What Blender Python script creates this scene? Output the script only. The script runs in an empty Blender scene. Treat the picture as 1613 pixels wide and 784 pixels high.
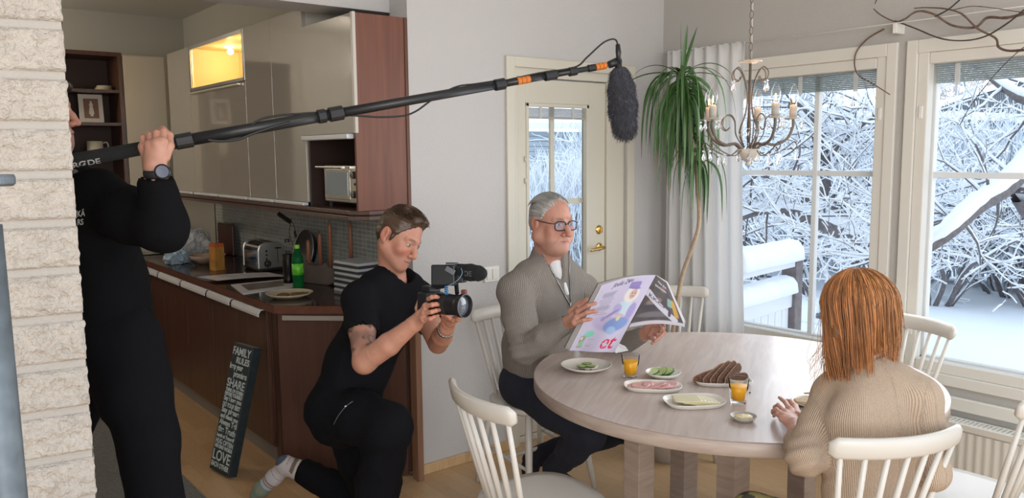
import bpy, bmesh, math, random
import numpy as np
from mathutils import Vector, Matrix, noise
random.seed(7)
C = bpy.context.scene.collection
# ------------------------------------------------------------------ camera
CF, CYAW, CPIT, CROLL = 1280.0, .6716, .1164, -.0093
_cy, _sy, _cp, _sp = math.cos(CYAW), math.sin(CYAW), math.cos(CPIT), math.sin(CPIT)
_F = Vector((_sy*_cp, _cy*_cp, -_sp)); _R0 = Vector((_cy, -_sy, 0)); _U0 = _R0.cross(_F)
_R = math.cos(CROLL)*_R0 + math.sin(CROLL)*_U0
_U = -math.sin(CROLL)*_R0 + math.cos(CROLL)*_U0
CAM = Vector((0, 0, 1.65))
cd = bpy.data.cameras.new('camera'); cam = bpy.data.objects.new('camera', cd); C.objects.link(cam)
cd.sensor_width = 36; cd.lens = CF/1613*36; cd.clip_end = 200; cd.clip_start = .05
M3 = Matrix((_R, _U, -_F)).transposed()
cam.matrix_world = Matrix.Translation(CAM) @ M3.to_4x4()
bpy.context.scene.camera = cam
def at(x, y, d):                    # a point of the place, measured from where the photographer stood
    x, y, d = float(x), float(y), float(d); return CAM + d*(_F + (x-806.5)/CF*_R - (y-392.0)/CF*_U)
# ------------------------------------------------------------------ light
sc = bpy.context.scene
sc.view_settings.view_transform = 'Standard'; sc.view_settings.look = 'None'
sc.view_settings.gamma = 1; sc.view_settings.use_curve_mapping = False
sc.view_settings.exposure = 0.13
w = bpy.data.worlds.new('winter_sky'); sc.world = w; w.use_nodes = True
wn = w.node_tree.nodes; wl = w.node_tree.links
bg = wn['Background']; tc = wn.new('ShaderNodeTexCoord'); sx = wn.new('ShaderNodeSeparateXYZ'); cr = wn.new('ShaderNodeValToRGB')
wl.new(tc.outputs['Generated'], sx.inputs[0]); wl.new(sx.outputs[2], cr.inputs[0]); wl.new(cr.outputs[0], bg.inputs[0])
cr.color_ramp.elements[0].position = .0; cr.color_ramp.elements[0].color = (.93, .96, 1, 1)
cr.color_ramp.elements[1].position = .5; cr.color_ramp.elements[1].color = (.70, .84, 1, 1)
bg.inputs[1].default_value = 1.7
def light(name, kind, loc, energy, color=(1, 1, 1), size=1, size_y=None, target=None, spot=None):
    l = bpy.data.lights.new(name, kind); l.energy = energy; l.color = color
    o = bpy.data.objects.new(name, l); C.objects.link(o); o.location = loc
    if kind == 'AREA':
        l.size = size
        if size_y: l.shape = 'RECTANGLE'; l.size_y = size_y
    elif kind == 'SUN': l.angle = size
    else: l.shadow_soft_size = size
    if spot: l.spot_size = spot; l.spot_blend = .6
    if target is not None:
        o.rotation_euler = (Vector(target)-Vector(loc)).to_track_quat('-Z', 'Y').to_euler()
    return o
light('sun', 'SUN', (9, -6, 6), .25, (1, .80, .58), .03, target=(-9, 9, -2.2))          # low winter sun over the garden
light('window_light_garden', 'AREA', (3.84, 1.65, 1.45), 20, (.92, .96, 1), 1.9, 1.3, target=(1.0, 1.65, .9))
light('room_fill_light', 'AREA', (-1.2, -2.6, 1.9), 112, (1, .94, .87), 3.2, 2.0, target=(1.9, 3.2, 1.0))  # added fill light behind the camera, no source seen there
light('kitchen_ceiling_lamp', 'POINT', (.1, 6.4, 2.45), 28, (1, .87, .70), .12)
# ------------------------------------------------------------------ materials
MATS = {}
def mat(name, col, rough=.6, metal=0., var=0., vscale=8., bump=0., bscale=40., trans=0., spec=None, sheen=0., coat=0., sss=0., emit=None, alpha=None, ior=None, stretch=(1,1,1)):
    if name in MATS: return MATS[name]
    m = bpy.data.materials.new(name); m.use_nodes = True; MATS[name] = m
    nt = m.node_tree; b = nt.nodes['Principled BSDF']
    b.inputs['Base Color'].default_value = (*col, 1); b.inputs['Roughness'].default_value = rough; b.inputs['Metallic'].default_value = metal
    if trans: b.inputs['Transmission Weight'].default_value = trans
    if ior: b.inputs['IOR'].default_value = ior
    if spec is not None: b.inputs['Specular IOR Level'].default_value = spec
    if sheen: b.inputs['Sheen Weight'].default_value = sheen
    if coat: b.inputs['Coat Weight'].default_value = coat; b.inputs['Coat Roughness'].default_value = .05
    if sss: b.inputs['Subsurface Weight'].default_value = sss; b.inputs['Subsurface Radius'].default_value = (.02, .008, .004); b.inputs['Subsurface Scale'].default_value = .5
    if emit: b.inputs['Emission Color'].default_value = (*emit[0], 1); b.inputs['Emission Strength'].default_value = emit[1]
    if alpha is not None: b.inputs['Alpha'].default_value = alpha
    t = nt.nodes.new('ShaderNodeTexCoord'); mp = nt.nodes.new('ShaderNodeMapping'); mp.inputs['Scale'].default_value = stretch
    nt.links.new(t.outputs['Object'], mp.inputs[0])
    if var:
        n = nt.nodes.new('ShaderNodeTexNoise'); n.inputs['Scale'].default_value = vscale; n.inputs['Detail'].default_value = 5
        nt.links.new(mp.outputs[0], n.inputs['Vector'])
        r = nt.nodes.new('ShaderNodeMapRange'); r.inputs[1].default_value = .3; r.inputs[2].default_value = .7
        r.inputs[3].default_value = 1-var; r.inputs[4].default_value = 1+var; nt.links.new(n.outputs[0], r.inputs[0])
        mx = nt.nodes.new('ShaderNodeVectorMath'); mx.operation = 'SCALE'; mx.inputs[0].default_value = col
        nt.links.new(r.outputs[0], mx.inputs['Scale']); nt.links.new(mx.outputs[0], b.inputs['Base Color'])
    if bump:
        n2 = nt.nodes.new('ShaderNodeTexNoise'); n2.inputs['Scale'].default_value = bscale; n2.inputs['Detail'].default_value = 4
        nt.links.new(mp.outputs[0], n2.inputs['Vector'])
        bp = nt.nodes.new('ShaderNodeBump'); bp.inputs['Strength'].default_value = bump; bp.inputs['Distance'].default_value = .01
        nt.links.new(n2.outputs[0], bp.inputs['Height']); nt.links.new(bp.outputs[0], b.inputs['Normal'])
    return m
def vmat(name, rough=.6, attr='Col', metal=0, sss=0., bump=0., bscale=200., sheen=0., ribs=None, var=0, vscale=30):
    """colour from a per-vertex attribute (the thing's own colouring)"""
    m = mat(name, (.5, .5, .5), rough, metal, sss=sss, bump=bump, bscale=bscale, sheen=sheen)
    nt = m.node_tree; a = nt.nodes.new('ShaderNodeAttribute'); a.attribute_name = attr
    nt.links.new(a.outputs['Color'], nt.nodes['Principled BSDF'].inputs['Base Color'])
    return m
def ribmat(name, col, amp=.6, rough=.95, var=.05):
    """knit: ribs follow the 'rib' attribute (distance round the limb, metres)"""
    m = mat(name, col, rough, sheen=.0)
    nt = m.node_tree; L = nt.links; b = nt.nodes['Principled BSDF']
    a = nt.nodes.new('ShaderNodeAttribute'); a.attribute_name = 'rib'
    s = nt.nodes.new('ShaderNodeMath'); s.operation = 'SINE'; L.new(a.outputs['Fac'], s.inputs[0])
    r = nt.nodes.new('ShaderNodeMapRange'); r.inputs[1].default_value = -1; r.inputs[2].default_value = 1; r.inputs[3].default_value = 1-amp*.5; r.inputs[4].default_value = 1.08
    L.new(s.outputs[0], r.inputs[0])
    t = nt.nodes.new('ShaderNodeTexCoord'); n = nt.nodes.new('ShaderNodeTexNoise'); n.inputs['Scale'].default_value = 260; L.new(t.outputs['Object'], n.inputs['Vector'])
    r2 = nt.nodes.new('ShaderNodeMapRange'); r2.inputs[1].default_value = .3; r2.inputs[2].default_value = .7; r2.inputs[3].default_value = 1-var*2; r2.inputs[4].default_value = 1+var*2; L.new(n.outputs[0], r2.inputs[0])
    mu = nt.nodes.new('ShaderNodeMath'); mu.operation = 'MULTIPLY'; L.new(r.outputs[0], mu.inputs[0]); L.new(r2.outputs[0], mu.inputs[1])
    mx = nt.nodes.new('ShaderNodeVectorMath'); mx.operation = 'SCALE'; mx.inputs[0].default_value = col
    L.new(mu.outputs[0], mx.inputs['Scale']); L.new(mx.outputs[0], b.inputs['Base Color'])
    bp = nt.nodes.new('ShaderNodeBump'); bp.inputs['Strength'].default_value = .5; bp.inputs['Distance'].default_value = .003
    L.new(s.outputs[0], bp.inputs['Height']); L.new(bp.outputs[0], b.inputs['Normal'])
    return m
def wood(name, col, dark, scale=(1, 14, 14), rough=.45, amt=1., coat=0.):
    """grain runs along local X unless the scale says otherwise"""
    m = mat(name, col, rough, coat=coat); nt = m.node_tree; L = nt.links; b = nt.nodes['Principled BSDF']
    t = nt.nodes.new('ShaderNodeTexCoord'); mp = nt.nodes.new('ShaderNodeMapping'); mp.inputs['Scale'].default_value = scale
    L.new(t.outputs['Object'], mp.inputs[0])
    n = nt.nodes.new('ShaderNodeTexNoise'); n.inputs['Scale'].default_value = 3; n.inputs['Detail'].default_value = 8; n.inputs['Distortion'].default_value = .8
    L.new(mp.outputs[0], n.inputs['Vector'])
    c = nt.nodes.new('ShaderNodeValToRGB'); c.color_ramp.elements[0].position = .35; c.color_ramp.elements[0].color = (*dark, 1)
    c.color_ramp.elements[1].position = .65; c.color_ramp.elements[1].color = (*col, 1)
    L.new(n.outputs[0], c.inputs[0]); L.new(c.outputs[0], b.inputs['Base Color'])
    return m
# ------------------------------------------------------------------ mesh helpers
class MB:
    def __init__(s): s.v = []; s.f = []; s.c = []; s.col = None
    def add(s, vs, fs):
        o = len(s.v); s.v += [tuple(v) for v in vs]; s.f += [tuple(i+o for i in f) for f in fs]
        s.c += [s.col or (1, 1, 1)]*len(vs); return s
    def box(s, x0, x1, y0, y1, z0, z1):
        x0, x1 = sorted((x0, x1)); y0, y1 = sorted((y0, y1)); z0, z1 = sorted((z0, z1))
        return s.add([(x, y, z) for x in (x0, x1) for y in (y0, y1) for z in (z0, z1)],
                     [(0, 1, 3, 2), (4, 6, 7, 5), (0, 4, 5, 1), (2, 3, 7, 6), (0, 2, 6, 4), (1, 5, 7, 3)])
    def obox(s, c, hx, hy, hz, rz=0, R=None):
        R = R or Matrix.Rotation(rz, 3, 'Z'); c = Vector(c)
        return s.add([c+R@Vector((x, y, z)) for x in (-hx, hx) for y in (-hy, hy) for z in (-hz, hz)],
                     [(0, 1, 3, 2), (4, 6, 7, 5), (0, 4, 5, 1), (2, 3, 7, 6), (0, 2, 6, 4), (1, 5, 7, 3)])
    def tube(s, pts, rad, n=8, cap=True, flat=None, closed=False):
        """flat=(fx,fy): elliptical section scale"""
        pts = [Vector(p) for p in pts]; N = len(pts)
        if not hasattr(rad, '__len__'): rad = [rad]*N
        vs = []; u = None
        for i, p in enumerate(pts):
            if closed: t = pts[(i+1) % N]-pts[i-1]
            else: t = pts[min(i+1, N-1)]-pts[max(i-1, 0)]
            if t.length < 1e-9: t = Vector((0, 0, 1))
            t.normalize()
            if u is None:
                a = Vector((0, 0, 1)) if abs(t.z) < .9 else Vector((1, 0, 0)); u = t.cross(a).normalized()
            u = (u-t*u.dot(t))
            u = u.normalized() if u.length > 1e-6 else t.orthogonal().normalized()
            b = t.cross(u)
            fx, fy = flat or (1, 1)
            for k in range(n):
                a = 2*math.pi*k/n; vs.append(p+rad[i]*(math.cos(a)*u*fx+math.sin(a)*b*fy))
        fs = [(i*n+k, i*n+(k+1) % n, (i+1)*n+(k+1) % n, (i+1)*n+k) for i in range(N-1) for k in range(n)]
        if closed: fs += [((N-1)*n+k, (N-1)*n+(k+1) % n, (k+1) % n, k) for k in range(n)]
        elif cap: fs += [tuple(range(n-1, -1, -1)), tuple(range((N-1)*n, N*n))]
        return s.add(vs, fs)
    def lathe(s, prof, c=(0, 0, 0), n=32, M=None):
        """prof: (r,z) list, closed with r=0 ends where given"""
        c = Vector(c); vs = []; fs = []; idx = []
        for r, z in prof:
            if r < 1e-6: idx.append([len(vs)]); vs.append(Vector((0, 0, z)))
            else:
                idx.append(list(range(len(vs), len(vs)+n)))
                vs += [Vector((r*math.cos(2*math.pi*k/n), r*math.sin(2*math.pi*k/n), z)) for k in range(n)]
        for a, b in zip(idx, idx[1:]):
            if len(a) == 1 and len(b) == 1: continue
            for k in range(n):
                k2 = (k+1) % n
                if len(a) == 1: fs.append((a[0], b[k], b[k2])[::-1])
                elif len(b) == 1: fs.append((a[k], a[k2], b[0]))
                else: fs.append((a[k], a[k2], b[k2], b[k]))
        if M is not None: vs = [M@v for v in vs]
        return s.add([v+c for v in vs], fs)
    def prism(s, poly, z0, z1, M=None):
        n = len(poly); vs = [Vector((x, y, z0)) for x, y in poly]+[Vector((x, y, z1)) for x, y in poly]
        if M is not None: vs = [M@v for v in vs]
        return s.add(vs, [tuple(range(n-1, -1, -1)), tuple(range(n, 2*n))]+[(i, (i+1) % n, n+(i+1) % n, n+i) for i in range(n)])
    def ball(s, c, r, n=12, M=None):
        prof = [(math.sin(math.pi*i/n)*1., -math.cos(math.pi*i/n)) for i in range(n+1)]; prof[0] = (0, -1); prof[-1] = (0, 1)
        if not hasattr(r, '__len__'): r = (r, r, r)
        Mx = Matrix.Diagonal(r)
        if M is not None: Mx = M@Mx
        return s.lathe(prof, c, n=max(8, n), M=Mx)
    def build(s, name, m=None, parent=None, smooth=False, bevel=0, seg=2, sub=0, loc=None):
        me = bpy.data.meshes.new(name)
        vs = s.v
        if loc is not None: L = Vector(loc); vs = [Vector(v)-L for v in vs]
        me.from_pydata([tuple(v) for v in vs], [], s.f); me.validate()
        if s.col is not None and len(me.vertices) == len(s.c):
            a = me.color_attributes.new('Col', 'FLOAT_COLOR', 'POINT')
            a.data.foreach_set('color', np.array([(*c, 1) for c in s.c], dtype=np.float32).ravel())
        bm = bmesh.new(); bm.from_mesh(me); bmesh.ops.recalc_face_normals(bm, faces=bm.faces); bm.to_mesh(me); bm.free()
        if smooth: me.polygons.foreach_set('use_smooth', [True]*len(me.polygons))
        if m: me.materials.append(m)
        o = bpy.data.objects.new(name, me); C.objects.link(o)
        if loc is not None: o.location = loc
        if parent is not None: parent_to(o, parent)
        if bevel:
            b = o.modifiers.new('bevel', 'BEVEL'); b.width = bevel; b.segments = seg; b.limit_method = 'ANGLE'; b.angle_limit = .7
            if smooth: 
                try: me.polygons.foreach_set('use_smooth', [True]*len(me.polygons))
                except Exception: pass
        if sub:
            q = o.modifiers.new('sub', 'SUBSURF'); q.levels = sub; q.render_levels = sub
        return o
WM = {}
def parent_to(o, p):
    """parent, keeping the mesh's coordinates in place (things are built in room coordinates)"""
    o.parent = p
    L = Vector((0, 0, 0)); q = p
    while q is not None: L += q.location; q = q.parent
    if not o.get('_local'): o.location = Vector(o.location)-L
def thing(name, label, cat, loc=(0, 0, 0), group=None, rz=0):
    o = bpy.data.objects.new(name, None); C.objects.link(o); o.location = loc; o.rotation_euler = (0, 0, rz)
    o.empty_display_size = .05; o['label'] = label; o['category'] = cat
    if group: o['group'] = group
    return o
def tag(o, label, cat, group=None, kind=None):
    o['label'] = label; o['category'] = cat
    if group: o['group'] = group
    if kind: o['kind'] = kind
    return o
def struct(name, mb, m, **k):
    o = mb.build(name, m, **k)
    if o.parent is None: o['kind'] = 'structure'
    return o
def dup(root, loc=None, rz=None, label=None, group=None):
    r = root.copy(); C.objects.link(r)
    if loc is not None: r.location = loc
    if rz is not None: r.rotation_euler = (0, 0, rz)
    if label: r['label'] = label
    if group: r['group'] = group
    def rec(a, b):
        for ch in [c for c in a.children]:
            c = ch.copy(); C.objects.link(c); c.parent = b; rec(ch, c)
    rec(root, r)
    return r
def spline(pts, n=8, closed=False):
    P = [Vector(p) for p in pts]; out = []; N = len(P)
    rng = range(N if closed else N-1)
    for i in rng:
        if closed: a, b, c, d = P[i-1], P[i], P[(i+1) % N], P[(i+2) % N]
        else: a, b, c, d = P[max(i-1, 0)], P[i], P[i+1], P[min(i+2, N-1)]
        for k in range(n):
            t = k/n; out.append(.5*((2*b)+(c-a)*t+(2*a-5*b+4*c-d)*t*t+(3*b-a-3*c+d)*t**3))
    if not closed: out.append(P[-1])
    return out
def lerp(a, b, t): return a+(b-a)*t
def text(name, body, m, parent, origin, xdir, ydir, size, depth=.0006, align='LEFT', bold=False, shear=0., off=0.):
    """flat lettering lying on a surface, turned into a mesh"""
    cu = bpy.data.curves.new(name, 'FONT'); cu.body = body; cu.size = size; cu.extrude = depth; cu.align_x = align; cu.shear = shear; cu.offset = off
    t = bpy.data.objects.new(name, cu); C.objects.link(t)
    dg = bpy.context.evaluated_depsgraph_get(); me = bpy.data.meshes.new_from_object(t.evaluated_get(dg))
    bpy.data.objects.remove(t); bpy.data.curves.remove(cu)
    X = Vector(xdir).normalized(); Y = Vector(ydir).normalized(); Z = X.cross(Y)
    Mx = Matrix((X, Y, Z)).transposed().to_4x4(); Mx.translation = Vector(origin); me.transform(Mx)
    me.materials.clear(); me.materials.append(m)
    o = bpy.data.objects.new(name, me); C.objects.link(o); parent_to(o, parent) if parent else None
    return o
# ================================================================== THE SETTING
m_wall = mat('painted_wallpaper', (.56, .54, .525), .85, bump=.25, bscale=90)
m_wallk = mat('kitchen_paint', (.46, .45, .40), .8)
m_white = mat('white_trim_paint', (.70, .67, .60), .45)
m_doorw = mat('door_paint', (.66, .62, .52), .4)
m_ceil = mat('ceiling_paint', (.62, .61, .58), .9)
WX, DY = 3.987, 3.474
# parquet
def floor_mat():
    m = mat('birch_parquet', (.6, .4, .22), .28); nt = m.node_tree; L = nt.links; b = nt.nodes['Principled BSDF']
    t = nt.nodes.new('ShaderNodeTexCoord'); mp = nt.nodes.new('ShaderNodeMapping'); mp.inputs['Rotation'].default_value = (0, 0, math.pi/2)
    L.new(t.outputs['Object'], mp.inputs[0])
    br = nt.nodes.new('ShaderNodeTexBrick'); br.inputs['Scale'].default_value = 1; br.inputs['Brick Width'].default_value = .55; br.inputs['Row Height'].default_value = .07
    br.inputs['Mortar Size'].default_value = .0007; br.inputs['Color1'].default_value = (.58, .335, .14, 1); br.inputs['Color2'].default_value = (.68, .43, .20, 1); br.inputs['Mortar'].default_value = (.42, .26, .13, 1)
    L.new(mp.outputs[0], br.inputs[0])
    n = nt.nodes.new('ShaderNodeTexNoise'); mp2 = nt.nodes.new('ShaderNodeMapping'); mp2.inputs['Scale'].default_value = (30, 3, 1); L.new(t.outputs['Object'], mp2.inputs[0]); L.new(mp2.outputs[0], n.inputs['Vector']); n.inputs['Detail'].default_value = 6
    mx = nt.nodes.new('ShaderNodeMixRGB'); mx.blend_type = 'MULTIPLY'; mx.inputs[0].default_value = .35; L.new(br.outputs[0], mx.inputs[1]); L.new(n.outputs[0], mx.inputs[2])
    g = nt.nodes.new('ShaderNodeBrightContrast'); g.inputs['Bright'].default_value = .06; L.new(mx.outputs[0], g.inputs[0]); L.new(g.outputs[0], b.inputs['Base Color'])
    return m
struct('floor', MB().box(-2.2, 4.1, -1.6, 7.3, -.1, 0), floor_mat())
# door wall (with the opening of the garden door), header over the kitchen opening
D0, D1, DZ = 2.775, 3.665, 2.12
mb = MB(); mb.box(2.125, D0, DY, DY+.165, 0, 3.0).box(D1, 4.25, DY, DY+.165, 0, 3.0).box(D0, D1, DY, DY+.165, DZ, 3.0)
struct('wall_back', mb, m_wall)
struct('wall_header', MB().box(-2.2, 2.125, 3.64, 3.86, 2.356, 3.0), m_wall)
# window wall with two openings
W1 = (2.025, 3.06); W2 = (.86, 1.885); WZ = (.58, 2.112)
mb = MB(); X0, X1 = WX, WX+.2
mb.box(X0, X1, W1[1], DY+.16, 0, 3.0).box(X0, X1, W2[1], W1[0], 0, 3).box(X0, X1, -1.6, W2[0], 0, 3)
for a, b in (W1, W2): mb.box(X0, X1, a, b, 0, WZ[0]).box(X0, X1, a, b, WZ[1], 3.0)
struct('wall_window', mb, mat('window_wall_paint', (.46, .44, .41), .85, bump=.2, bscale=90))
struct('ceiling', MB().box(-2.2, 4.2, .2, 3.86, 2.98, 3.06), m_ceil)
struct('ceiling_kitchen', MB().box(-2.2, 2.4, 3.86, 7.4, 2.8, 2.86), m_ceil)
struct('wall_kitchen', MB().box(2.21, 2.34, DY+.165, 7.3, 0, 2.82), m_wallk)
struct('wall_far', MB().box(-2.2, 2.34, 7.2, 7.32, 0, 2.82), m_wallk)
struct('wall_left', MB().box(-2.3, -2.2, .6, 7.3, 0, 3.0), m_wall)
# plain wooden baseboards
m_base = wood('baseboard_wood', (.66, .45, .25), (.56, .36, .18), (14, 2, 2))
struct('baseboard_back', MB().box(2.13, D0-.052, DY-.016, DY, 0, .055), m_base, bevel=.004)
struct('baseboard_window', MB().box(WX-.016, WX, -1, DY, 0, .055), m_base, bevel=.004)
# --- window casings and sashes
m_glass = mat('window_glass', (1, 1, 1), .0, trans=1.0, ior=1.01, spec=.3)
m_blind = mat('blind_slats', (.30, .37, .38), .4, metal=.3)
m_clip = mat('clear_plastic', (.85, .87, .85), .2, trans=.4)
def window(n, y0, y1, mullion=None, left_open=False):
    z0, z1 = WZ
    w = MB()
    t = .048
    # outer casing on the room side
    w.box(WX-.022, WX, y0-t, y0+.005, z0-t, z1+t+.01).box(WX-.022, WX, y1-.005, y1+t, z0-t, z1+t+.01)
    w.box(WX-.022, WX, y0+.005, y1-.005, z1-.005, z1+t+.01).box(WX-.022, WX, y0+.005, y1-.005, z0-t, z0+.005)
    o = struct('window_%d' % n, w, m_white, bevel=.004)
    w = MB(); a = .058                                   # inner sash
    w.box(WX-.012, WX+.045, y0+.005, y0+a, z0, z1).box(WX-.012, WX+.045, y1-a, y1-.005, z0, z1)
    w.box(WX-.012, WX+.045, y0+a, y1-a, z1-a, z1-.005).box(WX-.012, WX+.045, y0+a, y1-a, z0+.005, z0+a)
    w.build('sash', m_white, o, bevel=.005)
    w = MB(); a2 = .030                                  # outer sash with the glazing
    w.box(WX+.075, WX+.115, y0+.005, y0+a2+.03, z0, z1).box(WX+.075, WX+.115, y1-a2-.03, y1-.005, z0, z1)
    w.box(WX+.075, WX+.115, y0+a2, y1-a2, z1-a2-.03, z1-.005).box(WX+.075, WX+.115, y0+a2, y1-a2, z0+.005, z0+a2+.03)
    w.build('outer_sash', mat('outer_sash_paint', (.80, .80, .78), .4), o, bevel=.004)
    w = MB(); zm = 1.53
    w.box(WX+.08, WX+.11, y0+a, y1-a, zm-.014, zm+.014)
    if mullion: w.box(WX+.078, WX+.112, mullion-.014, mullion+.014, z0+a, z1-a)
    w.build('glazing_bar', mat('glazing_bar_paint', (.74, .76, .76), .4), o, bevel=.003)
    MB().box(WX+.093, WX+.097, y0+a-.01, y1-a+.01, z0+a-.01, z1-a+.01).build('pane', m_glass, o)
    w = MB()
    for k in range(9): w.box(WX+.055, WX+.085, y0+a+.008, y1-a-.008, z1-a-.012-k*.0095, z1-a-.006-k*.0095)
    w.build('blind', m_blind, o)
    w = MB()
    for yy in (y0+.2, y1-.16, (y0+y1)/2): w.box(WX+.05, WX+.056, yy-.012, yy+.012, z1-a-.10, z1-a)
    w.build('blind_clip', m_clip, o, bevel=.002)
    w = MB()
    for zz in (1.83, .78): w.obox((WX-.015, y1-.03 if n == 2 else y0+.03, zz), .004, .009, .03)
    w.build('latch', mat('latch_cover', (.78, .77, .72), .3), o, bevel=.003)
    return o
window(1, *W1, mullion=2.455); window(2, *W2)
struct('trim_1', MB().box(WX-.03, WX, -1.0, 3.16, .425, .488), m_white, bevel=.006)
# --- garden door
w = MB(); t = .052
w.box(D0-t, D0+.005, DY-.018, DY, 0, DZ+.05).box(D1-.005, D1+t, DY-.018, DY, 0, DZ+.05).box(D0+.005, D1-.005, DY-.018, DY, DZ-.005, DZ+.05)
door = struct('door_1', w, m_doorw, bevel=.004)
w = MB(); w.box(D0+.001, D0+.035, DY+.001, DY+.13, 0, DZ).box(D1-.15, D1-.001, DY+.02, DY+.13, 0, DZ).box(D0+.035, D1-.15, DY+.01, DY+.13, 2.068, DZ-.001).box(D0+.035, D1-.15, DY+.03, DY+.13, 0, .035)
w.build('door_frame', m_doorw, door, bevel=.003)
LX0, LX1, LY = 2.812, 3.512, DY+.035; GX0, GX1, GZ0, GZ1 = 2.895, 3.375, .82, 1.93
w = MB(); w.box(LX0, GX0, LY, LY+.06, .04, 2.062).box(GX1, LX1, LY, LY+.06, .04, 2.062).box(GX0, GX1, LY, LY+.06, .04, GZ0).box(GX0, GX1, LY, LY+.06, GZ1, 2.062)
w.build('door_leaf', m_doorw, door, bevel=.003)
w = MB(); w.box(GX0, GX0+.02, LY-.006, LY+.02, GZ0, GZ1).box(GX1-.02, GX1, LY-.006, LY+.02, GZ0, GZ1).box(GX0, GX1, LY-.006, LY+.02, GZ0, GZ0+.02).box(GX0, GX1, LY-.006, LY+.02, GZ1-.02, GZ1)
w.build('glazing_frame', m_doorw, door, bevel=.003)
w = MB(); w.box(3.115, 3.145, LY+.045, LY+.06, GZ0, GZ1).box(GX0, GX1, LY+.045, LY+.06, 1.355, 1.385)
w.build('glazing_bar', m_doorw, door)
MB().box(GX0, GX1, LY+.05, LY+.054, GZ0, GZ1).build('pane', m_glass, door)
w = MB()
for k in range(7): w.box(GX0+.022, GX1-.022, LY+.012, LY+.034, GZ1-.075+k*.0075, GZ1-.070+k*.0075)
w.box(GX0+.022, GX1-.022, LY+.01, LY+.036, GZ1-.084, GZ1-.075)
w.build('blind', mat('door_blind', (.40, .40, .38), .4), door)
w = MB(); w.box(3.0, 3.02, LY+.006, LY+.011, GZ1-.085, GZ1-.02).box(3.25, 3.27, LY+.006, LY+.011, GZ1-.085, GZ1-.02); w.build('blind_clip', m_clip, door)
brass = mat('brass', (.72, .50, .20), .25, metal=1)
w = MB(); RX = Matrix.Rotation(math.pi/2, 3, 'X')
w.lathe([(0, -.002), (.024, -.002), (.026, .004), (.02, .010), (0, .012)], (3.462, LY, 1.085), M=RX)
w.tube([(3.462, LY-.005, 1.085), (3.462, LY-.05, 1.085)], .009, 10)
w.tube(spline([(3.462, LY-.05, 1.085), (3.44, LY-.055, 1.084), (3.39, LY-.052, 1.080), (3.345, LY-.05, 1.078)], 4), .009, 10, flat=(1, 1))
w.build('door_handle', brass, door, smooth=True)
w = MB(); w.lathe([(0, -.002), (.026, -.002), (.028, .004), (.02, .010), (0, .012)], (3.462, LY, 1.19), M=RX); w.obox((3.462, LY-.018, 1.19), .006, .012, .016)
w.build('thumb_turn', brass, door, smooth=False, bevel=.002)
w = MB()
for zz in (1.02, 1.62, 1.5): w.tube([(2.885, LY-.008, zz-.015), (2.885, LY-.008, zz+.015)], .006, 8)
w.build('hinge', m_doorw, door, smooth=True)
# --- split-face brick pillar: rows of rough bricks with flat joints
def pillar():
    A = math.radians(9.0); X = Vector((math.cos(A), -math.sin(A), 0)); N = Vector((-math.sin(A), -math.cos(A), 0))  # along the face, and out of it
    e = at(124, 392, 1.72); e.z = 0
    root = MB()
    rz = math.atan2(X.y, X.x)
    c = e - X*.6 - N*.085
    root.obox((c.x, c.y, 1.5), .598, .084, 1.5, rz)
    p = struct('pillar_1', root, mat('brick_joint', (.43, .39, .345), .95, bump=.5, bscale=120))
    z = 0.012; row = 0; nb = 0
    bm_ = mat('split_brick', (.52, .465, .405), .95, var=.06, vscale=30, bump=.8, bscale=160)
    mb = MB()
    while z < 2.55:
        x = 0. if row % 2 == 0 else -.0
        nu, nv = 110, 24; L_, H_ = .42, .084
        vs = []; fs = []
        for j in range(nv+1):
            for i in range(nu+1):
                u = i/nu*L_; v = j/nv*H_
                P = e - X*u + Vector((0, 0, z+v))
                ed = min(v, H_-v, u+.003)/.005; ed = max(0, min(1, ed))
                q = P*1.0
                d = noise.fractal(Vector((q.x*60, q.y*60, q.z*60+row*3)), .85, 2.2, 5)*.0105+noise.noise(Vector((q.x*22, q.y*22, q.z*22+row*7)))*.004+.011
                d = max(.001, d)*ed + .0005
                pr = noise.noise(Vector((z*40+v*60, row, 2.)))*.004 if i == 0 else 0
                vs.append(P+N*d+X*pr)
        for j in range(nv):
            for i in range(nu): a = j*(nu+1)+i; fs.append((a, a+1, a+nu+2, a+nu+1))
        mb.add(vs, fs)
        # side return of the brick
        s0 = len(mb.v); vs = []; nw = 8
        for j in range(nv+1):
            for i in range(nw+1):
                v = j/nv*H_; u = i/nw*.16
                pr = noise.noise(Vector((z*40+v*60, row, 2.)))*.004 if i == 0 else noise.noise(Vector((u*50, v*60, row)))*.003
                vs.append(e+Vector((0, 0, z+v))-N*u+X*(pr)+(N*.001 if i == 0 else Vector()))
        fs = [(j*(nw+1)+i, j*(nw+1)+i+1, (j+1)*(nw+1)+i+1, (j+1)*(nw+1)+i) for j in range(nv) for i in range(nw)]
        mb.add(vs, fs)
        z += .1008; row += 1
    mb.build('brick_face', bm_, p, smooth=True)
pillar()
# ================================================================== KITCHEN
m_walnut = wood('dark_walnut_veneer', (.105, .047, .028), (.066, .028, .018), (10, 10, .7), rough=.35)
m_walnutr = wood('red_brown_veneer', (.20, .075, .045), (.15, .055, .035), (12, 12, .6), rough=.4)
m_gloss = mat('beige_gloss_lacquer', (.43, .40, .35), .06, coat=.6)
m_alu = mat('brushed_aluminium', (.70, .71, .72), .3, metal=1)
m_hnd = mat('satin_aluminium', (.78, .80, .82), .42, metal=.15)
m_top = mat('dark_laminate_worktop', (.035, .022, .018), .12, var=.15, vscale=60)
m_edge = wood('worktop_edge', (.16, .055, .03), (.11, .038, .022), (8, 2, 8), rough=.35)
m_dark = mat('dark_recess', (.02, .015, .013), .7)
XF = 1.60
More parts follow.
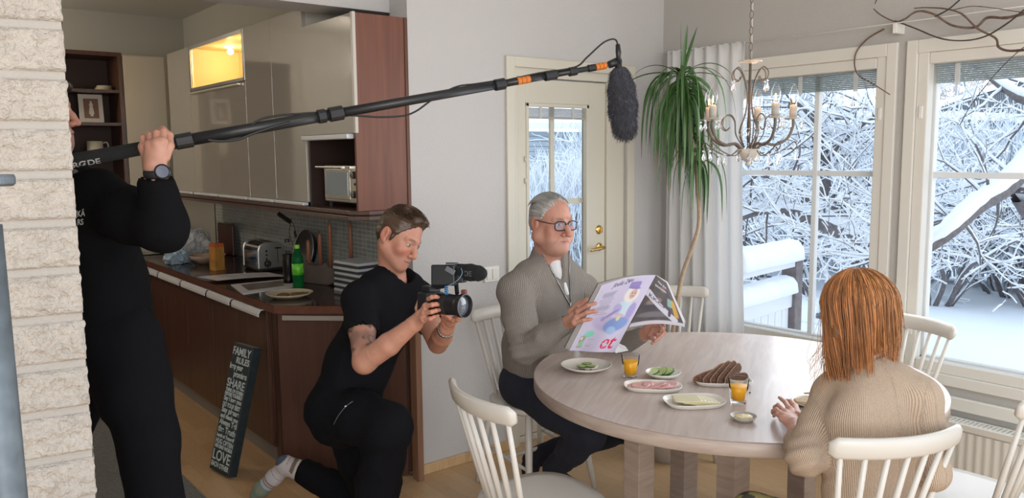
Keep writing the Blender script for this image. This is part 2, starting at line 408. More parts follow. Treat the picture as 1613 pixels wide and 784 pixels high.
# base cabinets facing the dining room, one unit per door
edges = [4.09, 4.53, 4.95, 5.46, 5.98, 6.36]
bl = ['dark walnut base cabinet nearest the dining room, behind the family rules sign', 'dark walnut base cabinet, second from the dining room end of the row', 'dark walnut base cabinet in the middle of the row of five, under the typed sheet', 'dark walnut base cabinet, fourth from the dining room end of the row', 'dark walnut base cabinet farthest back in the row, in the inner corner']
for i in range(5):
    y0, y1 = edges[i], edges[i+1]
    b = thing('base_cabinet', bl[i], 'cabinet', (1.9, (y0+y1)/2, 0), 'walnut base cabinets in the kitchen row')
    MB().box(XF+.02, 2.2, y0+.001, y1-.001, .10, .855).build('body', m_walnut, b)
    MB().box(XF, XF+.019, y0+.0015, y1-.0015, .115, .845).build('door', m_walnut, b, bevel=.0015)
    h = MB(); pr_ = [(XF+.002, .852), (XF-.020, .852), (XF-.034, .843), (XF-.038, .826), (XF-.036, .812), (XF-.031, .812), (XF-.032, .826), (XF-.020, .844), (XF+.002, .845)]; ya, yb = y0+.022, y1-.022
    h.add([(x, ya, z) for x, z in pr_]+[(x, yb, z) for x, z in pr_], [tuple(range(9)), tuple(range(17, 8, -1))]+[(i, (i+1) % 9, 9+(i+1) % 9, 9+i) for i in range(9)])
    h.build('handle', m_hnd, b)
# plinth, the end filler and the angled end cabinet
struct('trim_2', MB().box(1.645, 1.665, 3.98, 6.4, 0, .10), mat('plinth_laminate', (.22, .21, .19), .35), bevel=.001)
b = thing('end_cabinet', 'dark walnut end cabinet set at an angle, with a wide drawer handle', 'cabinet', (1.9, 3.8, 0))
P = [(1.615, 3.965), (2.118, 3.49), (2.118, 4.085), (1.66, 4.085), (1.66, 4.02)]
MB().prism(P, .02, .855).build('body', m_walnut, b)
dx, dy = (2.118-1.615), (3.49-3.965); L_ = math.hypot(dx, dy); ux, uy = dx/L_, dy/L_; nx, ny = uy, -ux
def endpt(s, o): return (1.615+ux*s+nx*o, 3.965+uy*s+ny*o)
def endbox(mb, s0, s1, o0, o1, z0, z1): return mb.prism([endpt(s0, o0), endpt(s1, o0), endpt(s1, o1), endpt(s0, o1)], z0, z1)
endbox(MB(), .0, L_-.03, .001, .02, .012, .852).build('door', wood('end_panel_veneer', (.10, .043, .028), (.075, .03, .02), (9, 9, .8), rough=.4), b, bevel=.0015)
h = MB(); endbox(h, .03, .38, .02, .036, .818, .845); h.build('handle', mat('satin_handle', (.50, .45, .40), .4, metal=.6), b, bevel=.003)
MB().box(1.625, 1.66, 4.02, 4.085, .0, .855).build('filler', m_walnut, b)
MB().box(2.085, 2.118, 3.40, 3.458, 0, .86).build('post', wood('end_post_veneer', (.30, .16, .10), (.24, .12, .07), (9, 9, .8)), b, bevel=.002)
# worktop
wt = thing('worktop', 'dark laminate worktop with a red-brown edge on the long cabinet row', 'worktop', (1.9, 5, .86))
P = [(1.575, 3.92), (2.118, 3.425), (2.118, 3.64), (2.205, 3.645), (2.205, 6.98), (.62, 6.98), (.62, 6.38), (1.575, 6.38)]
MB().prism(P, .8985, .9005).build('surface', m_top, wt)
MB().prism(P, .858, .898).build('edge', m_edge, wt)
# back run of base cabinets (mostly behind the boom operator)
for k, (a, c) in enumerate(((.64, 1.10), (1.10, 1.56))):
    b = thing('base_cabinet', ['dark walnut base cabinet of the far run, behind the boom operator', 'dark walnut base cabinet of the far run, in the inner corner of the worktop'][k], 'cabinet', ((a+c)/2, 6.7, 0), 'walnut base cabinets of the far run')
    MB().box(a, c-.002, 6.42, 6.97, .1, .855).build('body', m_walnut, b)
    MB().box(a, c-.004, 6.40, 6.419, .11, .85).build('door', m_walnut, b, bevel=.001)
struct('trim_3', MB().box(.64, 1.66, 6.46, 6.48, 0, .10), MATS['plinth_laminate'])
# tall cream cabinet and brown open shelf at the back
b = thing('tall_cabinet', 'cream tall cabinet between the open shelf and the glossy wall cabinets', 'cabinet', (1.73, 6.9, 1.0))
MB().box(1.572, 2.2, 6.62, 7.19, .905, 2.41).build('body', mat('cream_lacquer', (.66, .58, .44), .4), b, bevel=.002)
MB().box(1.575, 1.87, 6.60, 6.619, .93, 2.40).build('door', MATS['cream_lacquer'], b, bevel=.002)
b = thing('shelf_unit', 'dark brown open wall shelf in the far kitchen corner', 'shelf', (1.25, 6.8, .95))
w = MB(); w.box(1.54, 1.570, 6.60, 6.95, .96, 2.42).box(.80, .83, 6.60, 6.95, .96, 2.42).box(.83, 1.54, 6.60, 6.95, 2.39, 2.42)
w.build('carcass', m_walnut, b, bevel=.002)
MB().box(.83, 1.54, 6.94, 6.955, .96, 2.39).build('back_panel', mat('shelf_back', (.07, .035, .025), .6), b)
for z in (.97, 1.30, 1.645, 1.885, 2.125): MB().box(.83, 1.54, 6.605, 6.94, z, z+.022).build('shelf', m_walnut, b)
# things on the shelf
fr = thing('picture_frame', 'white picture frame with a pale dress figure, on the open shelf', 'picture frame', (1.36, 6.7, 1.907))
Mx = Matrix.Rotation(-.12, 3, 'X')
w = MB(); w.obox((1.365, 6.72, 2.013), .082, .008, .104, R=Mx); w.build('frame', mat('frame_white', (.70, .66, .60), .5), fr, bevel=.002)
w = MB(); w.obox((1.365, 6.711, 2.013), .050, .001, .072, R=Mx); w.build('picture', mat('frame_brown', (.24, .14, .09), .7), fr)
w = MB(); yy = 6.7085
prof = [(-.010, -.058), (.012, -.058), (.010, -.045), (.018, -.04), (.013, .0), (.010, .015), (.014, .03), (.008, .036), (.007, .046), (.003, .056), (-.003, .056), (-.007, .046), (-.008, .036), (-.014, .03), (-.010, .015), (-.013, .0), (-.018, -.04), (-.008, -.045)]
w.add([Mx@Vector((x, -.0005, z))+Vector((1.365, yy, 2.013)) for x, z in prof], [tuple(range(len(prof)))]); w.build('dress_figure', mat('figure_white', (.72, .68, .62), .6), fr)
def mug(name, label, x, y, z, r, h, m):
    o = thing(name, label, 'mug', (x, y, z))
    MB().lathe([(0, .004), (r*.8, .004), (r*.85, 0), (r, h*.2), (r, h), (r*.93, h), (r*.92, h*.2), (r*.75, .008), (0, .008)], (x, y, z), 28).build('cup', m, o, smooth=True)
    MB().tube(spline([(x+r*.9, y-.0, z+h*.85), (x+r*1.5, y, z+h*.9), (x+r*1.65, y, z+h*.55), (x+r*1.3, y, z+h*.3), (x+r*.9, y, z+h*.3)], 6), .006, 8).build('handle', m, o, smooth=True)
mug('mug', 'cream mug with a round handle, on the open shelf under the picture', 1.375, 6.72, 1.668, .055, .105, mat('cream_glaze', (.62, .58, .45), .25))
m_cup = mat('cream_saucer', (.62, .55, .40), .3)
for k in range(4):
    tag(MB().lathe([(0, 0), (.04, 0), (.062-.003*k, .008), (.060-.003*k, .010), (.03, .004), (0, .004)], (1.46+.003*k, 6.74, 2.147+.009*k), 24).build('saucer', m_cup, smooth=True), ['cream saucer at the bottom of the small stack on the open shelf', 'cream saucer, second from the bottom of the small stack', 'cream saucer, third from the bottom of the small stack', 'cream saucer on top of the small stack on the open shelf'][k], 'saucer', 'saucers stacked on the open shelf')
# --- wall cabinets
UX = 1.843
ue = [4.055, 4.475, 4.88, 5.41, 5.925, 6.43]
ul = ['glossy beige wall cabinet next to the mini oven niche', 'glossy beige wall cabinet just right of the lit glass cabinet', 'glossy beige wall cabinet under the right half of the lit glass cabinet', 'glossy beige wall cabinet under the left half of the lit glass cabinet', 'glossy beige wall cabinet farthest back, beside the cream cabinet']
for i in range(5):
    y0, y1 = ue[i], ue[i+1]; zt = 2.10 if i in (2, 3) else 2.41
    b = thing('wall_cabinet', ul[i], 'cabinet', (2.0, (y0+y1)/2, 1.4), 'glossy beige wall cabinets')
    MB().box(UX+.02, 2.205, y0+.001, y1-.001, 1.41, zt).build('body', mat('cabinet_white', (.55, .52, .46), .5), b)
    MB().box(UX, UX+.019, y0+.0015, y1-.0015, 1.405, zt).build('door', m_gloss, b, bevel=.0015)
    MB().box(UX-.022, UX+.012, y0+.02, y1-.02, 1.386, 1.404).build('handle', m_hnd, b, bevel=.005)
b = thing('lit_cabinet', 'glass-fronted wall cabinet glowing warm yellow inside', 'cabinet', (2.0, 5.4, 2.1))
m_ycab = mat('glow_tinted_lining', (.82, .70, .44), .6)  # warm glow of the spotlights painted into the lining as yellow
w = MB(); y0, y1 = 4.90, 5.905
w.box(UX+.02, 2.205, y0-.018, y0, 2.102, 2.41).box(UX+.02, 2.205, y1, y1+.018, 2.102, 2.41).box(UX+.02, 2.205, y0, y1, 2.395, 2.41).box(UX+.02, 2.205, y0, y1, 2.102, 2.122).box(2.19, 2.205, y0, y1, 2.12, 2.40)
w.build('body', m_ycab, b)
w = MB(); f = .014
w.box(UX, UX+.019, y0-.018, y0+f, 2.104, 2.41).box(UX, UX+.019, y1-f, y1+.015, 2.104, 2.41).box(UX, UX+.019, y0, y1, 2.40-f, 2.41).box(UX, UX+.019, y0, y1, 2.104, 2.125)
w.build('door_frame', m_alu, b, bevel=.001)
MB().box(UX+.006, UX+.010, y0+f, y1-f, 2.125, 2.386).build('glass', mat('pale_glass', (1, .98, .92), .02, trans=1, ior=1.01), b)
MB().box(UX-.02, UX+.0, y0+.05, y1-.02, 2.080, 2.094).build('handle', mat('handle_bright', (.80, .76, .62), .35, metal=.7), b, bevel=.003)
w = MB()
for yy in (5.15, 5.62): w.lathe([(0, 0), (.03, 0), (.03, .01), (0, .01)], (2.02, yy, 2.385), 20)
w.build('spotlight', mat('spot_bulb', (1, .9, .6), .4, emit=((1, .72, .32), 12)), b)
for yy in (5.15, 5.62): light('cabinet_spot', 'POINT', (2.03, yy, 2.36), 1.7, (1, .76, .42), .02)
# big end cabinet: glossy door, red-brown side, niche below
b = thing('niche_cabinet', 'large wall cabinet with a red-brown side panel and an open niche', 'cabinet', (2.0, 3.76, 1.36))
Y0, Y1 = 3.474, 4.05
MB().box(UX-.012, 2.105, Y0, Y0+.018, 1.385, 2.309).build('side_panel', m_walnutr, b, bevel=.001)
MB().box(2.105, 2.122, Y0-.006, Y0+.16, 1.372, 2.309).build('edge_strip', wood('strip_veneer', (.14, .055, .03), (.10, .04, .02), (9, 9, .8)), b, bevel=.001)
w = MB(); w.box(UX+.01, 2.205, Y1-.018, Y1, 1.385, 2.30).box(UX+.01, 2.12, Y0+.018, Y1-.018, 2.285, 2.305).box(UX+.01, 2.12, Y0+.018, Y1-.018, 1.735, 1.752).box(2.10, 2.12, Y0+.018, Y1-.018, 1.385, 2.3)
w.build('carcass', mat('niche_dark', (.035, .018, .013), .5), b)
MB().box(UX-.012, UX+.008, Y0+.018, Y1-.004, 1.755, 2.309).build('door', m_gloss, b, bevel=.0015)
MB().box(UX-.016, UX+.0, Y0-.0035, Y0+.0175, 1.755, 2.312).build('door_edge', mat('door_edge_white', (.60, .56, .50), .4), b, bevel=.001)
MB().box(UX-.040, UX+.0, Y0+.04, Y1-.02, 1.728, 1.753).build('handle', m_hnd, b, bevel=.005)
sh = thing('cabinet_shelf_board', 'long brown board with a dark groove under the wall cabinets', 'shelf', (2.0, 5, 1.35))
P = lambda e, x=0: [(UX-.03-e+x, 6.45), (UX-.03-e+x, 3.50-e), (2.122, 3.40), (2.122, 3.64), (2.205, 3.645), (2.205, 6.45)]
P1 = [(UX-.025, 6.45), (UX-.025, 3.55), (UX+.04, 3.462), (2.122, 3.462), (2.122, 3.642), (2.205, 3.645), (2.205, 6.45)]
P2 = [(x+(.008 if x < 1.9 else 0), y+(.008 if y < 3.5 else 0)) for x, y in P1]
m_board = wood('board_brown', (.17, .10, .08), (.12, .07, .06), (2, 9, 9), rough=.3)
MB().prism(P1, 1.366, 1.384).build('board', m_board, sh, bevel=.002)
MB().prism(P2, 1.358, 1.3659).build('groove', m_dark, sh)
MB().prism(P1, 1.340, 1.3579).build('light_rail', m_board, sh, bevel=.002)
# mini oven in the niche
ov = thing('mini_oven', 'small steel mini oven with a glass door, in the niche', 'oven', (1.98, 3.77, 1.40))
w = MB(); w.box(1.885, 2.09, 3.53, 3.94, 1.415, 1.60); w.build('housing', mat('oven_steel', (.55, .52, .46), .3, metal=.8), ov, bevel=.006)
MB().box(1.878, 1.886, 3.645, 3.925, 1.43, 1.582).build('door', mat('oven_door_steel', (.6, .58, .54), .25, metal=.9), ov, bevel=.003)
MB().box(1.8755, 1.8785, 3.665, 3.905, 1.452, 1.568).build('glass', mat('oven_glass', (.22, .28, .33), .05, coat=1), ov)
w = MB(); w.tube([(1.845, 3.66, 1.592), (1.845, 3.95, 1.592)], .006, 8); w.box(1.845, 1.88, 3.665, 3.675, 1.586, 1.597); w.box(1.845, 1.88, 3.92, 3.93, 1.586, 1.597); w.build('handle', m_alu, ov)
MB().box(1.877, 1.887, 3.532, 3.64, 1.42, 1.598).build('control_panel', mat('oven_panel', (.62, .60, .55), .3, metal=.8), ov, bevel=.002)
RY = Matrix.Rotation(-math.pi/2, 3, 'Y')
for z in (1.555, 1.46): MB().lathe([(0, 0), (.019, 0), (.017, .018), (0, .02)], (1.877, 3.587, z), 18, M=RY).build('knob', mat('knob_steel', (.35, .35, .35), .25, metal=1), ov, smooth=False)
MB().lathe([(0, 0), (.006, 0), (.006, .004), (0, .004)], (1.877, 3.587, 1.51), 12, M=RY).build('indicator_lamp', m_dark, ov)
w = MB()
for yy in (3.56, 3.90):
    for xx in (1.9, 2.07): w.tube([(xx, yy, 1.3845), (xx, yy, 1.416)], .010, 8)
w.build('foot', m_dark, ov)
# small glazed wall tiles
def tile_mat():
    m = mat('grey_glass_mosaic', (.3, .33, .31), .12); nt = m.node_tree; L = nt.links; b = nt.nodes['Principled BSDF']
    t = nt.nodes.new('ShaderNodeTexCoord'); mp = nt.nodes.new('ShaderNodeMapping'); mp.inputs['Rotation'].default_value = (math.pi/2, 0, math.pi/2)
    sep = nt.nodes.new('ShaderNodeSeparateXYZ'); cmb = nt.nodes.new('ShaderNodeCombineXYZ'); L.new(t.outputs['Object'], sep.inputs[0]); L.new(sep.outputs[1], cmb.inputs[0]); L.new(sep.outputs[2], cmb.inputs[1])
    br = nt.nodes.new('ShaderNodeTexBrick'); br.offset = 0; br.inputs['Scale'].default_value = 1; br.inputs['Brick Width'].default_value = .05; br.inputs['Row Height'].default_value = .025
    br.inputs['Mortar Size'].default_value = .0016; br.inputs['Color1'].default_value = (.27, .30, .28, 1); br.inputs['Color2'].default_value = (.36, .38, .36, 1); br.inputs['Mortar'].default_value = (.60, .62, .60, 1); br.inputs['Bias'].default_value = 0
    L.new(cmb.outputs[0], br.inputs[0]); L.new(br.outputs[0], b.inputs['Base Color'])
    bp = nt.nodes.new('ShaderNodeBump'); bp.invert = True; bp.inputs['Strength'].default_value = .5; bp.inputs['Distance'].default_value = .002; L.new(br.outputs[1], bp.inputs['Height'])
    n = nt.nodes.new('ShaderNodeTexVoronoi'); n.inputs['Scale'].default_value = 22; L.new(t.outputs['Object'], n.inputs['Vector']); bp2 = nt.nodes.new('ShaderNodeBump'); bp2.inputs['Strength'].default_value = .06; L.new(n.outputs[0], bp2.inputs['Height']); L.new(bp.outputs[0], bp2.inputs['Normal'])
    L.new(bp2.outputs[0], b.inputs['Normal']); return m
struct('wall_tiles', MB().box(2.2055, 2.2099, DY+.166, 6.98, .9008, 1.385), tile_mat())
# wall sockets
def socket(label, x, y, z, m):
    o = thing('wall_socket', label, 'socket', (x, y, z)); MB().box(x-.008, x, y-.04, y+.04, z-.04, z+.04).build('plate', m, o, bevel=.003)
    MB().lathe([(0, 0), (.02, 0), (.02, .004), (0, .004)], (x-.008, y, z), 20, M=RY).build('outlet', m_dark, o)
m_plate = mat('switch_white', (.78, .76, .70), .3)
# light switch on the door wall
o = thing('light_switch', 'white double light switch on the wall left of the garden door', 'switch', (2.615, DY, 1.02))
MB().box(2.565, 2.665, DY-.010, DY, .965, 1.05).build('plate', m_plate, o, bevel=.003)
MB().box(2.578, 2.612, DY-.016, DY-.009, .98, 1.035).build('rocker', m_plate, o, bevel=.002)
MB().box(2.617, 2.652, DY-.016, DY-.009, .98, 1.035).build('rocker', m_plate, o, bevel=.002)
# ------------------------------------------------------------------ on the worktop
ZT = .9005
# toaster
t = thing('toaster', 'chrome and steel toaster with dial and buttons, against the tiles', 'toaster', (2.02, 5.25, ZT))
mch = mat('chrome', (.75, .76, .78), .08, metal=1); mst = mat('brushed_steel', (.50, .50, .47), .32, metal=.75)
def arch(hw, z0, z1, r, n=6):
    pts = [(-hw, z0), (hw, z0)]
    for k in range(n+1): a = k/n*math.pi/2; pts.append((hw-r+r*math.cos(a), z1-r+r*math.sin(a)))
    for k in range(n+1): a = math.pi/2+k/n*math.pi/2; pts.append((-hw+r+r*math.cos(a), z1-r+r*math.sin(a)))
    return pts
TX, TY = 2.055, 5.25
RXm = Matrix.Rotation(math.pi/2, 3, 'X')      # (x,y,z)->(x,-z,y): polygon x,z plane, extrude along -y
def arch_prism(hw, z0, z1, r, ya, yb):
    w = MB(); p = arch(hw, z0, z1, r); w.add([(TX+x, ya, ZT+z) for x, z in p]+[(TX+x, yb, ZT+z) for x, z in p], [tuple(range(len(p))), tuple(range(2*len(p)-1, len(p)-1, -1))]+[(i, (i+1) % len(p), len(p)+(i+1) % len(p), len(p)+i) for i in range(len(p))]); return w
arch_prism(.088, .02, .185, .055, TY-.115, TY+.125).build('shell', mch, t, smooth=False, bevel=.002)
arch_prism(.093, .02, .192, .058, TY-.135, TY-.116).build('end_panel', mst, t, bevel=.006)
arch_prism(.093, .02, .192, .058, TY+.126, TY+.145).build('end_panel', mst, t, bevel=.006)
MB().box(TX-.085, TX+.085, TY-.125, TY+.135, ZT+.004, ZT+.021).build('base', m_dark, t, bevel=.004)
w = MB(); w.box(TX-.045, TX-.012, TY-.10, TY+.11, ZT+.183, ZT+.1865); w.box(TX+.012, TX+.045, TY-.10, TY+.11, ZT+.183, ZT+.1865); w.build('slot', m_dark, t)
RXn = Matrix.Rotation(math.pi/2, 3, 'X')
for k in range(3): MB().lathe([(0, 0), (.007, 0), (.006, .006), (0, .006)], (TX-.035, TY-.135, ZT+.135-.026*k), 12, M=RXn).build('button', m_dark, t)
MB().lathe([(0, 0), (.024, 0), (.022, .01), (0, .012)], (TX-.03, TY-.135, ZT+.052), 24, M=RXn).build('dial', m_dark, t, smooth=False)
MB().lathe([(0, .0121), (.012, .0121), (.010, .016), (0, .017)], (TX-.03, TY-.135, ZT+.052), 18, M=RXn).build('dial', mch, t)
w = MB(); w.box(TX+.038, TX+.042, TY-.137, TY-.134, ZT+.05, ZT+.16); w.box(TX+.022, TX+.060, TY-.155, TY-.134, ZT+.148, ZT+.156); w.build('lever', m_dark, t, bevel=.002)
for sx in (-.07, .07):
    for sy in (-.11, .12): MB().tube([(TX+sx, TY+sy, ZT+.0005), (TX+sx, TY+sy, ZT+.006)], .01, 8).build('foot', m_dark, t)
# bottles
def bottle(name, label, x, y, prof, liq, mbody, mliq, mcap, caprz, mlabel=None, labz=None, cat='bottle'):
    o = thing(name, label, cat, (x, y, ZT))
    full = [(0, .006), (prof[0][0]*.5, .002)]+prof
    inner = [(r-.0012, z+.001) for r, z in prof if r > .002][::-1]
    MB().lathe(full+[(prof[-1][0]-.0015, prof[-1][1])]+inner+[(0, prof[0][1]+.006)], (x, y, ZT), 28).build('body', mbody, o, smooth=True)
    L_ = [(r-.002, z+.001) for r, z in prof if z < liq]; L_ += [(L_[-1][0], liq)]
    MB().lathe([(0, .008)]+L_+[(0, liq)], (x, y, ZT), 28).build('liquid', mliq, o, smooth=True)
    MB().lathe([(0, caprz[1]), (caprz[0], caprz[1]), (caprz[0], caprz[1]+.018), (caprz[0]*.9, caprz[1]+.021), (0, caprz[1]+.021)], (x, y, ZT), 20).build('cap', mcap, o, smooth=False)
    if mlabel: MB().lathe([(labz[2]-.0004, labz[0]), (labz[2]+.0006, labz[0]), (labz[2]+.0006, labz[1]), (labz[2]-.0004, labz[1])], (x, y, ZT), 28).build('label_wrap', mlabel, o, smooth=True)
    return o
gp = [(.028, .001), (.033, .008), (.032, .03), (.028, .055), (.032, .075), (.033, .085), (.033, .155), (.0335, .165), (.030, .19), (.021, .215), (.013, .232), (.0125, .245)]
bottle('soda_bottle', 'green plastic soda bottle with a lime cap and label, on the worktop', 1.872, 4.29, gp, .185, mat('green_pet', (.05, .55, .22), .05, trans=.92, ior=1.2), mat('green_soda', (.12, .72, .34), .1, trans=.85, ior=1.15), mat('lime_cap', (.25, .62, .05), .4), (.0145, .235), mat('lime_label', (.14, .52, .04), .4, var=.4, vscale=40), (.088, .152, .033))
cp = [(.028, .001), (.032, .008), (.031, .03), (.0285, .06), (.031, .08), (.032, .13), (.030, .15), (.032, .17), (.0325, .18), (.029, .205), (.019, .228), (.013, .243), (.0125, .255)]
bottle('soda_bottle', 'clear plastic bottle of dark cola with a black cap, behind the green bottle', 1.925, 4.55, cp, .175, mat('clear_pet', (.97, .98, .98), .03, trans=1, ior=1.04), mat('cola', (.012, .004, .003), .25), mat('black_cap', (.012, .012, .012), .4), (.0145, .245))
# plate with crispbread
def dish(name, label, cat, x, y, z, r, h, m, rim=.004, foot=.55, parent=None, group=None, sx=1, sy=1, rz=0):
    p = [(0, .003), (r*foot, .003), (r*foot, 0), (r*(foot+.05), 0), (r*.85, h*.55), (r, h), (r-rim*.5, h+.001), (r-rim, h*.97), (r*.82, h*.62), (r*foot, .008), (0, .007)]
    Mx = Matrix.Rotation(rz, 3, 'Z')@Matrix.Diagonal((sx, sy, 1))
    o = MB().lathe(p, (0, 0, 0), 48, M=Mx).build(name, m, parent, smooth=True); o.location = (x, y, z)
    if label: tag(o, label, cat, group)
    return o
m_porc = mat('off_white_porcelain', (.72, .68, .60), .18)
m_porcd = mat('cream_stoneware', (.55, .47, .33), .3)
dish('plate', 'cream plate with crispbread on the near end of the worktop', 'plate', 1.735, 4.10, ZT, .125, .026, m_porcd)
def slab(name, label, cat, x, y, z, a, b, h, m, rz=0, tilt=(0, 0), group=None, n=24, noise_=.0, power=2.6, bev=.002, curl=0.):
    """a thin food slice or sheet: superellipse outline with real thickness"""
    pts = []; vs = []; fs = []
    for ring in (0, .5, .85, 1.0):
        for k in range(n):
            t_ = 2*math.pi*k/n; c_, s_ = math.cos(t_), math.sin(t_)
            rr = (abs(c_)**power+abs(s_)**power)**(-1/power)*(1+noise_*noise.noise(Vector((c_*2+x*50, s_*2+y*50, 0))))
            pts.append((a*rr*c_*max(ring, .001), b*rr*s_*max(ring, .001), ring))
    def topz(px, py): return curl*(px/a)**2*.5
    for top in (1, 0):
        for (px, py, ring) in pts:
            zz = (h if top else 0)+topz(px, py) + (noise.noise(Vector((px*80+x*9, py*80, top)))*h*.25*noise_*10)
            if ring > .99: zz += -bev if top else bev*.5
            vs.append(Vector((px, py, zz)))
    R_ = len(pts)
    for s_ in (0, 1):
        o_ = s_*R_
        for ri in range(3):
            for k in range(n):
                q = (o_+ri*n+k, o_+ri*n+(k+1) % n, o_+(ri+1)*n+(k+1) % n, o_+(ri+1)*n+k); fs.append(q if s_ else q[::-1])
    for k in range(n): fs.append((3*n+k, 3*n+(k+1) % n, R_+3*n+(k+1) % n, R_+3*n+k))
    Mx = Matrix.Rotation(rz, 3, 'Z')@Matrix.Rotation(tilt[0], 3, 'X')@Matrix.Rotation(tilt[1], 3, 'Y')
    w = MB().add([Mx@v for v in vs], fs); o = w.build(name, m, smooth=True); o.location = (x, y, z)
    return tag(o, label, cat, group)
m_crisp = mat('crispbread', (.20, .10, .045), .9, var=.3, vscale=60, bump=.8, bscale=180)
slab('crispbread', 'left brown crispbread lying on the cream worktop plate', 'bread', 1.70, 4.10, ZT+.011, .05, .03, .009, m_crisp, .9, noise_=.1, group='crispbreads on the worktop plate')
slab('crispbread', 'right brown crispbread propped on the cream worktop plate', 'bread', 1.775, 4.06, ZT+.015, .05, .03, .009, m_crisp, -.3, (0, .0), noise_=.1, group='crispbreads on the worktop plate')
# papers
m_paper = mat('printed_paper', (.60, .57, .60), .7)
ph = thing('paper_sheet', 'white typed sheet lying across the worktop edge', 'paper', (1.75, 4.98, ZT))
ws = MB(); A_, B_, C_, D_ = Vector((1.56, 5.08, ZT+.012)), Vector((1.61, 4.86, ZT+.010)), Vector((2.02, 4.78, ZT+.002)), Vector((1.99, 5.02, ZT+.004))
for i in range(9):
    for j in range(3): pass
g = []; 
for i in range(9):
    for j in range(4):
        u, v = i/8, j/3; p = (A_*(1-u)+D_*u)*(1-v)+(B_*(1-u)+C_*u)*v; p = p+Vector((0, 0, .004+.006*math.sin(u*3))); g.append(p)
ws.add(g+[p-Vector((0, 0, .0015)) for p in g], [(i*4+j, i*4+j+1, (i+1)*4+j+1, (i+1)*4+j) for i in range(8) for j in range(3)]+[(36+i*4+j, 36+(i+1)*4+j, 36+(i+1)*4+j+1, 36+i*4+j+1) for i in range(8) for j in range(3)])
ws.build('sheet', m_paper, ph)
wl_ = MB()
for i in range(14):
    u = .22+.05*i; v0, v1 = .15, (.85 if i % 4 else .5)
    def pt(u, v): return (A_*(1-u)+D_*u)*(1-v)+(B_*(1-u)+C_*u)*v+Vector((0, 0, .0048+.006*math.sin(u*3)))
    a, b_, c_, d_ = pt(u, v0), pt(u, v1), pt(u+.012, v1), pt(u+.012, v0); wl_.add([a, b_, c_, d_], [(0, 1, 2, 3)])
wl_.build('typed_lines', mat('ink_grey', (.30, .29, .32), .8), ph)
mg = thing('magazine', 'open magazine with a brown and green photo page, in front of the typed sheet', 'magazine', (1.78, 4.55, ZT))
MB().prism([(1.575, 4.35), (1.90, 4.39), (2.00, 4.70), (1.64, 4.72)], ZT, ZT+.004).build('pages', m_paper, mg)
MB().prism([(1.64, 4.44), (1.86, 4.46), (1.93, 4.66), (1.68, 4.67)], ZT+.004, ZT+.0045).build('photo', mat('photo_print', (.20, .17, .13), .35, var=.5, vscale=18), mg)
# bowl, juice carton, plastic bag, board
dish('bowl', 'cream bowl between the plastic bag and the orange carton', 'bowl', 1.86, 5.80, ZT, .125, .062, mat('pinkish_bowl', (.48, .36, .28), .35), foot=.4)
ct = thing('juice_carton', 'orange and brown juice carton standing on the worktop', 'carton', (1.80, 5.42, ZT))
R45 = .25
w = MB(); w.obox((1.80, 5.42, ZT+.078), .035, .035, .078, R45); w.build('body', mat('orange_carton', (.46, .21, .04), .45, var=.25, vscale=20), ct, bevel=.002)
w = MB(); w.obox((1.80, 5.42, ZT+.167), .0355, .0355, .012, R45); w.build('top', mat('carton_red', (.50, .11, .02), .45), ct, bevel=.004)
m_pol = mat('thin_plastic', (.72, .74, .76), .25, trans=.35, ior=1.1)
pb = thing('plastic_bag', 'crumpled translucent plastic carrier bag on the far worktop', 'bag', (1.85, 6.15, ZT))
bm = bmesh.new(); bmesh.ops.create_icosphere(bm, subdivisions=5, radius=1)
for v in bm.verts:
    p = v.co.copy(); n1 = noise.fractal(p*1.7, .7, 2.2, 4); n2 = abs(noise.noise(p*5.0))
    k = 1+.25*n1-.12*n2
    z = p.z*k
    r = .15*(1 - .35*max(0, z))
    v.co = Vector((p.x*r*k*1.05, p.y*r*k, max(-.10, z*.12)))+Vector((1.87, 6.15, ZT+.104))
me = bpy.data.meshes.new('bag_body'); bm.to_mesh(me); bm.free(); me.materials.append(m_pol); o = bpy.data.objects.new('bag_body', me); C.objects.link(o); parent_to(o, pb)
for sx, hh in ((-.075, .30), (.06, .225)):
    w = MB(); w.tube(spline([(1.87+sx-.05, 6.12, ZT+.15), (1.87+sx-.03, 6.12, ZT+hh-.04), (1.87+sx, 6.12, ZT+hh), (1.87+sx+.05, 6.12, ZT+hh-.03), (1.87+sx+.06, 6.12, ZT+.14)], 6), .014, 8, flat=(1, .4)); w.build('handle', m_pol, pb, smooth=True)
bb = thing('plastic_bag', 'small crumpled pale blue plastic bag in front of the carrier bag', 'bag', (1.70, 5.98, ZT))
bm = bmesh.new(); bmesh.ops.create_icosphere(bm, subdivisions=4, radius=1)
for v in bm.verts:
    p = v.co.copy(); k = 1+.35*noise.fractal(p*2.1+Vector((5, 1, 0)), .7, 2.2, 4)
    v.co = Vector((p.x*.085*k, p.y*.07*k, max(-.05, p.z*.065*k)))+Vector((1.69, 5.93, ZT+.052))
me = bpy.data.meshes.new('bag_body'); bm.to_mesh(me); bm.free(); me.materials.append(mat('pale_blue_plastic', (.42, .55, .66), .3, trans=.1)); o = bpy.data.objects.new('bag_body', me); C.objects.link(o); parent_to(o, bb)
tag(MB().obox((2.155, 6.25, ZT+.12), .012, .16, .12, 0).build('chopping_board', wood('board_dark', (.09, .03, .025), (.06, .02, .02), (2, 6, 2)), bevel=.02), 'dark brown board leaning on the tiles behind the carrier bag', 'board')
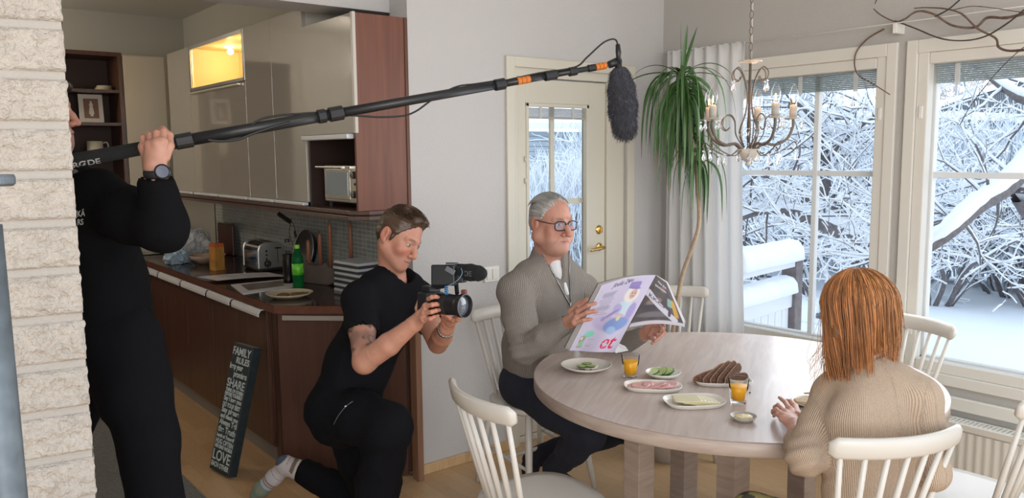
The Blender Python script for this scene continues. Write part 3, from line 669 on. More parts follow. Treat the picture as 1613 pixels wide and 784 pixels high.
# round black pan leaning on the tiles
pn = thing('frying_pan', 'black frying pan with a pale rim, leaning on the tiles', 'pan', (2.13, 4.75, ZT))
Mp = Matrix.Rotation(-math.radians(78), 3, 'Y')
ctr = (2.15, 4.76, ZT+.148)
MB().lathe([(0, 0), (.118, 0), (.143, .034), (.14, .036), (.115, .006), (0, .006)], ctr, 40, M=Mp).build('body', mat('black_iron', (.012, .012, .013), .35), pn, smooth=True)
MB().lathe([(.141, .034), (.145, .036), (.1415, .039), (.1385, .036)], ctr, 40, M=Mp).build('rim', mat('pan_rim', (.5, .5, .5), .3, metal=.8), pn, smooth=True)
MB().lathe([(.116, -.0012), (.118, -.0016), (.120, 0)], ctr, 40, M=Mp).build('base_ring', MATS['pan_rim'], pn, smooth=True)
# candles in a concrete fish-shaped holder
hold = thing('candle_holder', 'grey brown fish shaped candle holder on the worktop', 'candle holder', (2.05, 4.4, ZT))
pr = [(-.19, .0), (-.16, .035), (-.235, .11), (-.15, .105), (-.10, .14), (-.06, .11), (0, .11), (.045, .115), (.07, .135), (.10, .11), (.15, .10), (.18, .06), (.15, .02), (.09, 0)]
fa = Vector((.30, -.95, 0)).normalized(); fn = Vector((.95, .30, 0)).normalized()
base = Vector((2.06, 4.42, ZT))
w = MB(); w.add([base+fa*x+Vector((0, 0, z))-fn*.025 for x, z in pr]+[base+fa*x+Vector((0, 0, z))+fn*.025 for x, z in pr], [tuple(range(len(pr)))[::-1], tuple(range(len(pr), 2*len(pr)))]+[(i, (i+1) % len(pr), len(pr)+(i+1) % len(pr), len(pr)+i) for i in range(len(pr))])
w.build('body', mat('grey_clay', (.13, .10, .085), .8, var=.1), hold, bevel=.006)
m_can = mat('copper_brown_wax', (.33, .125, .07), .4, sss=.05); m_wick = mat('black_wick', (.01, .01, .01), .9)
cands = [(-.085, .108, .145, 'shortest copper brown candle in the fish shaped holder'), (.015, .108, .19, 'second copper brown candle from the left, in the fish shaped holder'), (.10, .105, .265, 'third copper brown candle from the left, in the fish shaped holder'), (.185, .03, .33, 'rightmost tall copper brown candle, behind the striped magazines')]
for s_, zb, hh, lab in cands:
    p = base+fa*s_+Vector((0, 0, zb))
    if s_ > .18: p = base+fa*.215+fn*.05+Vector((0, 0, 0)); hh = .365
    c_ = thing('candle', lab, 'candle', p, 'copper brown candles on the worktop')
    MB().lathe([(0, 0), (.0115, 0), (.0105, hh*.9), (.006, hh), (0, hh+.002)], p, 14).build('wax', m_can, c_, smooth=True)
    MB().tube([p+Vector((0, 0, hh)), p+Vector((.001, 0, hh+.014))], .0016, 6).build('wick', m_wick, c_)
# stack of striped magazines
m_st1 = mat('magazine_white', (.60, .62, .63), .5); m_st2 = mat('magazine_dark', (.05, .05, .055), .5)
for k in range(11):
    o = MB().obox((0, 0, 0), .085, .12, .0072).build('magazine', m_st1 if k % 2 == 0 else m_st2, bevel=.001)
    o.location = (2.115+.004*math.sin(k*2.2), 4.03+.004*math.cos(k*1.7), ZT+.008+k*.0155); o.rotation_euler = (0, 0, .12+.02*math.sin(k*3))
    pos = ['bottom', 'second from the bottom', 'third from the bottom', 'fourth from the bottom', 'fifth from the bottom', 'middle', 'fifth from the top', 'fourth from the top', 'third from the top', 'second from the top', 'top'][k]
    tag(o, '%s magazine, %s of the striped stack beside the candles' % ('white' if k % 2 == 0 else 'black', pos), 'magazine', 'magazines in the striped stack')
# plug adapter with cord under the board
ad = thing('power_adapter', 'black power adapter hanging under the board with its cord', 'adapter', (2.13, 4.95, 1.30))
p0 = at(438, 336, 5.25); p1 = at(458, 350, 5.25)
dv = (p1-p0).normalized()
w = MB(); w.tube([p0, p1], .02, 4, flat=(1.1, .8)); w.build('body', m_dark, ad, bevel=.003)
w = MB(); w.tube(spline([p1, at(456, 365, 5.28), at(459, 380, 5.3), at(462, 385, 5.32)], 6), .0022, 6); w.tube(spline([p1+Vector((.01, 0, 0)), at(465, 362, 5.28), at(467, 375, 5.28)], 6), .0022, 6); w.build('cord', m_dark, ad, smooth=True)
w = MB(); w.tube([at(464, 364, 5.28), at(466, 373, 5.28)], .012, 6, flat=(1, .6)); w.build('cord_switch', m_dark, ad)
# ------------------------------------------------------------------ family rules sign leaning on the base cabinet
sg = thing('wooden_sign', 'tall dark wooden sign with white family rules, leaning on the cabinet', 'sign', (1.35, 4.1, 0))
BL, BR = Vector((1.316, 4.252, 0.0)), Vector((1.346, 4.051, 0.0))
tl = Vector((1.30+.205, 4.245, .80)); up_ = None
XR = (BR-BL).normalized(); Wd = .200
nrm0 = Vector((-XR.y, XR.x, 0)); 
if nrm0.x > 0: nrm0 = -nrm0                          # pointing to the room
ang = math.asin(.175/.67)
UPs = Vector((0, 0, 1))*math.cos(ang)-nrm0*math.sin(ang); NS = UPs.cross(XR); NS = NS if NS.dot(nrm0) > 0 else -NS
Hs, Ts = .67, .050
off = Vector((0, 0, abs(NS.z)*Ts+.001))
def sp(u, v, d): return BL+off+XR*u+UPs*v-NS*d*1.0
w = MB(); vs = [sp(u, v, d) for u in (0, Wd) for v in (0, Hs) for d in (0, Ts)]
w.add(vs, [(0, 1, 3, 2), (4, 6, 7, 5), (0, 4, 5, 1), (2, 3, 7, 6), (0, 2, 6, 4), (1, 5, 7, 3)]); w.build('board', mat('black_green_board', (.017, .028, .033), .45, var=.2, vscale=30), sg, bevel=.002)
w = MB(); w.add([sp(.001, Hs+.0005, .002), sp(Wd-.001, Hs+.0005, .002), sp(Wd-.001, Hs+.0005, Ts-.002), sp(.001, Hs+.0005, Ts-.002)], [(0, 1, 2, 3)]); w.build('top_edge', mat('sign_top_edge', (.24, .26, .27), .5), sg)
m_sl = mat('sign_lettering', (.58, .66, .66), .6)
rows = [('FAMILY', .070, 'c', 1), ('RULES', .055, 'r', 1), ('keep your', .050, 'l', 0), ('promises', .052, 'r', 0), ('SHARE', .074, 'c', 1), ('THINK OF OTHERS', .030, 'c', 1), ('BEFORE YOURSELF', .030, 'c', 1), ('Say I love you', .042, 'c', 0), ('DO YOUR BEST', .038, 'c', 1), ('Say please', .047, 'c', 0), ('and thank you', .038, 'c', 0), ('Always Tell', .048, 'c', 0), ('the Truth', .054, 'c', 0), ('Laugh at Yourself', .032, 'c', 0), ('HUG OFTEN', .042, 'c', 1), ('USE KIND WORDS', .030, 'c', 1), ('LOVE', .090, 'c', 1), ('EACH OTHER', .042, 'c', 1)]
tot = sum(r[1] for r in rows); sc_ = (Hs-.03)/tot; v = Hs-.012
for body, h_, al, up2 in rows:
    h2 = h_*sc_; v -= h2
    t_ = text('lettering', body, m_sl, None, (0, 0, 0), (1, 0, 0), (0, 1, 0), h2*1.12, .0003, off=.0012)
    xs = [q.co.x for q in t_.data.vertices]; x0, x1 = min(xs), max(xs); tw = Wd*(.9 if al == 'c' else .66)
    sc2 = tw/(x1-x0); u0 = {'c': Wd*.05, 'l': Wd*.04, 'r': Wd*.30}[al]
    yb = .22*h2 if (not up2) else .10*h2
    for q in t_.data.vertices:
        u = u0+(q.co.x-x0)*sc2; vv = v+yb+q.co.y; q.co = sp(u, vv, -.0006-q.co.z)
    parent_to(t_, sg)
# ================================================================== THE WINTER GARDEN
GZ = -.35
def snowy(name, bark, rough=.9):
    """bark below, snow where the surface looks up"""
    m = mat(name, bark, rough); return m
m_snow = mat('fresh_snow', (.86, .90, .95), .8, bump=.3, bscale=12)
m_bark = mat('grey_bark', (.17, .15, .15), .95, var=.25, vscale=30)
m_frost = mat('frosted_twigs', (.68, .74, .80), .9)
m_frost2 = mat('sunlit_pink_twigs', (.66, .62, .62), .9)  # pink sunlight on the far trees put into the twig colour
nu, nv = 70, 60; vs = []; fs = []
for j in range(nv+1):
    for i in range(nu+1):
        x = WX+.25+(i/nu)**1.6*50; y = -14+44*j/nv
        z = GZ+.05*noise.fractal(Vector((x*.7, y*.7, 1)), .8, 2, 4)*(1 if x < 12 else 2)+max(0, (x-16))*.055
        vs.append((x, y, z))
        if i < nu and j < nv: a = j*(nu+1)+i; fs.append((a, a+1, a+nu+2, a+nu+1))
g = struct('floor_snow', MB().add(vs, fs), m_snow, smooth=True)
vs = []; fs = []
for j in range(31):
    for i in range(31):
        x = 2.3+2.0*i/30*1.0; y = DY+.2+26*(j/30)**1.5; x = -2+ (x-2.3)/2.0*6.2; z = GZ+.04*noise.fractal(Vector((x*.7, y*.7, 5)), .8, 2, 4)
        vs.append((x, y if y > 7.5 or x > 2.5 else 7.5, z))
        if i < 30 and j < 30: a = j*31+i; fs.append((a, a+1, a+32, a+31))
class Tree:
    def __init__(s, seed): s.r = random.Random(seed); s.b = MB(); s.s = MB(); s.n = 0
    def poly(s, pts, rads, snow=1.0, nb=5):
        s.n += len(pts); s.b.tube(pts, rads, nb, cap=False)
        if snow > 0:
            run = []; rr = []
            def flush():
                if len(run) > 1: s.s.tube(run, rr, 5, cap=True, flat=(1, 1))
            for i, p in enumerate(pts):
                q = pts[min(i+1, len(pts)-1)]-pts[max(i-1, 0)]; st = abs(q.normalized().z) if q.length else 1
                if st < .93:
                    h = (.42*rads[i]+(.0045 if rads[i] < .012 else .008))*snow*(1-.45*st)*s.r.uniform(.7, 1.2)
                    run.append(p+Vector((0, 0, rads[i]*.75+h*.4))); rr.append(rads[i]*.50+h)
                else: flush(); run, rr = [], []
            flush()
    def grow(s, p, d, L, r, depth, up=.0, snow=1.0, wild=.35, kids=(3, 5)):
        R = s.r; n = max(4, int(L/.12)); pts = [Vector(p)]; d = Vector(d).normalized(); rads = [r]
        for i in range(n):
            d = (d+Vector((R.gauss(0, 1), R.gauss(0, 1), R.gauss(0, .8)+up))*wild*.35).normalized()
            pts.append(pts[-1]+d*L/n); rads.append(max(.0022, r*(1-.75*(i+1)/n)))
        s.poly(pts, rads, snow, 5 if r > .02 else 4)
        if depth > 0 and s.n < 9000:
            for k in range(R.randint(*kids)):
                i = R.randint(max(1, n//5), n); t = (pts[i]-pts[i-1]).normalized()
                a = Vector((R.gauss(0, 1), R.gauss(0, 1), R.gauss(.25, .6))).normalized()
                s.grow(pts[i], (t*.75+a*.85), L*R.uniform(.45, .72), max(.0035, rads[i]*.72), depth-1, up, snow, wild, kids)
    def done(s, name, label, cat, base, group, bark=None, snowm=None):
        o = thing(name, label, cat, base, group)
        s.b.build('branches', bark or m_bark, o, smooth=True)
        if s.s.v: s.s.build('snow_cover', snowm or m_snow, o, smooth=True)
        return o
# the apple tree whose limbs cross the right window
T = Tree(3); base = (7.4, 2.0, GZ)
T.poly(spline([base, (7.3, 2.1, .4), (7.1, 2.25, .9), (6.8, 2.4, 1.3)], 4), [.11, .105, .10, .10, .095, .095, .09, .09, .085, .085, .08, .08, .075][:13], .8, 8)
lim = spline([(6.8, 2.4, 1.3), at(1640, 240, 6.2), at(1590, 292, 5.9), at(1540, 326, 5.7), at(1490, 370, 5.5), at(1440, 400, 5.6), at(1400, 408, 5.9)], 6)
T.poly(lim, [lerp(.075, .03, i/(len(lim)-1)) for i in range(len(lim))], 1.5, 8)
lim2 = spline([(6.8, 2.4, 1.3), at(1640, 180, 6.2), at(1600, 150, 6.4), at(1560, 120, 6.8), at(1540, 90, 7.0)], 5)
T.poly(lim2, [lerp(.06, .02, i/(len(lim2)-1)) for i in range(len(lim2))], 1.0, 6)
for L_, kn_ in ((lim, 15), (lim2, 5)):
    for k in range(kn_):
        p = L_[T.r.randint(3, len(L_)-1)]
        T.grow(p, (T.r.gauss(0, .5), T.r.gauss(.6, 1.), T.r.gauss(.1, .7)), T.r.uniform(.6, 1.2), .013, 3, .05, 1.1, kids=(2, 4))
T.done('apple_tree', 'snowy apple tree with the thick low limb crossing the right window', 'tree', base, 'snowy apple trees in the garden')
# the old apple tree seen through the left window
T = Tree(11); base = (8.9, 5.2, GZ)
tr = spline([base, at(1395, 440, 8.6), at(1372, 400, 8.2), at(1340, 372, 7.9), at(1300, 356, 7.6), at(1262, 338, 7.5), at(1210, 330, 7.4), at(1160, 345, 7.3)], 5)
T.poly(tr, [lerp(.10, .03, i/(len(tr)-1)) for i in range(len(tr))], 1.3, 8)
t2 = spline([at(1340, 372, 7.9), at(1330, 335, 7.9), at(1300, 300, 7.8), at(1296, 262, 7.7), at(1290, 220, 7.7), at(1270, 180, 7.6), at(1245, 160, 7.6)], 5)
T.poly(t2, [lerp(.085, .05, i/(len(t2)-1)) for i in range(len(t2))], .9, 8)
t3 = spline([at(1296, 262, 7.7), at(1330, 220, 7.5), at(1360, 195, 7.4), at(1385, 180, 7.3)], 5); T.poly(t3, [lerp(.03, .014, i/(len(t3)-1)) for i in range(len(t3))], 1.4, 6)
t4 = spline([at(1372, 290, 7.9), at(1340, 260, 7.9), at(1310, 220, 7.8), at(1296, 200, 7.8)], 5); T.poly(t4, [lerp(.035, .02, i/(len(t4)-1)) for i in range(len(t4))], 1.3, 6)
t5 = spline([at(1300, 356, 7.6), at(1260, 300, 7.5), at(1220, 280, 7.4), at(1180, 275, 7.3)], 5); T.poly(t5, [lerp(.04, .015, i/(len(t5)-1)) for i in range(len(t5))], 1.4, 6)
t6 = spline([at(1300, 190, 7.7), at(1320, 186, 7.6), at(1350, 188, 7.5), at(1386, 192, 7.4)], 5); T.poly(t6, [lerp(.022, .012, i/(len(t6)-1)) for i in range(len(t6))], 1.6, 6)
for L_, kk in ((tr, 26), (t2, 22), (t3, 9), (t4, 9), (t5, 12), (t6, 8)):
    for k in range(kk):
        p = L_[T.r.randint(4, len(L_)-1)]
        T.grow(p, (T.r.gauss(-.2, .6), T.r.gauss(0, 1.), T.r.gauss(.1, .7)), T.r.uniform(.5, 1.2), .012, 3, .05, 1.1, kids=(2, 4))
T.done('apple_tree', 'snowy old apple tree with a bent grey trunk behind the left window', 'tree', base, 'snowy apple trees in the garden')
# shrubs at the edge of the lawn
spots = [((10.9, 4.9, GZ), 'leafless snowy shrub on the left in the right window, with many stems'), ((11.6, 3.6, GZ), 'leafless snowy shrub with a thick leaning stem, right of the middle of the right window'), ((10.4, 6.1, GZ), 'leafless snowy shrub behind the bent apple trunk'), ((11.0, 7.3, GZ), 'leafless snowy shrub left of the bent apple trunk'), ((12.3, 3.0, GZ), 'leafless snowy shrub at the right edge of the right window'), ((10.2, 8.6, GZ), 'leafless snowy shrub above the snowy railing'), ((12.2, 4.3, GZ-.0), 'leafless snowy shrub behind the two front shrubs in the right window')]
for i, (b_, lab) in enumerate(spots):
    T = Tree(20+i)
    for k in range(11):
        a = T.r.uniform(0, 6.28); q = Vector(b_)+Vector((math.cos(a)*.25, math.sin(a)*.35, 0))
        T.grow(q, (math.cos(a)*.45, math.sin(a)*.6, 1.0), T.r.uniform(1.3, 2.2), T.r.uniform(.018, .040), 3, .0, 1.1, .4, kids=(3, 4))
    T.done('snowy_shrub', lab, 'shrub', b_, 'snowy shrubs at the edge of the lawn')
# frosted hedge: dense upright twigs, one hedge per stretch
def hedge(name, label, p0, p1, h, n, seed, m, cat='hedge', group=None, depth=1.0, rad=.008, lean=.12):
    R = random.Random(seed); w = MB(); p0, p1 = Vector(p0), Vector(p1); t = (p1-p0).normalized(); nn = Vector((-t.y, t.x, 0))
    for i in range(n):
        b_ = p0.lerp(p1, R.random())+nn*R.uniform(-depth, depth)*.5; hh = h*R.uniform(.45, 1.08)
        z0 = R.uniform(0, .5)*h
        d = Vector((R.gauss(0, lean), R.gauss(0, lean), 1)); pts = [b_+Vector((0, 0, z0*.8))]; 
        for k in range(4): pts.append(pts[-1]+d*((hh-z0*.8)/4)); d = d+Vector((R.gauss(0, lean), R.gauss(0, lean), 0))
        w.tube(pts, [rad*1.2, rad, rad, rad*.8, rad*.4], 3, cap=False)
        for k in range(3):
            q = pts[R.randint(1, 3)]; e = Vector((R.gauss(0, .6), R.gauss(0, .6), .9)).normalized()*R.uniform(.15, .4)*h*.35
            w.tube([q, q+e*.5+Vector((0, 0, -.01)), q+e], [rad*.7, rad*.6, rad*.3], 3, cap=False)
    o = w.build(name, m, loc=p0); tag(o, label, cat, group); return o
hedge('frosted_hedge', 'pale blue frosted hedge across the garden behind the apple trees', (13.2, 1.5, GZ), (12.6, 13.5, GZ), 2.5, 5200, 1, m_frost, depth=1.6, rad=.014)
hedge('frosted_hedge', 'pale frosted bushes outside the garden door', (6.6, 9.2, GZ), (9.6, 8.6, GZ), 1.95, 1500, 2, mat('frost_white', (.78, .82, .86), .9), depth=1.2, rad=.009, lean=.16)
for i, (x, y, h, lab) in enumerate([(18.2, 11.6, 5.0, 'tall frosted tree left of the neighbouring house, its crown high in the left window'), (16.5, 13.2, 4.6, 'blue frosted fir-like tree seen above the lit bulbs of the chandelier'), (27, 9.0, 7.0, 'pinkish frosted tree rising behind the roof'), (28, 12.0, 6.8, 'pinkish frosted tree at the left edge behind the roof'), (29, 6.0, 7.4, 'pinkish frosted tree behind the right end of the roof')]):
    T = Tree(60+i); g_ = x > 25
    R = T.r
    zb = GZ+max(0, (x-16))*.055
    T.b.tube([(x, y, zb), (x, y, zb+h*.6)], [.12, .06], 6, cap=False)
    for k in range(1100):
        zz = R.uniform(.15, .95)*h; rr = (1-zz/h)**.6*h*.42; a = R.uniform(0, 6.28)
        p = Vector((x+math.cos(a)*rr*R.uniform(.05, .8), y+math.sin(a)*rr*R.uniform(.05, .8), zb+zz)); d = Vector((math.cos(a)+R.gauss(0, .5), math.sin(a)+R.gauss(0, .5), R.gauss(.5, .6))).normalized()*R.uniform(.25, .7)
        T.b.tube([p, p+d*.5+Vector((0, 0, .03)), p+d], [.022, .018, .008], 3, cap=False)
    T.done('frosted_tree', lab, 'tree', (x, y, zb), 'frosted trees beyond the garden', bark=m_frost2 if g_ else m_frost)
# neighbouring house with snow on its roofs
hs = thing('neighbour_house', 'grey boarded neighbouring house with snowy low roofs, beyond the right window', 'house', (19, 7.5, GZ))
m_sid = mat('grey_siding', (.17, .19, .21), .8, var=.2, vscale=6, stretch=(1, 6, .1))
a0, a1 = at(1478, 168, 18.5), at(1680, 108, 18.5); b0, b1 = at(1478, 186, 17.4), at(1700, 196, 17.4)
bk = Vector((4.5, 1.2, .4))
w = MB(); w.add([a0, a1, a1+bk, a0+bk]+[q+Vector((0, 0, .12)) for q in (a0, a1, a1+bk, a0+bk)], [(0, 1, 2, 3), (4, 7, 6, 5), (0, 4, 5, 1), (1, 5, 6, 2), (2, 6, 7, 3), (3, 7, 4, 0)]); w.build('upper_roof', m_snow, hs)
w = MB(); w.add([b0, b1, b1+bk*.25, b0+bk*.25]+[q+Vector((0, 0, .10)) for q in (b0, b1, b1+bk*.25, b0+bk*.25)], [(0, 1, 2, 3), (4, 7, 6, 5), (0, 4, 5, 1), (1, 5, 6, 2), (2, 6, 7, 3), (3, 7, 4, 0)]); w.build('lower_roof', m_snow, hs)
c0, c1 = a0+Vector((.3, .1, 0)), a1+Vector((.3, .1, 0)); w = MB(); e0 = Vector((c0.x, c0.y, GZ)); e1 = Vector((c1.x, c1.y, GZ)); th = Vector((3, 1, 0))
w.add([e0, e1, c1, c0, e0+th, e1+th, c1+th, c0+th], [(0, 1, 2, 3), (4, 7, 6, 5), (0, 4, 5, 1), (3, 2, 6, 7), (1, 5, 6, 2), (0, 3, 7, 4)]); w.build('siding', m_sid, hs)
w = MB()
for k in range(60):
    q0 = e0.lerp(e1, k/60); q1 = c0.lerp(c1, k/60); w.tube([q0+Vector((-.01, 0, 0)), q1+Vector((-.01, 0, 0))], .012, 4, cap=False)
w.build('board_battens', mat('batten_grey', (.26, .28, .30), .8), hs)
# the house beyond the garden door
h2 = thing('neighbour_house', 'pale blue boarded house with a snowy roof edge, beyond the garden door', 'house', (12.5, 14.5, GZ))
m_ps = mat('pale_blue_siding', (.52, .60, .66), .7)
w = MB(); 
for k in range(22): w.obox((12.3, 14.3-.0+.012*(k % 2), 2.10-.115*k), 3.4, .02, .054)
w.build('siding', m_ps, h2)
MB().box(8.9, 15.7, 14.33, 19, GZ, 2.1).build('wall', mat('house_wall_blue', (.36, .44, .52), .7), h2)
w = MB(); w.add([(8.5, 13.9, 2.15), (16.2, 13.9, 2.25), (16.2, 19, 3.3), (8.5, 19, 3.2), (8.5, 13.9, 2.30), (16.2, 13.9, 2.40), (16.2, 19, 3.5), (8.5, 19, 3.4)], [(0, 1, 2, 3), (4, 7, 6, 5), (0, 4, 5, 1), (1, 5, 6, 2), (2, 6, 7, 3), (3, 7, 4, 0)]); w.build('roof', m_snow, h2)
# terrace railing with thick snow
rl = thing('terrace_railing', 'white terrace railing with thick snow on its rails and a dark end post', 'railing', (4.9, 3.2, GZ))
A_ = at(1150, 430, 5.15); B_ = at(1246, 430, 5.8); A_.z = B_.z = 0
dr = (B_-A_).normalized(); nr = Vector((-dr.y, dr.x, 0)); L_ = (B_-A_).length; rz = math.atan2(dr.y, dr.x); mid = (A_+B_)/2
m_rail = mat('white_rail_paint', (.74, .77, .82), .6)
w = MB(); w.obox((mid.x, mid.y, .86), L_/2, .045, .02, rz); w.build('rail', m_rail, rl, bevel=.004)
w = MB(); w.obox((mid.x, mid.y, .60), L_/2, .03, .05, rz); w.build('rail', m_rail, rl, bevel=.004)
w = MB(); n_ = int(L_/.105)
for k in range(n_): q = A_+dr*(k+.5)*.105-nr*.0; w.obox((q.x, q.y, .12), .049, .011, .46, rz)
w.build('boards', m_rail, rl, bevel=.002)
w = MB(); q = B_+dr*.02; w.obox((q.x, q.y, .25), .055, .055, .66, rz); w.build('post', mat('grey_brown_post', (.20, .17, .17), .9, var=.2, vscale=20), rl, bevel=.004)
def snowcap(z, h, wd, s0=0, s1=1, seed=0):
    w = MB(); n = 40; ring = 12; vs = []
    for i in range(n+1):
        u = lerp(s0, s1, i/n); p = A_+dr*L_*u; e = min(1, min(i, n-i)/1.5+.25); hh = h*e*(1+.12*noise.noise(Vector((u*9, seed, 0)))); ww = wd*(.85+.15*e)*(1+.08*noise.noise(Vector((u*7, seed+4, 0))))
        for k in range(ring):
            a = 2*math.pi*k/ring; c_, s_ = math.cos(a), math.sin(a)
            vs.append(p+nr*ww*c_*(abs(c_)**-.3 if abs(c_) > .05 else 1)+Vector((0, 0, z+(hh*max(0, s_)**.7 if s_ > 0 else .012*s_))))
    fs = [(i*ring+k, i*ring+(k+1) % ring, (i+1)*ring+(k+1) % ring, (i+1)*ring+k) for i in range(n) for k in range(ring)]+[tuple(range(ring))[::-1], tuple(range(n*ring, (n+1)*ring))]
    w.add(vs, fs); return w
snowcap(.895, .14, .10, 0, 1.03, 1).build('snow_cap', m_snow, rl, smooth=True)
snowcap(.665, .12, .085, 0, .96, 2).build('snow_cap', m_snow, rl, smooth=True)
# ================================================================== DINING FURNITURE
m_table = wood('whitewashed_ash', (.54, .455, .41), (.45, .36, .315), (1.2, 11, 11), rough=.30)
m_tedge = wood('ash_edge', (.44, .35, .29), (.37, .28, .23), (2, 2, 14), rough=.4)
m_chair = mat('off_white_chair_paint', (.62, .575, .51), .32)
TC = (2.73, 2.003); TR = .806; TZ = .74
tb = thing('dining_table', 'large round whitewashed ash dining table on four square posts', 'table', (TC[0], TC[1], 0))
n = 128
o = MB().lathe([(0, TZ-.003), (TR-.004, TZ-.003), (TR-.001, TZ-.001), (TR-.004, TZ), (0, TZ)], (0, 0, 0), n).build('tabletop', m_table, tb); o.location = (0, 0, 0); o.rotation_euler = (0, 0, math.radians(32))
o = MB().lathe([(0, TZ-.052), (TR-.003, TZ-.052), (TR, TZ-.049), (TR, TZ-.004), (TR-.002, TZ-.0025), (0, TZ-.0025)], (0, 0, 0), n).build('table_edge', m_tedge, tb, smooth=False); o.location = (0, 0, 0)
for p in o.data.polygons: p.use_smooth = abs(p.normal.z) < .5
legs = [(-.32, .20), (-.255, -.215), (.10, .31), (.37, -.12)]
for lx, ly in legs:
    o = MB().box(lx-.047, lx+.047, ly-.042, ly+.042, 0.0, TZ-.0525).build('leg', m_tedge, tb, bevel=.003); o.location = (0, 0, 0)
o = MB().obox((0, .03, TZ-.075), .36, .05, .022, .1).build('frame_beam', m_tedge, tb); o.location = (0, 0, 0)
w = MB()
for a, b in ((0, 2), (1, 3), (0, 1), (2, 3)):
    p, q = Vector((*legs[a], 0)), Vector((*legs[b], 0)); m_ = (p+q)/2; d = q-p
    o = MB().obox((m_.x, m_.y, .03), d.length/2-.05, .04, .03, math.atan2(d.y, d.x)).build('base_beam', m_tedge, tb, bevel=.003); o.location = (0, 0, 0)
# ---- spindle-back chair, built at the origin facing +Y
def make_chair(label, loc, rz, seven=7):
    t = thing('dining_chair', label, 'chair', (0, 0, 0), 'white spindle-back dining chairs')
    pts = []; N = 48
    for k in range(N):
        a = 2*math.pi*k/N; c_, s_ = math.cos(a), math.sin(a); rr = (abs(c_)**3+abs(s_)**3)**(-1/3)
        x = .212*rr*c_*(1+.06*s_); y = .205*rr*s_; pts.append((x, y))
    vs = []; fs = []
    for lev, (z, k_) in enumerate(((.424, .93), (.438, .99), (.452, 1.0), (.458, .975), (.458, .80), (.452, .45), (.450, .001))):
        vs += [(x*k_, y*k_, z) for x, y in pts]
    for lv in range(6):
        for k in range(N): fs.append((lv*N+k, lv*N+(k+1) % N, (lv+1)*N+(k+1) % N, (lv+1)*N+k))
    fs.append(tuple(range(N))[::-1])
    MB().add(vs, fs).build('seat', m_chair, t, smooth=True)
    ends = {}
    for sx in (-1, 1):
        for sy in (-1, 1):
            top = Vector((sx*.150, sy*.145, .432)); bot = Vector((sx*.205, sy*.215, .0)); ends[sx, sy] = (top, bot)
            pp = [bot, bot.lerp(top, .3), bot.lerp(top, .6), top]; MB().tube(pp, [.0115, .016, .0185, .0165], 12).build('leg', m_chair, t, smooth=True)
    def on(sx, sy, f): a, b = ends[sx, sy]; return b.lerp(a, f)
    for sx in (-1, 1):
        a, b = on(sx, -1, .46), on(sx, 1, .40); MB().tube([a, a.lerp(b, .3), a.lerp(b, .7), b], [.007, .010, .010, .007], 10).build('stretcher', m_chair, t, smooth=True)
    a = on(-1, -1, .45).lerp(on(-1, 1, .41), .5); b = on(1, -1, .45).lerp(on(1, 1, .41), .5); MB().tube([a, a.lerp(b, .3), a.lerp(b, .7), b], [.007, .010, .010, .007], 10).build('stretcher', m_chair, t, smooth=True)
    # crest rail: bent board
    M_ = 22; vs = []; ring = 10
    def crest(u):                                        # u in -1..1
        return Vector((.215*u, -.285+.058*u*u, .845))
    for i in range(M_+1):
        u = -1+2*i/M_; p = crest(u); tn = (crest(u+.01)-crest(u-.01)).normalized(); nn = Vector((-tn.y, tn.x, 0)); upv = Vector((0, -.18, 1)).normalized()
        e = min(1, (1-abs(u))/.06); hh = .033*(.55+.45*math.sqrt(max(0, e*(2-e)))); th = .0135*(.6+.4*e)
        for k in range(ring):
            a = 2*math.pi*k/ring; c_, s_ = math.cos(a), math.sin(a); q = (abs(c_)**4+abs(s_)**4)**(-.25); vs.append(p+nn*th*c_*q+upv*hh*s_*q)
    fs = [(i*ring+k, i*ring+(k+1) % ring, (i+1)*ring+(k+1) % ring, (i+1)*ring+k) for i in range(M_) for k in range(ring)]+[tuple(range(ring)), tuple(range(M_*ring, (M_+1)*ring))[::-1]]
    MB().add(vs, fs).build('crest_rail', m_chair, t, smooth=True)
    for k in range(seven):
        u = -.86+1.72*k/(seven-1); tp = crest(u)+Vector((0, .004, -.022)); bt = Vector((.148*u, -.172+.035*u*u, .452)); MB().tube([bt, bt.lerp(tp, .35), tp], [.0095, .0105, .008], 10).build('spindle', m_chair, t, smooth=True)
    t.location = loc; t.rotation_euler = (0, 0, rz); return t
ch = make_chair('empty white spindle-back chair in the left foreground, back to the wall', (1.765, 2.07, 0), math.radians(-98))
dup(ch, (2.295, 1.262, 0), math.radians(-24), 'white spindle-back chair the woman sits on, its curved rail across her back')
dup(ch, (2.52, 3.0, 0), math.radians(178), 'white spindle-back chair under the man with the newspaper')
dup(ch, (3.45, 2.90, 0), math.radians(136), 'empty white spindle-back chair beyond the table in front of the curtain')
dup(ch, (3.54, 1.80, 0), math.radians(77), 'empty white spindle-back chair between the table and the radiator, seen right of the woman')
dup(ch, (2.935, 1.185, 0), math.radians(5), 'white spindle-back chair at the right edge, only spindles and seat showing')
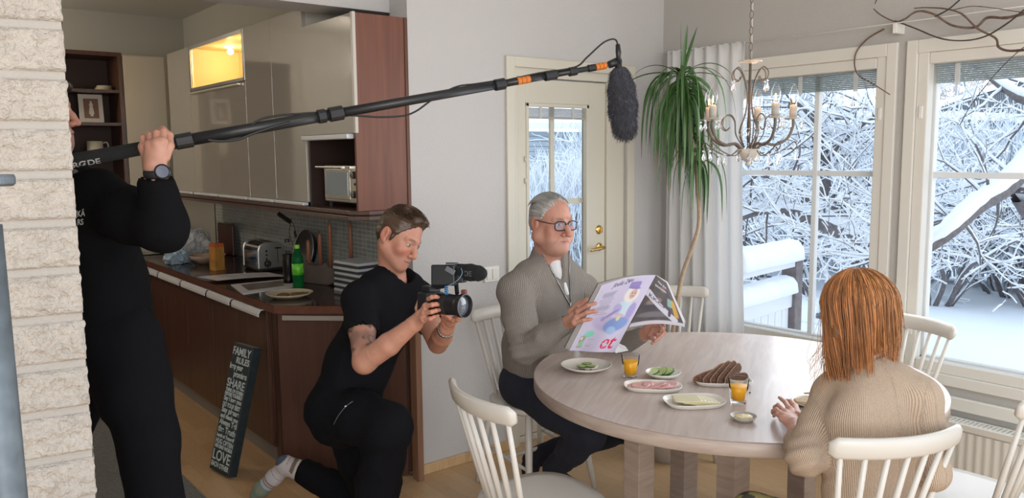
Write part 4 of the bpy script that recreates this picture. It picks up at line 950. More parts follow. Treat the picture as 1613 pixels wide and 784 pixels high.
# ---- radiator under the window
rd = thing('radiator', 'white panel radiator with a slotted top under the windows', 'radiator', (3.93, 1.3, 0))
m_rad = mat('radiator_enamel', (.64, .60, .52), .35)
RX0, RX1, RY0, RY1, RZ0, RZ1 = 3.875, 3.968, .62, 2.35, .09, .395
MB().box(RX0+.012, RX1, RY0, RY1, RZ0, RZ1-.012).build('body', m_rad, rd, bevel=.004)
w = MB(); nr_ = 44; vs = []; 
P = []
for k in range(nr_*6+1):
    y = RY0+.04+(RY1-RY0-.08)*k/(nr_*6); ph = (k % 6)/6; P.append((y, .004 if ph in (0, 5/6, 1/6) else .0))
vs = [(RX0+.012-.004-d, y, z) for y, d in P for z in (RZ0+.03, RZ1-.04)]
w.add(vs, [(2*i, 2*i+1, 2*i+3, 2*i+2) for i in range(len(P)-1)]); w.build('front_panel', m_rad, rd, smooth=True)
MB().box(RX0, RX0+.013, RY0, RY1, RZ1-.035, RZ1-.002).build('top_rail', m_rad, rd, bevel=.004)
MB().box(RX0, RX0+.010, RY0, RY1, RZ0+.0, RZ0+.03).build('bottom_rail', m_rad, rd, bevel=.003)
w = MB()
for k in range(86): y = RY0+.02+k*.02; w.box(RX0+.014, RX1-.004, y, y+.009, RZ1-.012, RZ1-.004)
w.box(RX0+.004, RX0+.014, RY0, RY1, RZ1-.010, RZ1-.001).box(RX1-.006, RX1, RY0, RY1, RZ1-.010, RZ1-.001); w.build('grille', mat('grille_white', (.74, .72, .66), .35), rd)
w = MB(); w.box(RX1, WX-.0005, 1.0, 1.04, .12, .36).box(RX1, WX-.0005, 2.0, 2.04, .12, .36); w.build('wall_bracket', m_rad, rd)
# ================================================================== ON THE TABLE
Z0 = TZ
def ontable(px, py): 
    d = (at(px, py, 1)-CAM); t_ = (TZ-1.65)/d.z; p = CAM+d*t_; return p.x, p.y
m_pl = mat('white_stoneware', (.74, .70, .63), .2)
m_ctr = mat('cucumber', (.30, .42, .10), .3)
def cucumber(label, x, y, z, r, tilt=(0, 0), rz=0, group=None):
    o = thing('cucumber_slice', label, 'cucumber', (x, y, z), group, 0)
    Mx = Matrix.Rotation(rz, 3, 'Z')@Matrix.Rotation(tilt[0], 3, 'X')@Matrix.Rotation(tilt[1], 3, 'Y')
    MB().lathe([(0, 0), (r*.94, 0), (r*.95, .0045), (0, .0045)], (0, 0, 0), 20, M=Mx).build('flesh', mat('cucumber_flesh', (.52, .60, .24), .25), o, smooth=False).location = (0, 0, 0)
    MB().lathe([(r*.94, -.0002), (r, .0006), (r, .004), (r*.94, .0047)], (0, 0, 0), 20, M=Mx).build('peel', mat('cucumber_peel', (.03, .10, .02), .3), o, smooth=True).location = (0, 0, 0)
    MB().lathe([(r*.42, .0046), (r*.46, .0049), (r*.5, .0046)], (0, 0, 0), 20, M=Mx).build('seed_ring', mat('cucumber_seeds', (.36, .46, .13), .3), o, smooth=True).location = (0, 0, 0)
    return o
x, y = ontable(923, 582); 
dish('plate', 'white plate with three cucumber slices, in front of the man with the newspaper', 'plate', x, y, Z0, .108, .024, m_pl, foot=.5)
slab('bread_slice', 'pale slice of buttered bread under the cucumber on the plate', 'bread', x+.012, y-.008, Z0+.0105, .048, .036, .006, mat('pale_bread', (.66, .58, .44), .8, var=.1, vscale=80), .5, noise_=.1)
cucumber('cucumber slice nearest the left on the bread, on the white plate', x-.024, y-.002, Z0+.0175, .021, (.03, 0), 0, 'cucumber slices on the plate')
cucumber('cucumber slice in front on the bread, on the white plate', x+.004, y-.022, Z0+.0178, .022, (0, .04), 0, 'cucumber slices on the plate')
cucumber('cucumber slice at the back on the bread, on the white plate', x+.016, y+.012, Z0+.019, .021, (-.05, .0), 0, 'cucumber slices on the plate')
m_crust = mat('dark_crust', (.06, .025, .015), .8)
for k, (a, b, r_) in enumerate(((.045, .03, .4), (.055, -.01, 1.4), (-.04, -.02, 2.4), (-.01, -.045, .2))):
    o = MB().tube([(-.012, 0, 0), (0, .001, .001), (.012, 0, 0)], .002, 6).build('crust_crumb', m_crust, smooth=True); o.location = (x+a, y+b, Z0+.0105+.002+(.002 if k > 9 else 0)); o.rotation_euler = (0, 0, r_)
    tag(o, ['dark crust crumb on the right side of the white plate', 'dark crust crumb beyond the bread on the white plate', 'dark crust crumb at the left on the white plate', 'dark crust crumb at the near side of the white plate'][k], 'crumb', 'crust crumbs on the plate')
m_dglass = mat('drinking_glass', (.96, .97, .97), .0, trans=1, ior=1.05)
m_oj = mat('orange_juice', (.90, .42, .01), .35, sss=.3)
def tumbler(label, x, y, fill, r=.034):
    o = thing('juice_glass', label, 'glass', (x, y, Z0))
    MB().lathe([(0, .0005), (r*.80, .0005), (r*.83, .003), (r*1.10, .092), (r*1.08, .0935), (r*1.055, .092), (r*.78, .014), (0, .012)], (x, y, Z0), 40).build('tumbler', m_dglass, o, smooth=True)
    rf = lerp(r*.78, r*1.055, (fill-.014)/.078)
    MB().lathe([(0, .0125), (r*.775, .0145), (rf-.0006, fill), (rf-.002, fill+.0004), (0, fill)], (x, y, Z0), 40).build('juice', m_oj, o, smooth=True)
tumbler('glass of orange juice beside the plate of the man with the newspaper', *ontable(993, 593), .066)
tumbler('glass of orange juice in front of the woman, beside the butter dish', *ontable(1163, 634), .064)
# cucumber bowl
x, y = ontable(1044, 594)
dish('bowl', 'small white bowl heaped with cucumber slices', 'bowl', x, y, Z0, .072, .024, m_pl, foot=.55)
R_ = random.Random(5)
for k in range(12):
    a = -.9+1.9*(k/11); rr = .040
    px_, py_ = x-.046+.0085*k, y+.012*math.sin(k*1.9)
    ax = .035*(-1+2*(k/11))
    X_ = Vector((.78, -.62, 0)); c_ = Vector((x, y, 0))+X_*ax+Vector((.62, .78, 0))*(.018*math.sin(k*2.4))
    cucumber('cucumber slice in the small bowl, %s' % ['leftmost and flat on its side', 'second from the left', 'third from the left', 'left of the middle, tilted', 'just left of the middle', 'in the middle, facing up', 'just right of the middle', 'right of the middle, standing', 'fourth from the right', 'third from the right', 'second from the right', 'rightmost against the rim'][k], c_.x, c_.y, Z0+.017+.004*math.cos(k*1.3)+.006*math.sin(k/11*math.pi), .0215, (.35*math.sin(k*1.7)+.15, -.45+.25*math.sin(k)), -.67, 'cucumber slices in the bowl')
# ham platter
def platter(name, label, x, y, a, b, rz, m=m_pl):
    N = 40; vs = []; fs = []
    for (k_, z) in ((.001, .003), (.80, .003), (.84, 0.0), (.90, .002), (.985, .0145), (1.0, .017), (.985, .0175), (.955, .016), (.87, .0075), (.80, .0065), (.001, .0065)):
        for i in range(N):
            t_ = 2*math.pi*i/N; c_, s_ = math.cos(t_), math.sin(t_); rr = (abs(c_)**3.2+abs(s_)**3.2)**(-1/3.2); vs.append((a*rr*c_*k_, b*rr*s_*k_, z))
    for l in range(10):
        for i in range(N): fs.append((l*N+i, l*N+(i+1) % N, (l+1)*N+(i+1) % N, (l+1)*N+i))
    o = MB().add(vs, fs).build(name, m, smooth=True); o.location = (x, y, Z0); o.rotation_euler = (0, 0, rz); return tag(o, label, 'plate')
RZ_ = -math.radians(38.5)
x, y = ontable(1028, 612); rzh = RZ_-.12
platter('serving_plate', 'oval white serving plate of pink ham slices', x, y, .112, .068, rzh)
m_ham = mat('pink_ham', (.66, .36, .34), .35, var=.12, vscale=40, sss=.15)
for k in range(8):
    u = -.055+.0155*k; c_ = Matrix.Rotation(rzh, 3, 'Z')@Vector((u, .008*math.sin(k*2.1), 0))
    slab('ham_slice', 'pink ham slice, %s in the row on the oval plate' % ['leftmost', 'second from the left', 'third from the left', 'fourth from the left', 'fourth from the right', 'third from the right', 'second from the right', 'rightmost'][k], 'ham', x+c_.x, y+c_.y, Z0+.009+.0012*k*(1 if k < 5 else .6), .045, .040, .0025, m_ham, rzh+.3*math.sin(k*1.3), (.05*math.sin(k), -.10), 'ham slices on the oval plate', n=28, noise_=.10, power=2.1, bev=.0008, curl=.006*math.sin(k*1.9)+.004)
# cheese platter
x, y = ontable(1093, 636); rzc = RZ_+.10
platter('serving_plate', 'square-cornered white serving plate of pale cheese slices', x, y, .112, .078, rzc)
m_che = mat('pale_cheese', (.70, .62, .40), .4, sss=.1)
for k in range(6):
    c_ = Matrix.Rotation(rzc, 3, 'Z')@Vector((-.026+.0125*k, .004*math.sin(k*2.3), 0))
    slab('cheese_slice', 'pale yellow cheese slice, %s in the fanned row' % ['leftmost and lowest', 'second from the left', 'third from the left', 'third from the right', 'second from the right', 'rightmost'][k], 'cheese', x+c_.x, y+c_.y, Z0+.0075+.0026*(5-k), .052, .044, .0022, m_che, rzc+.05*k-.1, (0, .0), 'cheese slices on the plate', n=32, noise_=.02, power=8, bev=.0005)
# bread
x, y = ontable(1138, 604); rzb = RZ_-.05
platter('serving_plate', 'white serving plate of dark bread slices, behind the front juice glass', x, y, .115, .060, rzb)
m_rye = mat('rye_bread', (.15, .075, .05), .9, var=.35, vscale=90, bump=.8, bscale=220)
m_ryed = mat('rye_crust_dark', (.30, .17, .10), .85, var=.3, vscale=50)
m_ryec = mat('rye_crust', (.30, .13, .05), .8, var=.3, vscale=50)
for k in range(6):
    bs = thing('bread_slice', 'dark rye bread slice, %s' % ['flat at the left end of the bread plate, orange crusted', 'leaning, second from the left on the bread plate', 'leaning, third from the left on the bread plate', 'leaning, third from the right on the bread plate', 'leaning, second from the right on the bread plate', 'low at the right end of the bread plate'][k], 'bread', (x, y, Z0), 'rye bread slices on the plate')
    L_ = [.085, .080, .084, .086, .078, .05][k]
    V0_ = Vector((.783, -.622, 0)); V1_ = Vector((.622, .783, 0))
    ax = (V0_*[.95, .78, .70, .66, .62, .9][k]+V1_*[.1, .35, .45, .55, .6, .2][k]+Vector((0, 0, [.30, .46, .50, .48, .42, .08][k]))).normalized()
    up0 = Vector((0, 0, 1)); sd2 = (up0*[.55, 1, 1, 1, 1, .3][k]+V0_*[-.5, -.35, -.35, -.35, -.35, -.6][k]); sd2 = (sd2-ax*sd2.dot(ax)).normalized(); n2 = ax.cross(sd2)
    c_ = V0_*(-.058+.024*k)+V1_*(-.012)
    Mx = Matrix((ax, sd2, n2)).transposed(); N = 28; vs = []
    for (kk, z) in ((.001, -.006), (.93, -.0065), (1.0, -.004), (1.0, .004), (.93, .0065), (.001, .0065)):
        for i in range(N):
            t_ = 2*math.pi*i/N; cc, ss = math.cos(t_), math.sin(t_); rr = (abs(cc)**3.6+abs(ss)**3.6)**(-1/3.6); vs.append(Mx@Vector((L_*.74*rr*cc*kk, .0165*rr*ss*kk, z)))
    low = min(v.z for v in vs); cen = Vector((x+c_.x, y+c_.y, Z0+.008-low))
    fs = [(l*N+i, l*N+(i+1) % N, (l+1)*N+(i+1) % N, (l+1)*N+i) for l in range(5) for i in range(N)]
    MB().add([v+cen for v in vs], fs).build('crumb', m_rye, bs, smooth=False, loc=cen)
    ring = [Mx@Vector((L_*.745*(abs(math.cos(a))**3.6+abs(math.sin(a))**3.6)**(-1/3.6)*math.cos(a), 0.017*(abs(math.cos(a))**3.6+abs(math.sin(a))**3.6)**(-1/3.6)*math.sin(a), 0))+cen for a in [2*math.pi*i/28 for i in range(28)]]
    MB().tube(ring, .0030, 6, closed=True).build('crust', m_ryec if k == 0 else m_ryed, bs, smooth=True, loc=cen)
# butter dish
x, y = ontable(1171, 662)
dish('butter_dish', 'small grey stoneware dish with butter', 'dish', x, y, Z0, .046, .018, mat('grey_stoneware', (.42, .38, .33), .35), foot=.6)
bm = bmesh.new(); bmesh.ops.create_icosphere(bm, subdivisions=4, radius=1)
for v in bm.verts:
    p = v.co.copy(); k_ = 1+.3*noise.noise(p*2.2)+.1*noise.noise(p*6); v.co = Vector((p.x*.028*k_, p.y*.016*k_, max(-.004, p.z*.010*k_)))
me = bpy.data.meshes.new('butter'); bm.to_mesh(me); bm.free(); me.materials.append(mat('butter', (.74, .66, .42), .3, sss=.2)); o = bpy.data.objects.new('butter', me); C.objects.link(o); o.location = (x, y, Z0+.0125); o.rotation_euler = (0, 0, -.9)
me.polygons.foreach_set('use_smooth', [True]*len(me.polygons)); tag(o, 'swirl of pale butter in the small grey dish', 'butter')
# things by the woman's hand
x, y = ontable(1262, 640)
dish('plate', 'small white plate under the hand of the woman', 'plate', x+.05, y-.01, Z0, .07, .012, m_pl, foot=.7)
slab('bread_slice', 'pale bread slice on the small plate beside the hand of the woman', 'bread', x+.045, y+.0, Z0+.008, .055, .035, .010, mat('toast', (.56, .42, .26), .8, var=.15, vscale=80), RZ_+.3, noise_=.06)
kn = thing('butter_knife', 'wooden handled butter knife lying on the bread by the woman', 'knife', (x+.05, y+.02, Z0+.02))
kx, ky = ontable(1268, 629); kp = Vector((kx-.005, ky, Z0+.0245)); kd = Vector((.85, -.5, 0)).normalized()
MB().tube([kp, kp+kd*.02, kp+kd*.07], [.004, .006, .005], 8, flat=(1, .6)).build('handle', mat('pale_wood_handle', (.60, .44, .22), .5), kn, smooth=True)
MB().tube([kp+kd*.07, kp+kd*.10, kp+kd*.14], [.004, .008, .004], 8, flat=(1, .25)).build('blade', mat('dark_blade', (.20, .17, .15), .4), kn, smooth=True)
# crumb by the glass
x, y = ontable(1181, 619); o = MB().ball((0, 0, 0), (.004, .003, .003), 8).build('crumb', m_crust, smooth=True); o.location = (x, y, Z0+.0028); tag(o, 'tiny dark crumb on the table right of the front juice glass', 'crumb')
# phone under the newspaper
x, y = ontable(938, 551); o = MB().obox((0, 0, 0), .075, .038, .004).build('mobile_phone', mat('phone_glass', (.015, .013, .015), .08), bevel=.003); o.location = (x+.01, y+.02, Z0+.0042); o.rotation_euler = (0, 0, -.5); tag(o, 'dark phone lying on the table under the newspaper', 'phone')
# ================================================================== CHANDELIER
m_iron = mat('chandelier_cream_metal', (.13, .11, .092), .5, metal=.2)
m_cup2 = mat('chandelier_cup_cream', (.50, .46, .39), .5)
m_crys = mat('crystal_drop', (.92, .93, .95), .02, trans=.8, ior=1.5)
m_bulb = mat('clear_bulb', (1, 1, 1), .0); nb_ = m_bulb.node_tree; tb_ = nb_.nodes.new('ShaderNodeBsdfTransparent'); gb_ = nb_.nodes.new('ShaderNodeBsdfGlossy'); gb_.inputs['Roughness'].default_value = .0
mb_ = nb_.nodes.new('ShaderNodeMixShader'); lw_ = nb_.nodes.new('ShaderNodeLayerWeight'); lw_.inputs[0].default_value = .28; nb_.links.new(lw_.outputs['Facing'], mb_.inputs[0]); nb_.links.new(tb_.outputs[0], mb_.inputs[1]); nb_.links.new(gb_.outputs[0], mb_.inputs[2]); nb_.links.new(mb_.outputs[0], nb_.nodes['Material Output'].inputs[0])
CC = at(1180, 180, 3.25); cx_, cy_ = CC.x, CC.y
def zz(py): # height on the chandelier axis for a row of the photo
    d0, d1 = at(1180, py, 3.25), None; return d0.z
ch_ = thing('chandelier', 'cream iron chandelier with five candle bulbs and crystal drops over the table', 'chandelier', (cx_, cy_, zz(245)))
Zc = zz(98); Zb = zz(240)
w = MB(); w.tube([(cx_, cy_, zz(100)), (cx_, cy_, zz(225))], .0055, 12); w.build('stem', m_iron, ch_, smooth=True)
MB().lathe([(0, .002), (.045, .004), (.047, .006), (.02, -.003), (0, -.004)], (cx_, cy_, Zc-.004), 32).build('top_plate', m_cup2, ch_, smooth=True)
MB().lathe([(0, -.054), (.009, -.052), (.011, -.044), (.007, -.038), (.024, -.030), (.042, -.004), (.045, .014), (.041, .013), (.0, .008)], (cx_, cy_, Zb+.0), 32).build('bowl', m_cup2, ch_, smooth=True)
# chain and cord
zt = 2.98; k = 0; z = Zc+.012
while z < zt-.02:
    a = (k % 2)*math.pi/2; u_ = Vector((math.cos(a), math.sin(a), 0)); ring = [Vector((cx_, cy_, z+.014))+u_*.008*math.cos(t_*math.pi/6)+Vector((0, 0, .017*math.sin(t_*math.pi/6))) for t_ in range(12)]
    MB().tube(ring, .0014, 5, closed=True).build('chain_link', m_iron, ch_, smooth=True); z += .031; k += 1
MB().tube([(cx_+.004, cy_, Zc), (cx_+.003, cy_, zt)], .0035, 8).build('cord', mat('cord_pale', (.42, .40, .37), .6), ch_, smooth=True)
MB().lathe([(0, 0), (.05, 0), (.045, -.02), (.01, -.04), (0, -.04)], (cx_, cy_, zt), 24).build('ceiling_rose', m_cup2, ch_, smooth=True)
def drop(p, h=.030, r=.0075):
    w = MB(); p = Vector(p); w.ball(p+Vector((0, 0, -.006)), .0045, 8); w.tube([p+Vector((0, 0, -.009)), p+Vector((0, 0, -.013))], .0008, 4)
    w.lathe([(0, -.013), (.0022, -.016), (r, -.013-h*.62), (r*.6, -.013-h*.9), (0, -.013-h)], p, 8); return w.build('crystal_drop', m_crys, ch_, smooth=False)
arm_px = [(1110, 178, 'nl'), (1129, 178, 'fl'), (1206, 178, 'n'), (1218, 178, 'f'), (1254, 178, 'r')]
RA = .170
angs = []
V0 = Vector((_R.x, _R.y, 0)).normalized(); V1 = Vector((_F.x, _F.y, 0)).normalized()
for a in (200, 143, -72, 62, -8):
    t_ = math.radians(a); angs.append(V0*math.cos(t_)+V1*math.sin(t_))
for i, dv in enumerate(angs):
    c0 = Vector((cx_, cy_, 0)); q = lambda r, z: Vector((cx_, cy_, z))+dv*r
    ze = Zb+.0
    arm = spline([q(.03, ze+.01), q(.06, ze+.035), q(.105, ze+.030), q(.15, ze+.055), q(RA, ze+.10), q(RA, ze+.128)], 7)
    MB().tube(arm, .0058, 10).build('arm', m_iron, ch_, smooth=True)
    MB().lathe([(0, 0), (.012, .001), (.036, .006), (.037, .008), (.012, .004), (0, .004)], q(RA, ze+.128), 28).build('drip_pan', m_cup2, ch_, smooth=True)
    MB().lathe([(0, .004), (.0145, .004), (.0145, .056), (.010, .058), (0, .058)], q(RA, ze+.128), 20).build('candle_tube', mat('candle_tube_grey', (.40, .37, .33), .6), ch_, smooth=True)
    bu = MB().lathe([(.008, .056), (.0125, .066), (.0185, .085), (.0178, .100), (.010, .122), (.003, .136), (0, .138)], q(RA, ze+.128), 24).build('bulb', m_bulb, ch_, smooth=True)
    w = MB()
    for s_ in range(4):
        aa = s_*math.pi/2; w.tube([q(RA, ze+.195)+Vector((.004*math.cos(aa), .004*math.sin(aa), 0)), q(RA, ze+.222)+Vector((.0015*math.cos(aa), .0015*math.sin(aa), 0))], .0009, 4)
    f_ = w.build('filament', mat('warm_filament', (.9, .5, .25), .5, emit=((1, .45, .16), 3)), ch_)
    light('candle_bulb', 'POINT', q(RA, ze+.215), 1.0, (1, .55, .25), .004)
    # curls
    sd = Vector((-dv.y, dv.x, 0))
    cur = spline([q(.03, ze+.02), q(.07, ze-.012), q(.12, ze+.0), q(.155, ze+.022), q(.178, ze+.040), q(.190, ze+.026), q(.178, ze+.010), q(.165, ze+.020)], 7)
    MB().tube([p+sd*.012 for p in cur], .0024, 6).build('wire_curl', m_iron, ch_, smooth=True)
    cur = spline([q(.02, ze+.02), q(.055, ze+.07), q(.062, ze+.125), q(.085, ze+.150), q(.112, ze+.137), q(.118, ze+.105), q(.10, ze+.088), q(.085, ze+.10)], 7)
    MB().tube([p-sd*.006 for p in cur], .0024, 6).build('wire_curl', m_iron, ch_, smooth=True)
    drop(q(RA+.034, ze+.131)); drop(q(RA-.034, ze+.131), .026); drop(q(RA, ze+.131)+sd*.034, .026); drop(q(.186, ze+.012)+sd*.012, .034); drop(q(.118, ze-.004)+sd*.012, .036)
for i in range(6):
    t_ = math.radians(20+60*i); dv = V0*math.cos(t_)+V1*math.sin(t_); q = lambda r, z: Vector((cx_, cy_, z))+dv*r
    H_ = Zc-Zb; zb_ = Zb+.02
    if i % 3 != 1:
        cur = spline([q(.018, zb_), q(.040, zb_+.06), q(.018, zb_+.13), q(.010, zb_+.19), q(.022, zb_+H_-.095), q(.050, zb_+H_-.045), q(.074, zb_+H_-.060), q(.072, zb_+H_-.088), q(.050, zb_+H_-.094), q(.040, zb_+H_-.078)], 7)
        MB().tube(cur, .0026, 6).build('wire_curl', m_iron, ch_, smooth=True); drop(q(.073, zb_+H_-.092), .034)
    else:
        cur = spline([q(.02, zb_+.0), q(.052, zb_+.05), q(.045, zb_+.10), q(.02, zb_+.15), q(.034, zb_+.21), q(.012, zb_+.28)], 7); MB().tube(cur, .0026, 6).build('wire_curl', m_iron, ch_, smooth=True)
    drop(q(.042, Zb+.012), .036, .009); drop(q(.034, Zb+.10), .028)
# ================================================================== CURTAIN, CABLE, PLANT, BRANCH
m_cur = mat('sheer_white_curtain', (.90, .89, .87), .9, trans=0)
nt = m_cur.node_tree; tr_ = nt.nodes.new('ShaderNodeBsdfTranslucent'); tr_.inputs[0].default_value = (.95, .95, .96, 1); ms = nt.nodes.new('ShaderNodeMixShader'); ms.inputs[0].default_value = .5
nt.links.new(nt.nodes['Principled BSDF'].outputs[0], ms.inputs[1]); nt.links.new(tr_.outputs[0], ms.inputs[2]); nt.links.new(ms.outputs[0], nt.nodes['Material Output'].inputs[0])
cu_ = thing('curtain', 'sheer white curtain hanging in folds beside the left window', 'curtain', (3.87, 3.1, .02))
nu, nv = 150, 30; vs = []; fs = []
for j in range(nv+1):
    v = j/nv
    for i in range(nu+1):
        u = i/nu; y = lerp(3.36, 2.80, u)+.012*math.sin(v*5)*u; amp = .026*(1-.75*max(0, u-.45)/.55)*(.75+.25*v)
        x = 3.895+amp*math.sin(u*42+.6*math.sin(v*3+u*4))-.016*v*(1-u)
        z = lerp(2.262-.006*abs(math.sin(u*21)), .015, v); 
        if j == 0: z += .004*math.sin(u*84)
        vs.append((x, y-.05*u*v, z))
        if i < nu and j < nv: a = j*(nu+1)+i; fs.append((a, a+1, a+nu+2, a+nu+1))
o = MB().add(vs, fs).build('drape', m_cur, cu_, smooth=True); sm = o.modifiers.new('thick', 'SOLIDIFY'); sm.thickness = .0008
w = MB(); w.tube([(3.91, -1.2, 2.252), (3.91, 3.40, 2.252)], .0035, 6); cb = w.build('curtain_wire', mat('wire_white', (.82, .80, .76), .4), smooth=True); tag(cb, 'thin white curtain wire stretched along the wall above the windows', 'wire')
w = MB(); 
for yy in (3.30, 1.965): w.box(3.905, WX-.0005, yy-.012, yy+.012, 2.235, 2.262)
w = MB().box(3.905, WX-.0005, 1.955, 1.975, 2.205, 2.25); b_ = w.build('wire_bracket', m_plate, bevel=.002); tag(b_, 'small white wire bracket on the wall between the two windows', 'bracket')
# dracaena
pl = thing('potted_dracaena', 'tall dracaena with drooping green leaves on a thin bent stem', 'plant', (3.42, 2.84, 0))
stem = spline([at(1060, 520, 4.35), at(1073, 440, 4.35), at(1092, 385, 4.32), at(1101, 350, 4.30), at(1099, 300, 4.3), at(1092, 230, 4.3), at(1080, 160, 4.3), at(1074, 118, 4.3)], 6)
stem = [Vector((stem[0].x-.02, stem[0].y+.0, .22))]+stem
MB().tube(stem, [.012]+[lerp(.011, .009, i/len(stem)) for i in range(len(stem)-1)], 10).build('stem', mat('cane_stem', (.36, .26, .17), .8, var=.15, vscale=60), pl, smooth=True)
sb = stem[0]
MB().lathe([(0, 0), (.09, 0), (.125, .22), (.13, .24), (.118, .24), (.11, .20), (0, .20)], (sb.x, sb.y, 0), 36).build('pot', mat('pot_white', (.66, .63, .58), .4), pl, smooth=True)
R_ = random.Random(12); lw = MB(); 
def leaf(w, root, d, L, wd, droop, seedc):
    d = Vector(d).normalized(); pts = [Vector(root)]; n = 12
    for k in range(n):
        d = (d+Vector((0, 0, -droop*(.5+1.0*k/n)))).normalized(); pts.append(pts[-1]+d*L/n)
    vs = []
    sd = Vector(d.cross(Vector((R_.gauss(0, .4), R_.gauss(0, .4), 1)))).normalized()
    for k, p in enumerate(pts):
        t_ = k/n; ww = wd*(min(1, t_*6+.45))*(1-t_**2.4)+.0006
        tn = (pts[min(k+1, n)]-pts[max(k-1, 0)]).normalized(); s2 = (sd-tn*sd.dot(tn)).normalized(); up_ = tn.cross(s2)
        vs += [p-s2*ww+up_*ww*.35, p, p+s2*ww+up_*ww*.35]
    fs = []
    for k in range(n): fs += [(3*k, 3*k+1, 3*k+4, 3*k+3), (3*k+1, 3*k+2, 3*k+5, 3*k+4)]
    g_ = R_.uniform(.7, 1.35); tipb = R_.random()
    cols = []
    base_ = len(w.v); w.add(vs, fs)
    for k in range(n+1):
        c_ = (.055*g_, .13*g_, .035*g_)
        if k > n-2 and tipb > .6: c_ = (.22, .15, .06)
        w.c[base_+3*k:base_+3*k+3] = [c_]*3
lw.col = (.05, .12, .03)
for k in range(120):
    t_ = R_.random(); i = int(len(stem)*(.86+.139*t_)); p = stem[min(i, len(stem)-1)]; a = R_.uniform(0, 6.28)
    hi = t_ > .8
    leaf(lw, p, (math.cos(a)*.25, math.sin(a)*.25, R_.uniform(.0, .4) if hi else R_.uniform(-.4, .2)), R_.uniform(.34, .58), R_.uniform(.007, .011), R_.uniform(.5, .9) if not hi else R_.uniform(.35, .8), k)
tp = stem[-1]
leaf(lw, tp, (.10*V0.x, .10*V0.y, 1), .26, .012, .0, 1); leaf(lw, tp, (.28*V0.x, .28*V0.y, 1), .26, .011, .02, 1); leaf(lw, tp, (-.05, .0, 1), .27, .006, 0, 1)
leaf(lw, tp, (.75*V0.x, .75*V0.y, .7), .30, .010, .16, 1); leaf(lw, tp, (-1.0*V0.x, -1.0*V0.y, .28), .36, .007, .10, 1); leaf(lw, tp, (-.6*V0.x, -.6*V0.y, .5), .32, .010, .17, 1); leaf(lw, tp, (.9*V0.x, .9*V0.y, .25), .30, .006, .10, 1)
for k in range(34):
    p = stem[int(len(stem)*R_.uniform(.66, .80))]; a = R_.uniform(0, 6.28); leaf(lw, p, (math.cos(a)*.22+.08*V0.x, math.sin(a)*.22+.08*V0.y, R_.uniform(-.3, .3)), R_.uniform(.26, .48), R_.uniform(.007, .010), R_.uniform(.6, .9), k)
lw.build('leaves', vmat('dracaena_leaf', .4), pl, smooth=True)
# hanging twig decoration
tw = thing('willow_branch', 'bare curly brown branch hanging on the wire above the right window', 'branch', (3.88, 1.65, 2.2))
m_tw = mat('brown_twig', (.16, .10, .075), .7, var=.3, vscale=40); m_tw2 = mat('dark_twig', (.06, .045, .04), .7)
def twall(px, py, d):
    q = at(px, py, 1)-CAM; return CAM+q*((3.90-.55*(3.95-d))/q.x)
def twig(pts, r0, r1, m):
    sp_ = spline([twall(*p) for p in pts], 7); n_ = len(sp_)-1; MB().tube(sp_, [lerp(r0, r1, i/n_)*(1+.35*max(0, noise.noise(sp_[i]*25))) for i in range(n_+1)], 6).build('twig', m, tw, smooth=True)
D_ = 3.95
twig([(1620, 20, 3.8), (1585, 28, 3.85), (1555, 28, D_), (1536, 43, D_), (1500, 40, D_), (1470, 22, D_), (1445, 18, D_), (1425, 30, D_), (1410, 34, 4.0), (1388, 24, 4.0), (1376, 14, 4.0)], .0065, .0028, m_tw)
twig([(1410, 33, 4.0), (1440, 44, D_), (1480, 60, 3.9), (1515, 64, 3.9), (1550, 58, 3.85), (1585, 38, 3.8), (1615, 14, 3.75)], .0032, .0035, m_tw2)
twig([(1620, 78, 3.7), (1590, 80, 3.8), (1573, 74, 3.85), (1568, 60, 3.9), (1540, 45, 3.9), (1515, 22, 3.95), (1490, 14, 3.95), (1460, 12, 4.0), (1440, 13, 4.0)], .006, .0025, m_tw)
twig([(1392, 46, 4.0), (1368, 60, 4.05), (1350, 80, 4.05), (1346, 100, 4.0), (1352, 118, 3.95), (1375, 132, 3.9), (1402, 149, 3.9)], .0045, .0025, m_tw)
twig([(1613, 74, 3.7), (1594, 90, 3.7), (1565, 120, 3.7), (1530, 165, 3.7), (1512, 197, 3.7)], .0018, .0018, m_tw2)
twig([(1520, -8, 3.9), (1495, 14, 3.92), (1473, 26, 3.95)], .0035, .003, m_tw2); twig([(1500, 16, 3.9), (1530, 10, 3.9), (1560, 12, 3.85), (1600, 18, 3.8), (1620, 20, 3.8)], .002, .002, m_tw)
twig([(1378, 6, 4.0), (1385, -8, 4.0)], .002, .002, m_tw2)
# grey metal pipe with a collar at the left edge
pp = thing('metal_pipe', 'grey metal pipe with a collar, at the left edge in front of the brick pillar', 'pipe', (at(-35, 500, 1.25).x, at(-35, 500, 1.25).y, 0))
q0 = at(-18, 300, 1.30); q1 = at(3, 784, 1.30)
m_zinc = mat('dull_zinc', (.13, .155, .175), .55, metal=.4, var=.2, vscale=25)
px0 = at(-12, 500, 1.25); PR = .030
w = MB(); w.lathe([(0, 0), (PR, 0), (PR*.96, .72), (PR*.96, 1.0), (PR*.78, 1.55), (0, 1.55)], (px0.x, px0.y, 0), 40); w.build('pipe', m_zinc, pp, smooth=True)
w = MB(); w.lathe([(PR*.97, 0), (PR*1.04, .004), (PR*.97, .008)], (px0.x, px0.y, .9), 40); w.build('seam_ring', mat('zinc_seam', (.42, .44, .46), .4, metal=.7), pp, smooth=True)
cc = at(-6, 285, 1.25); w = MB(); w.lathe([(0, -.008), (.022, -.008), (.026, -.004), (.026, .006), (.024, .010), (0, .010)], (cc.x, cc.y, cc.z), 30); w.build('collar', m_zinc, pp, smooth=False)
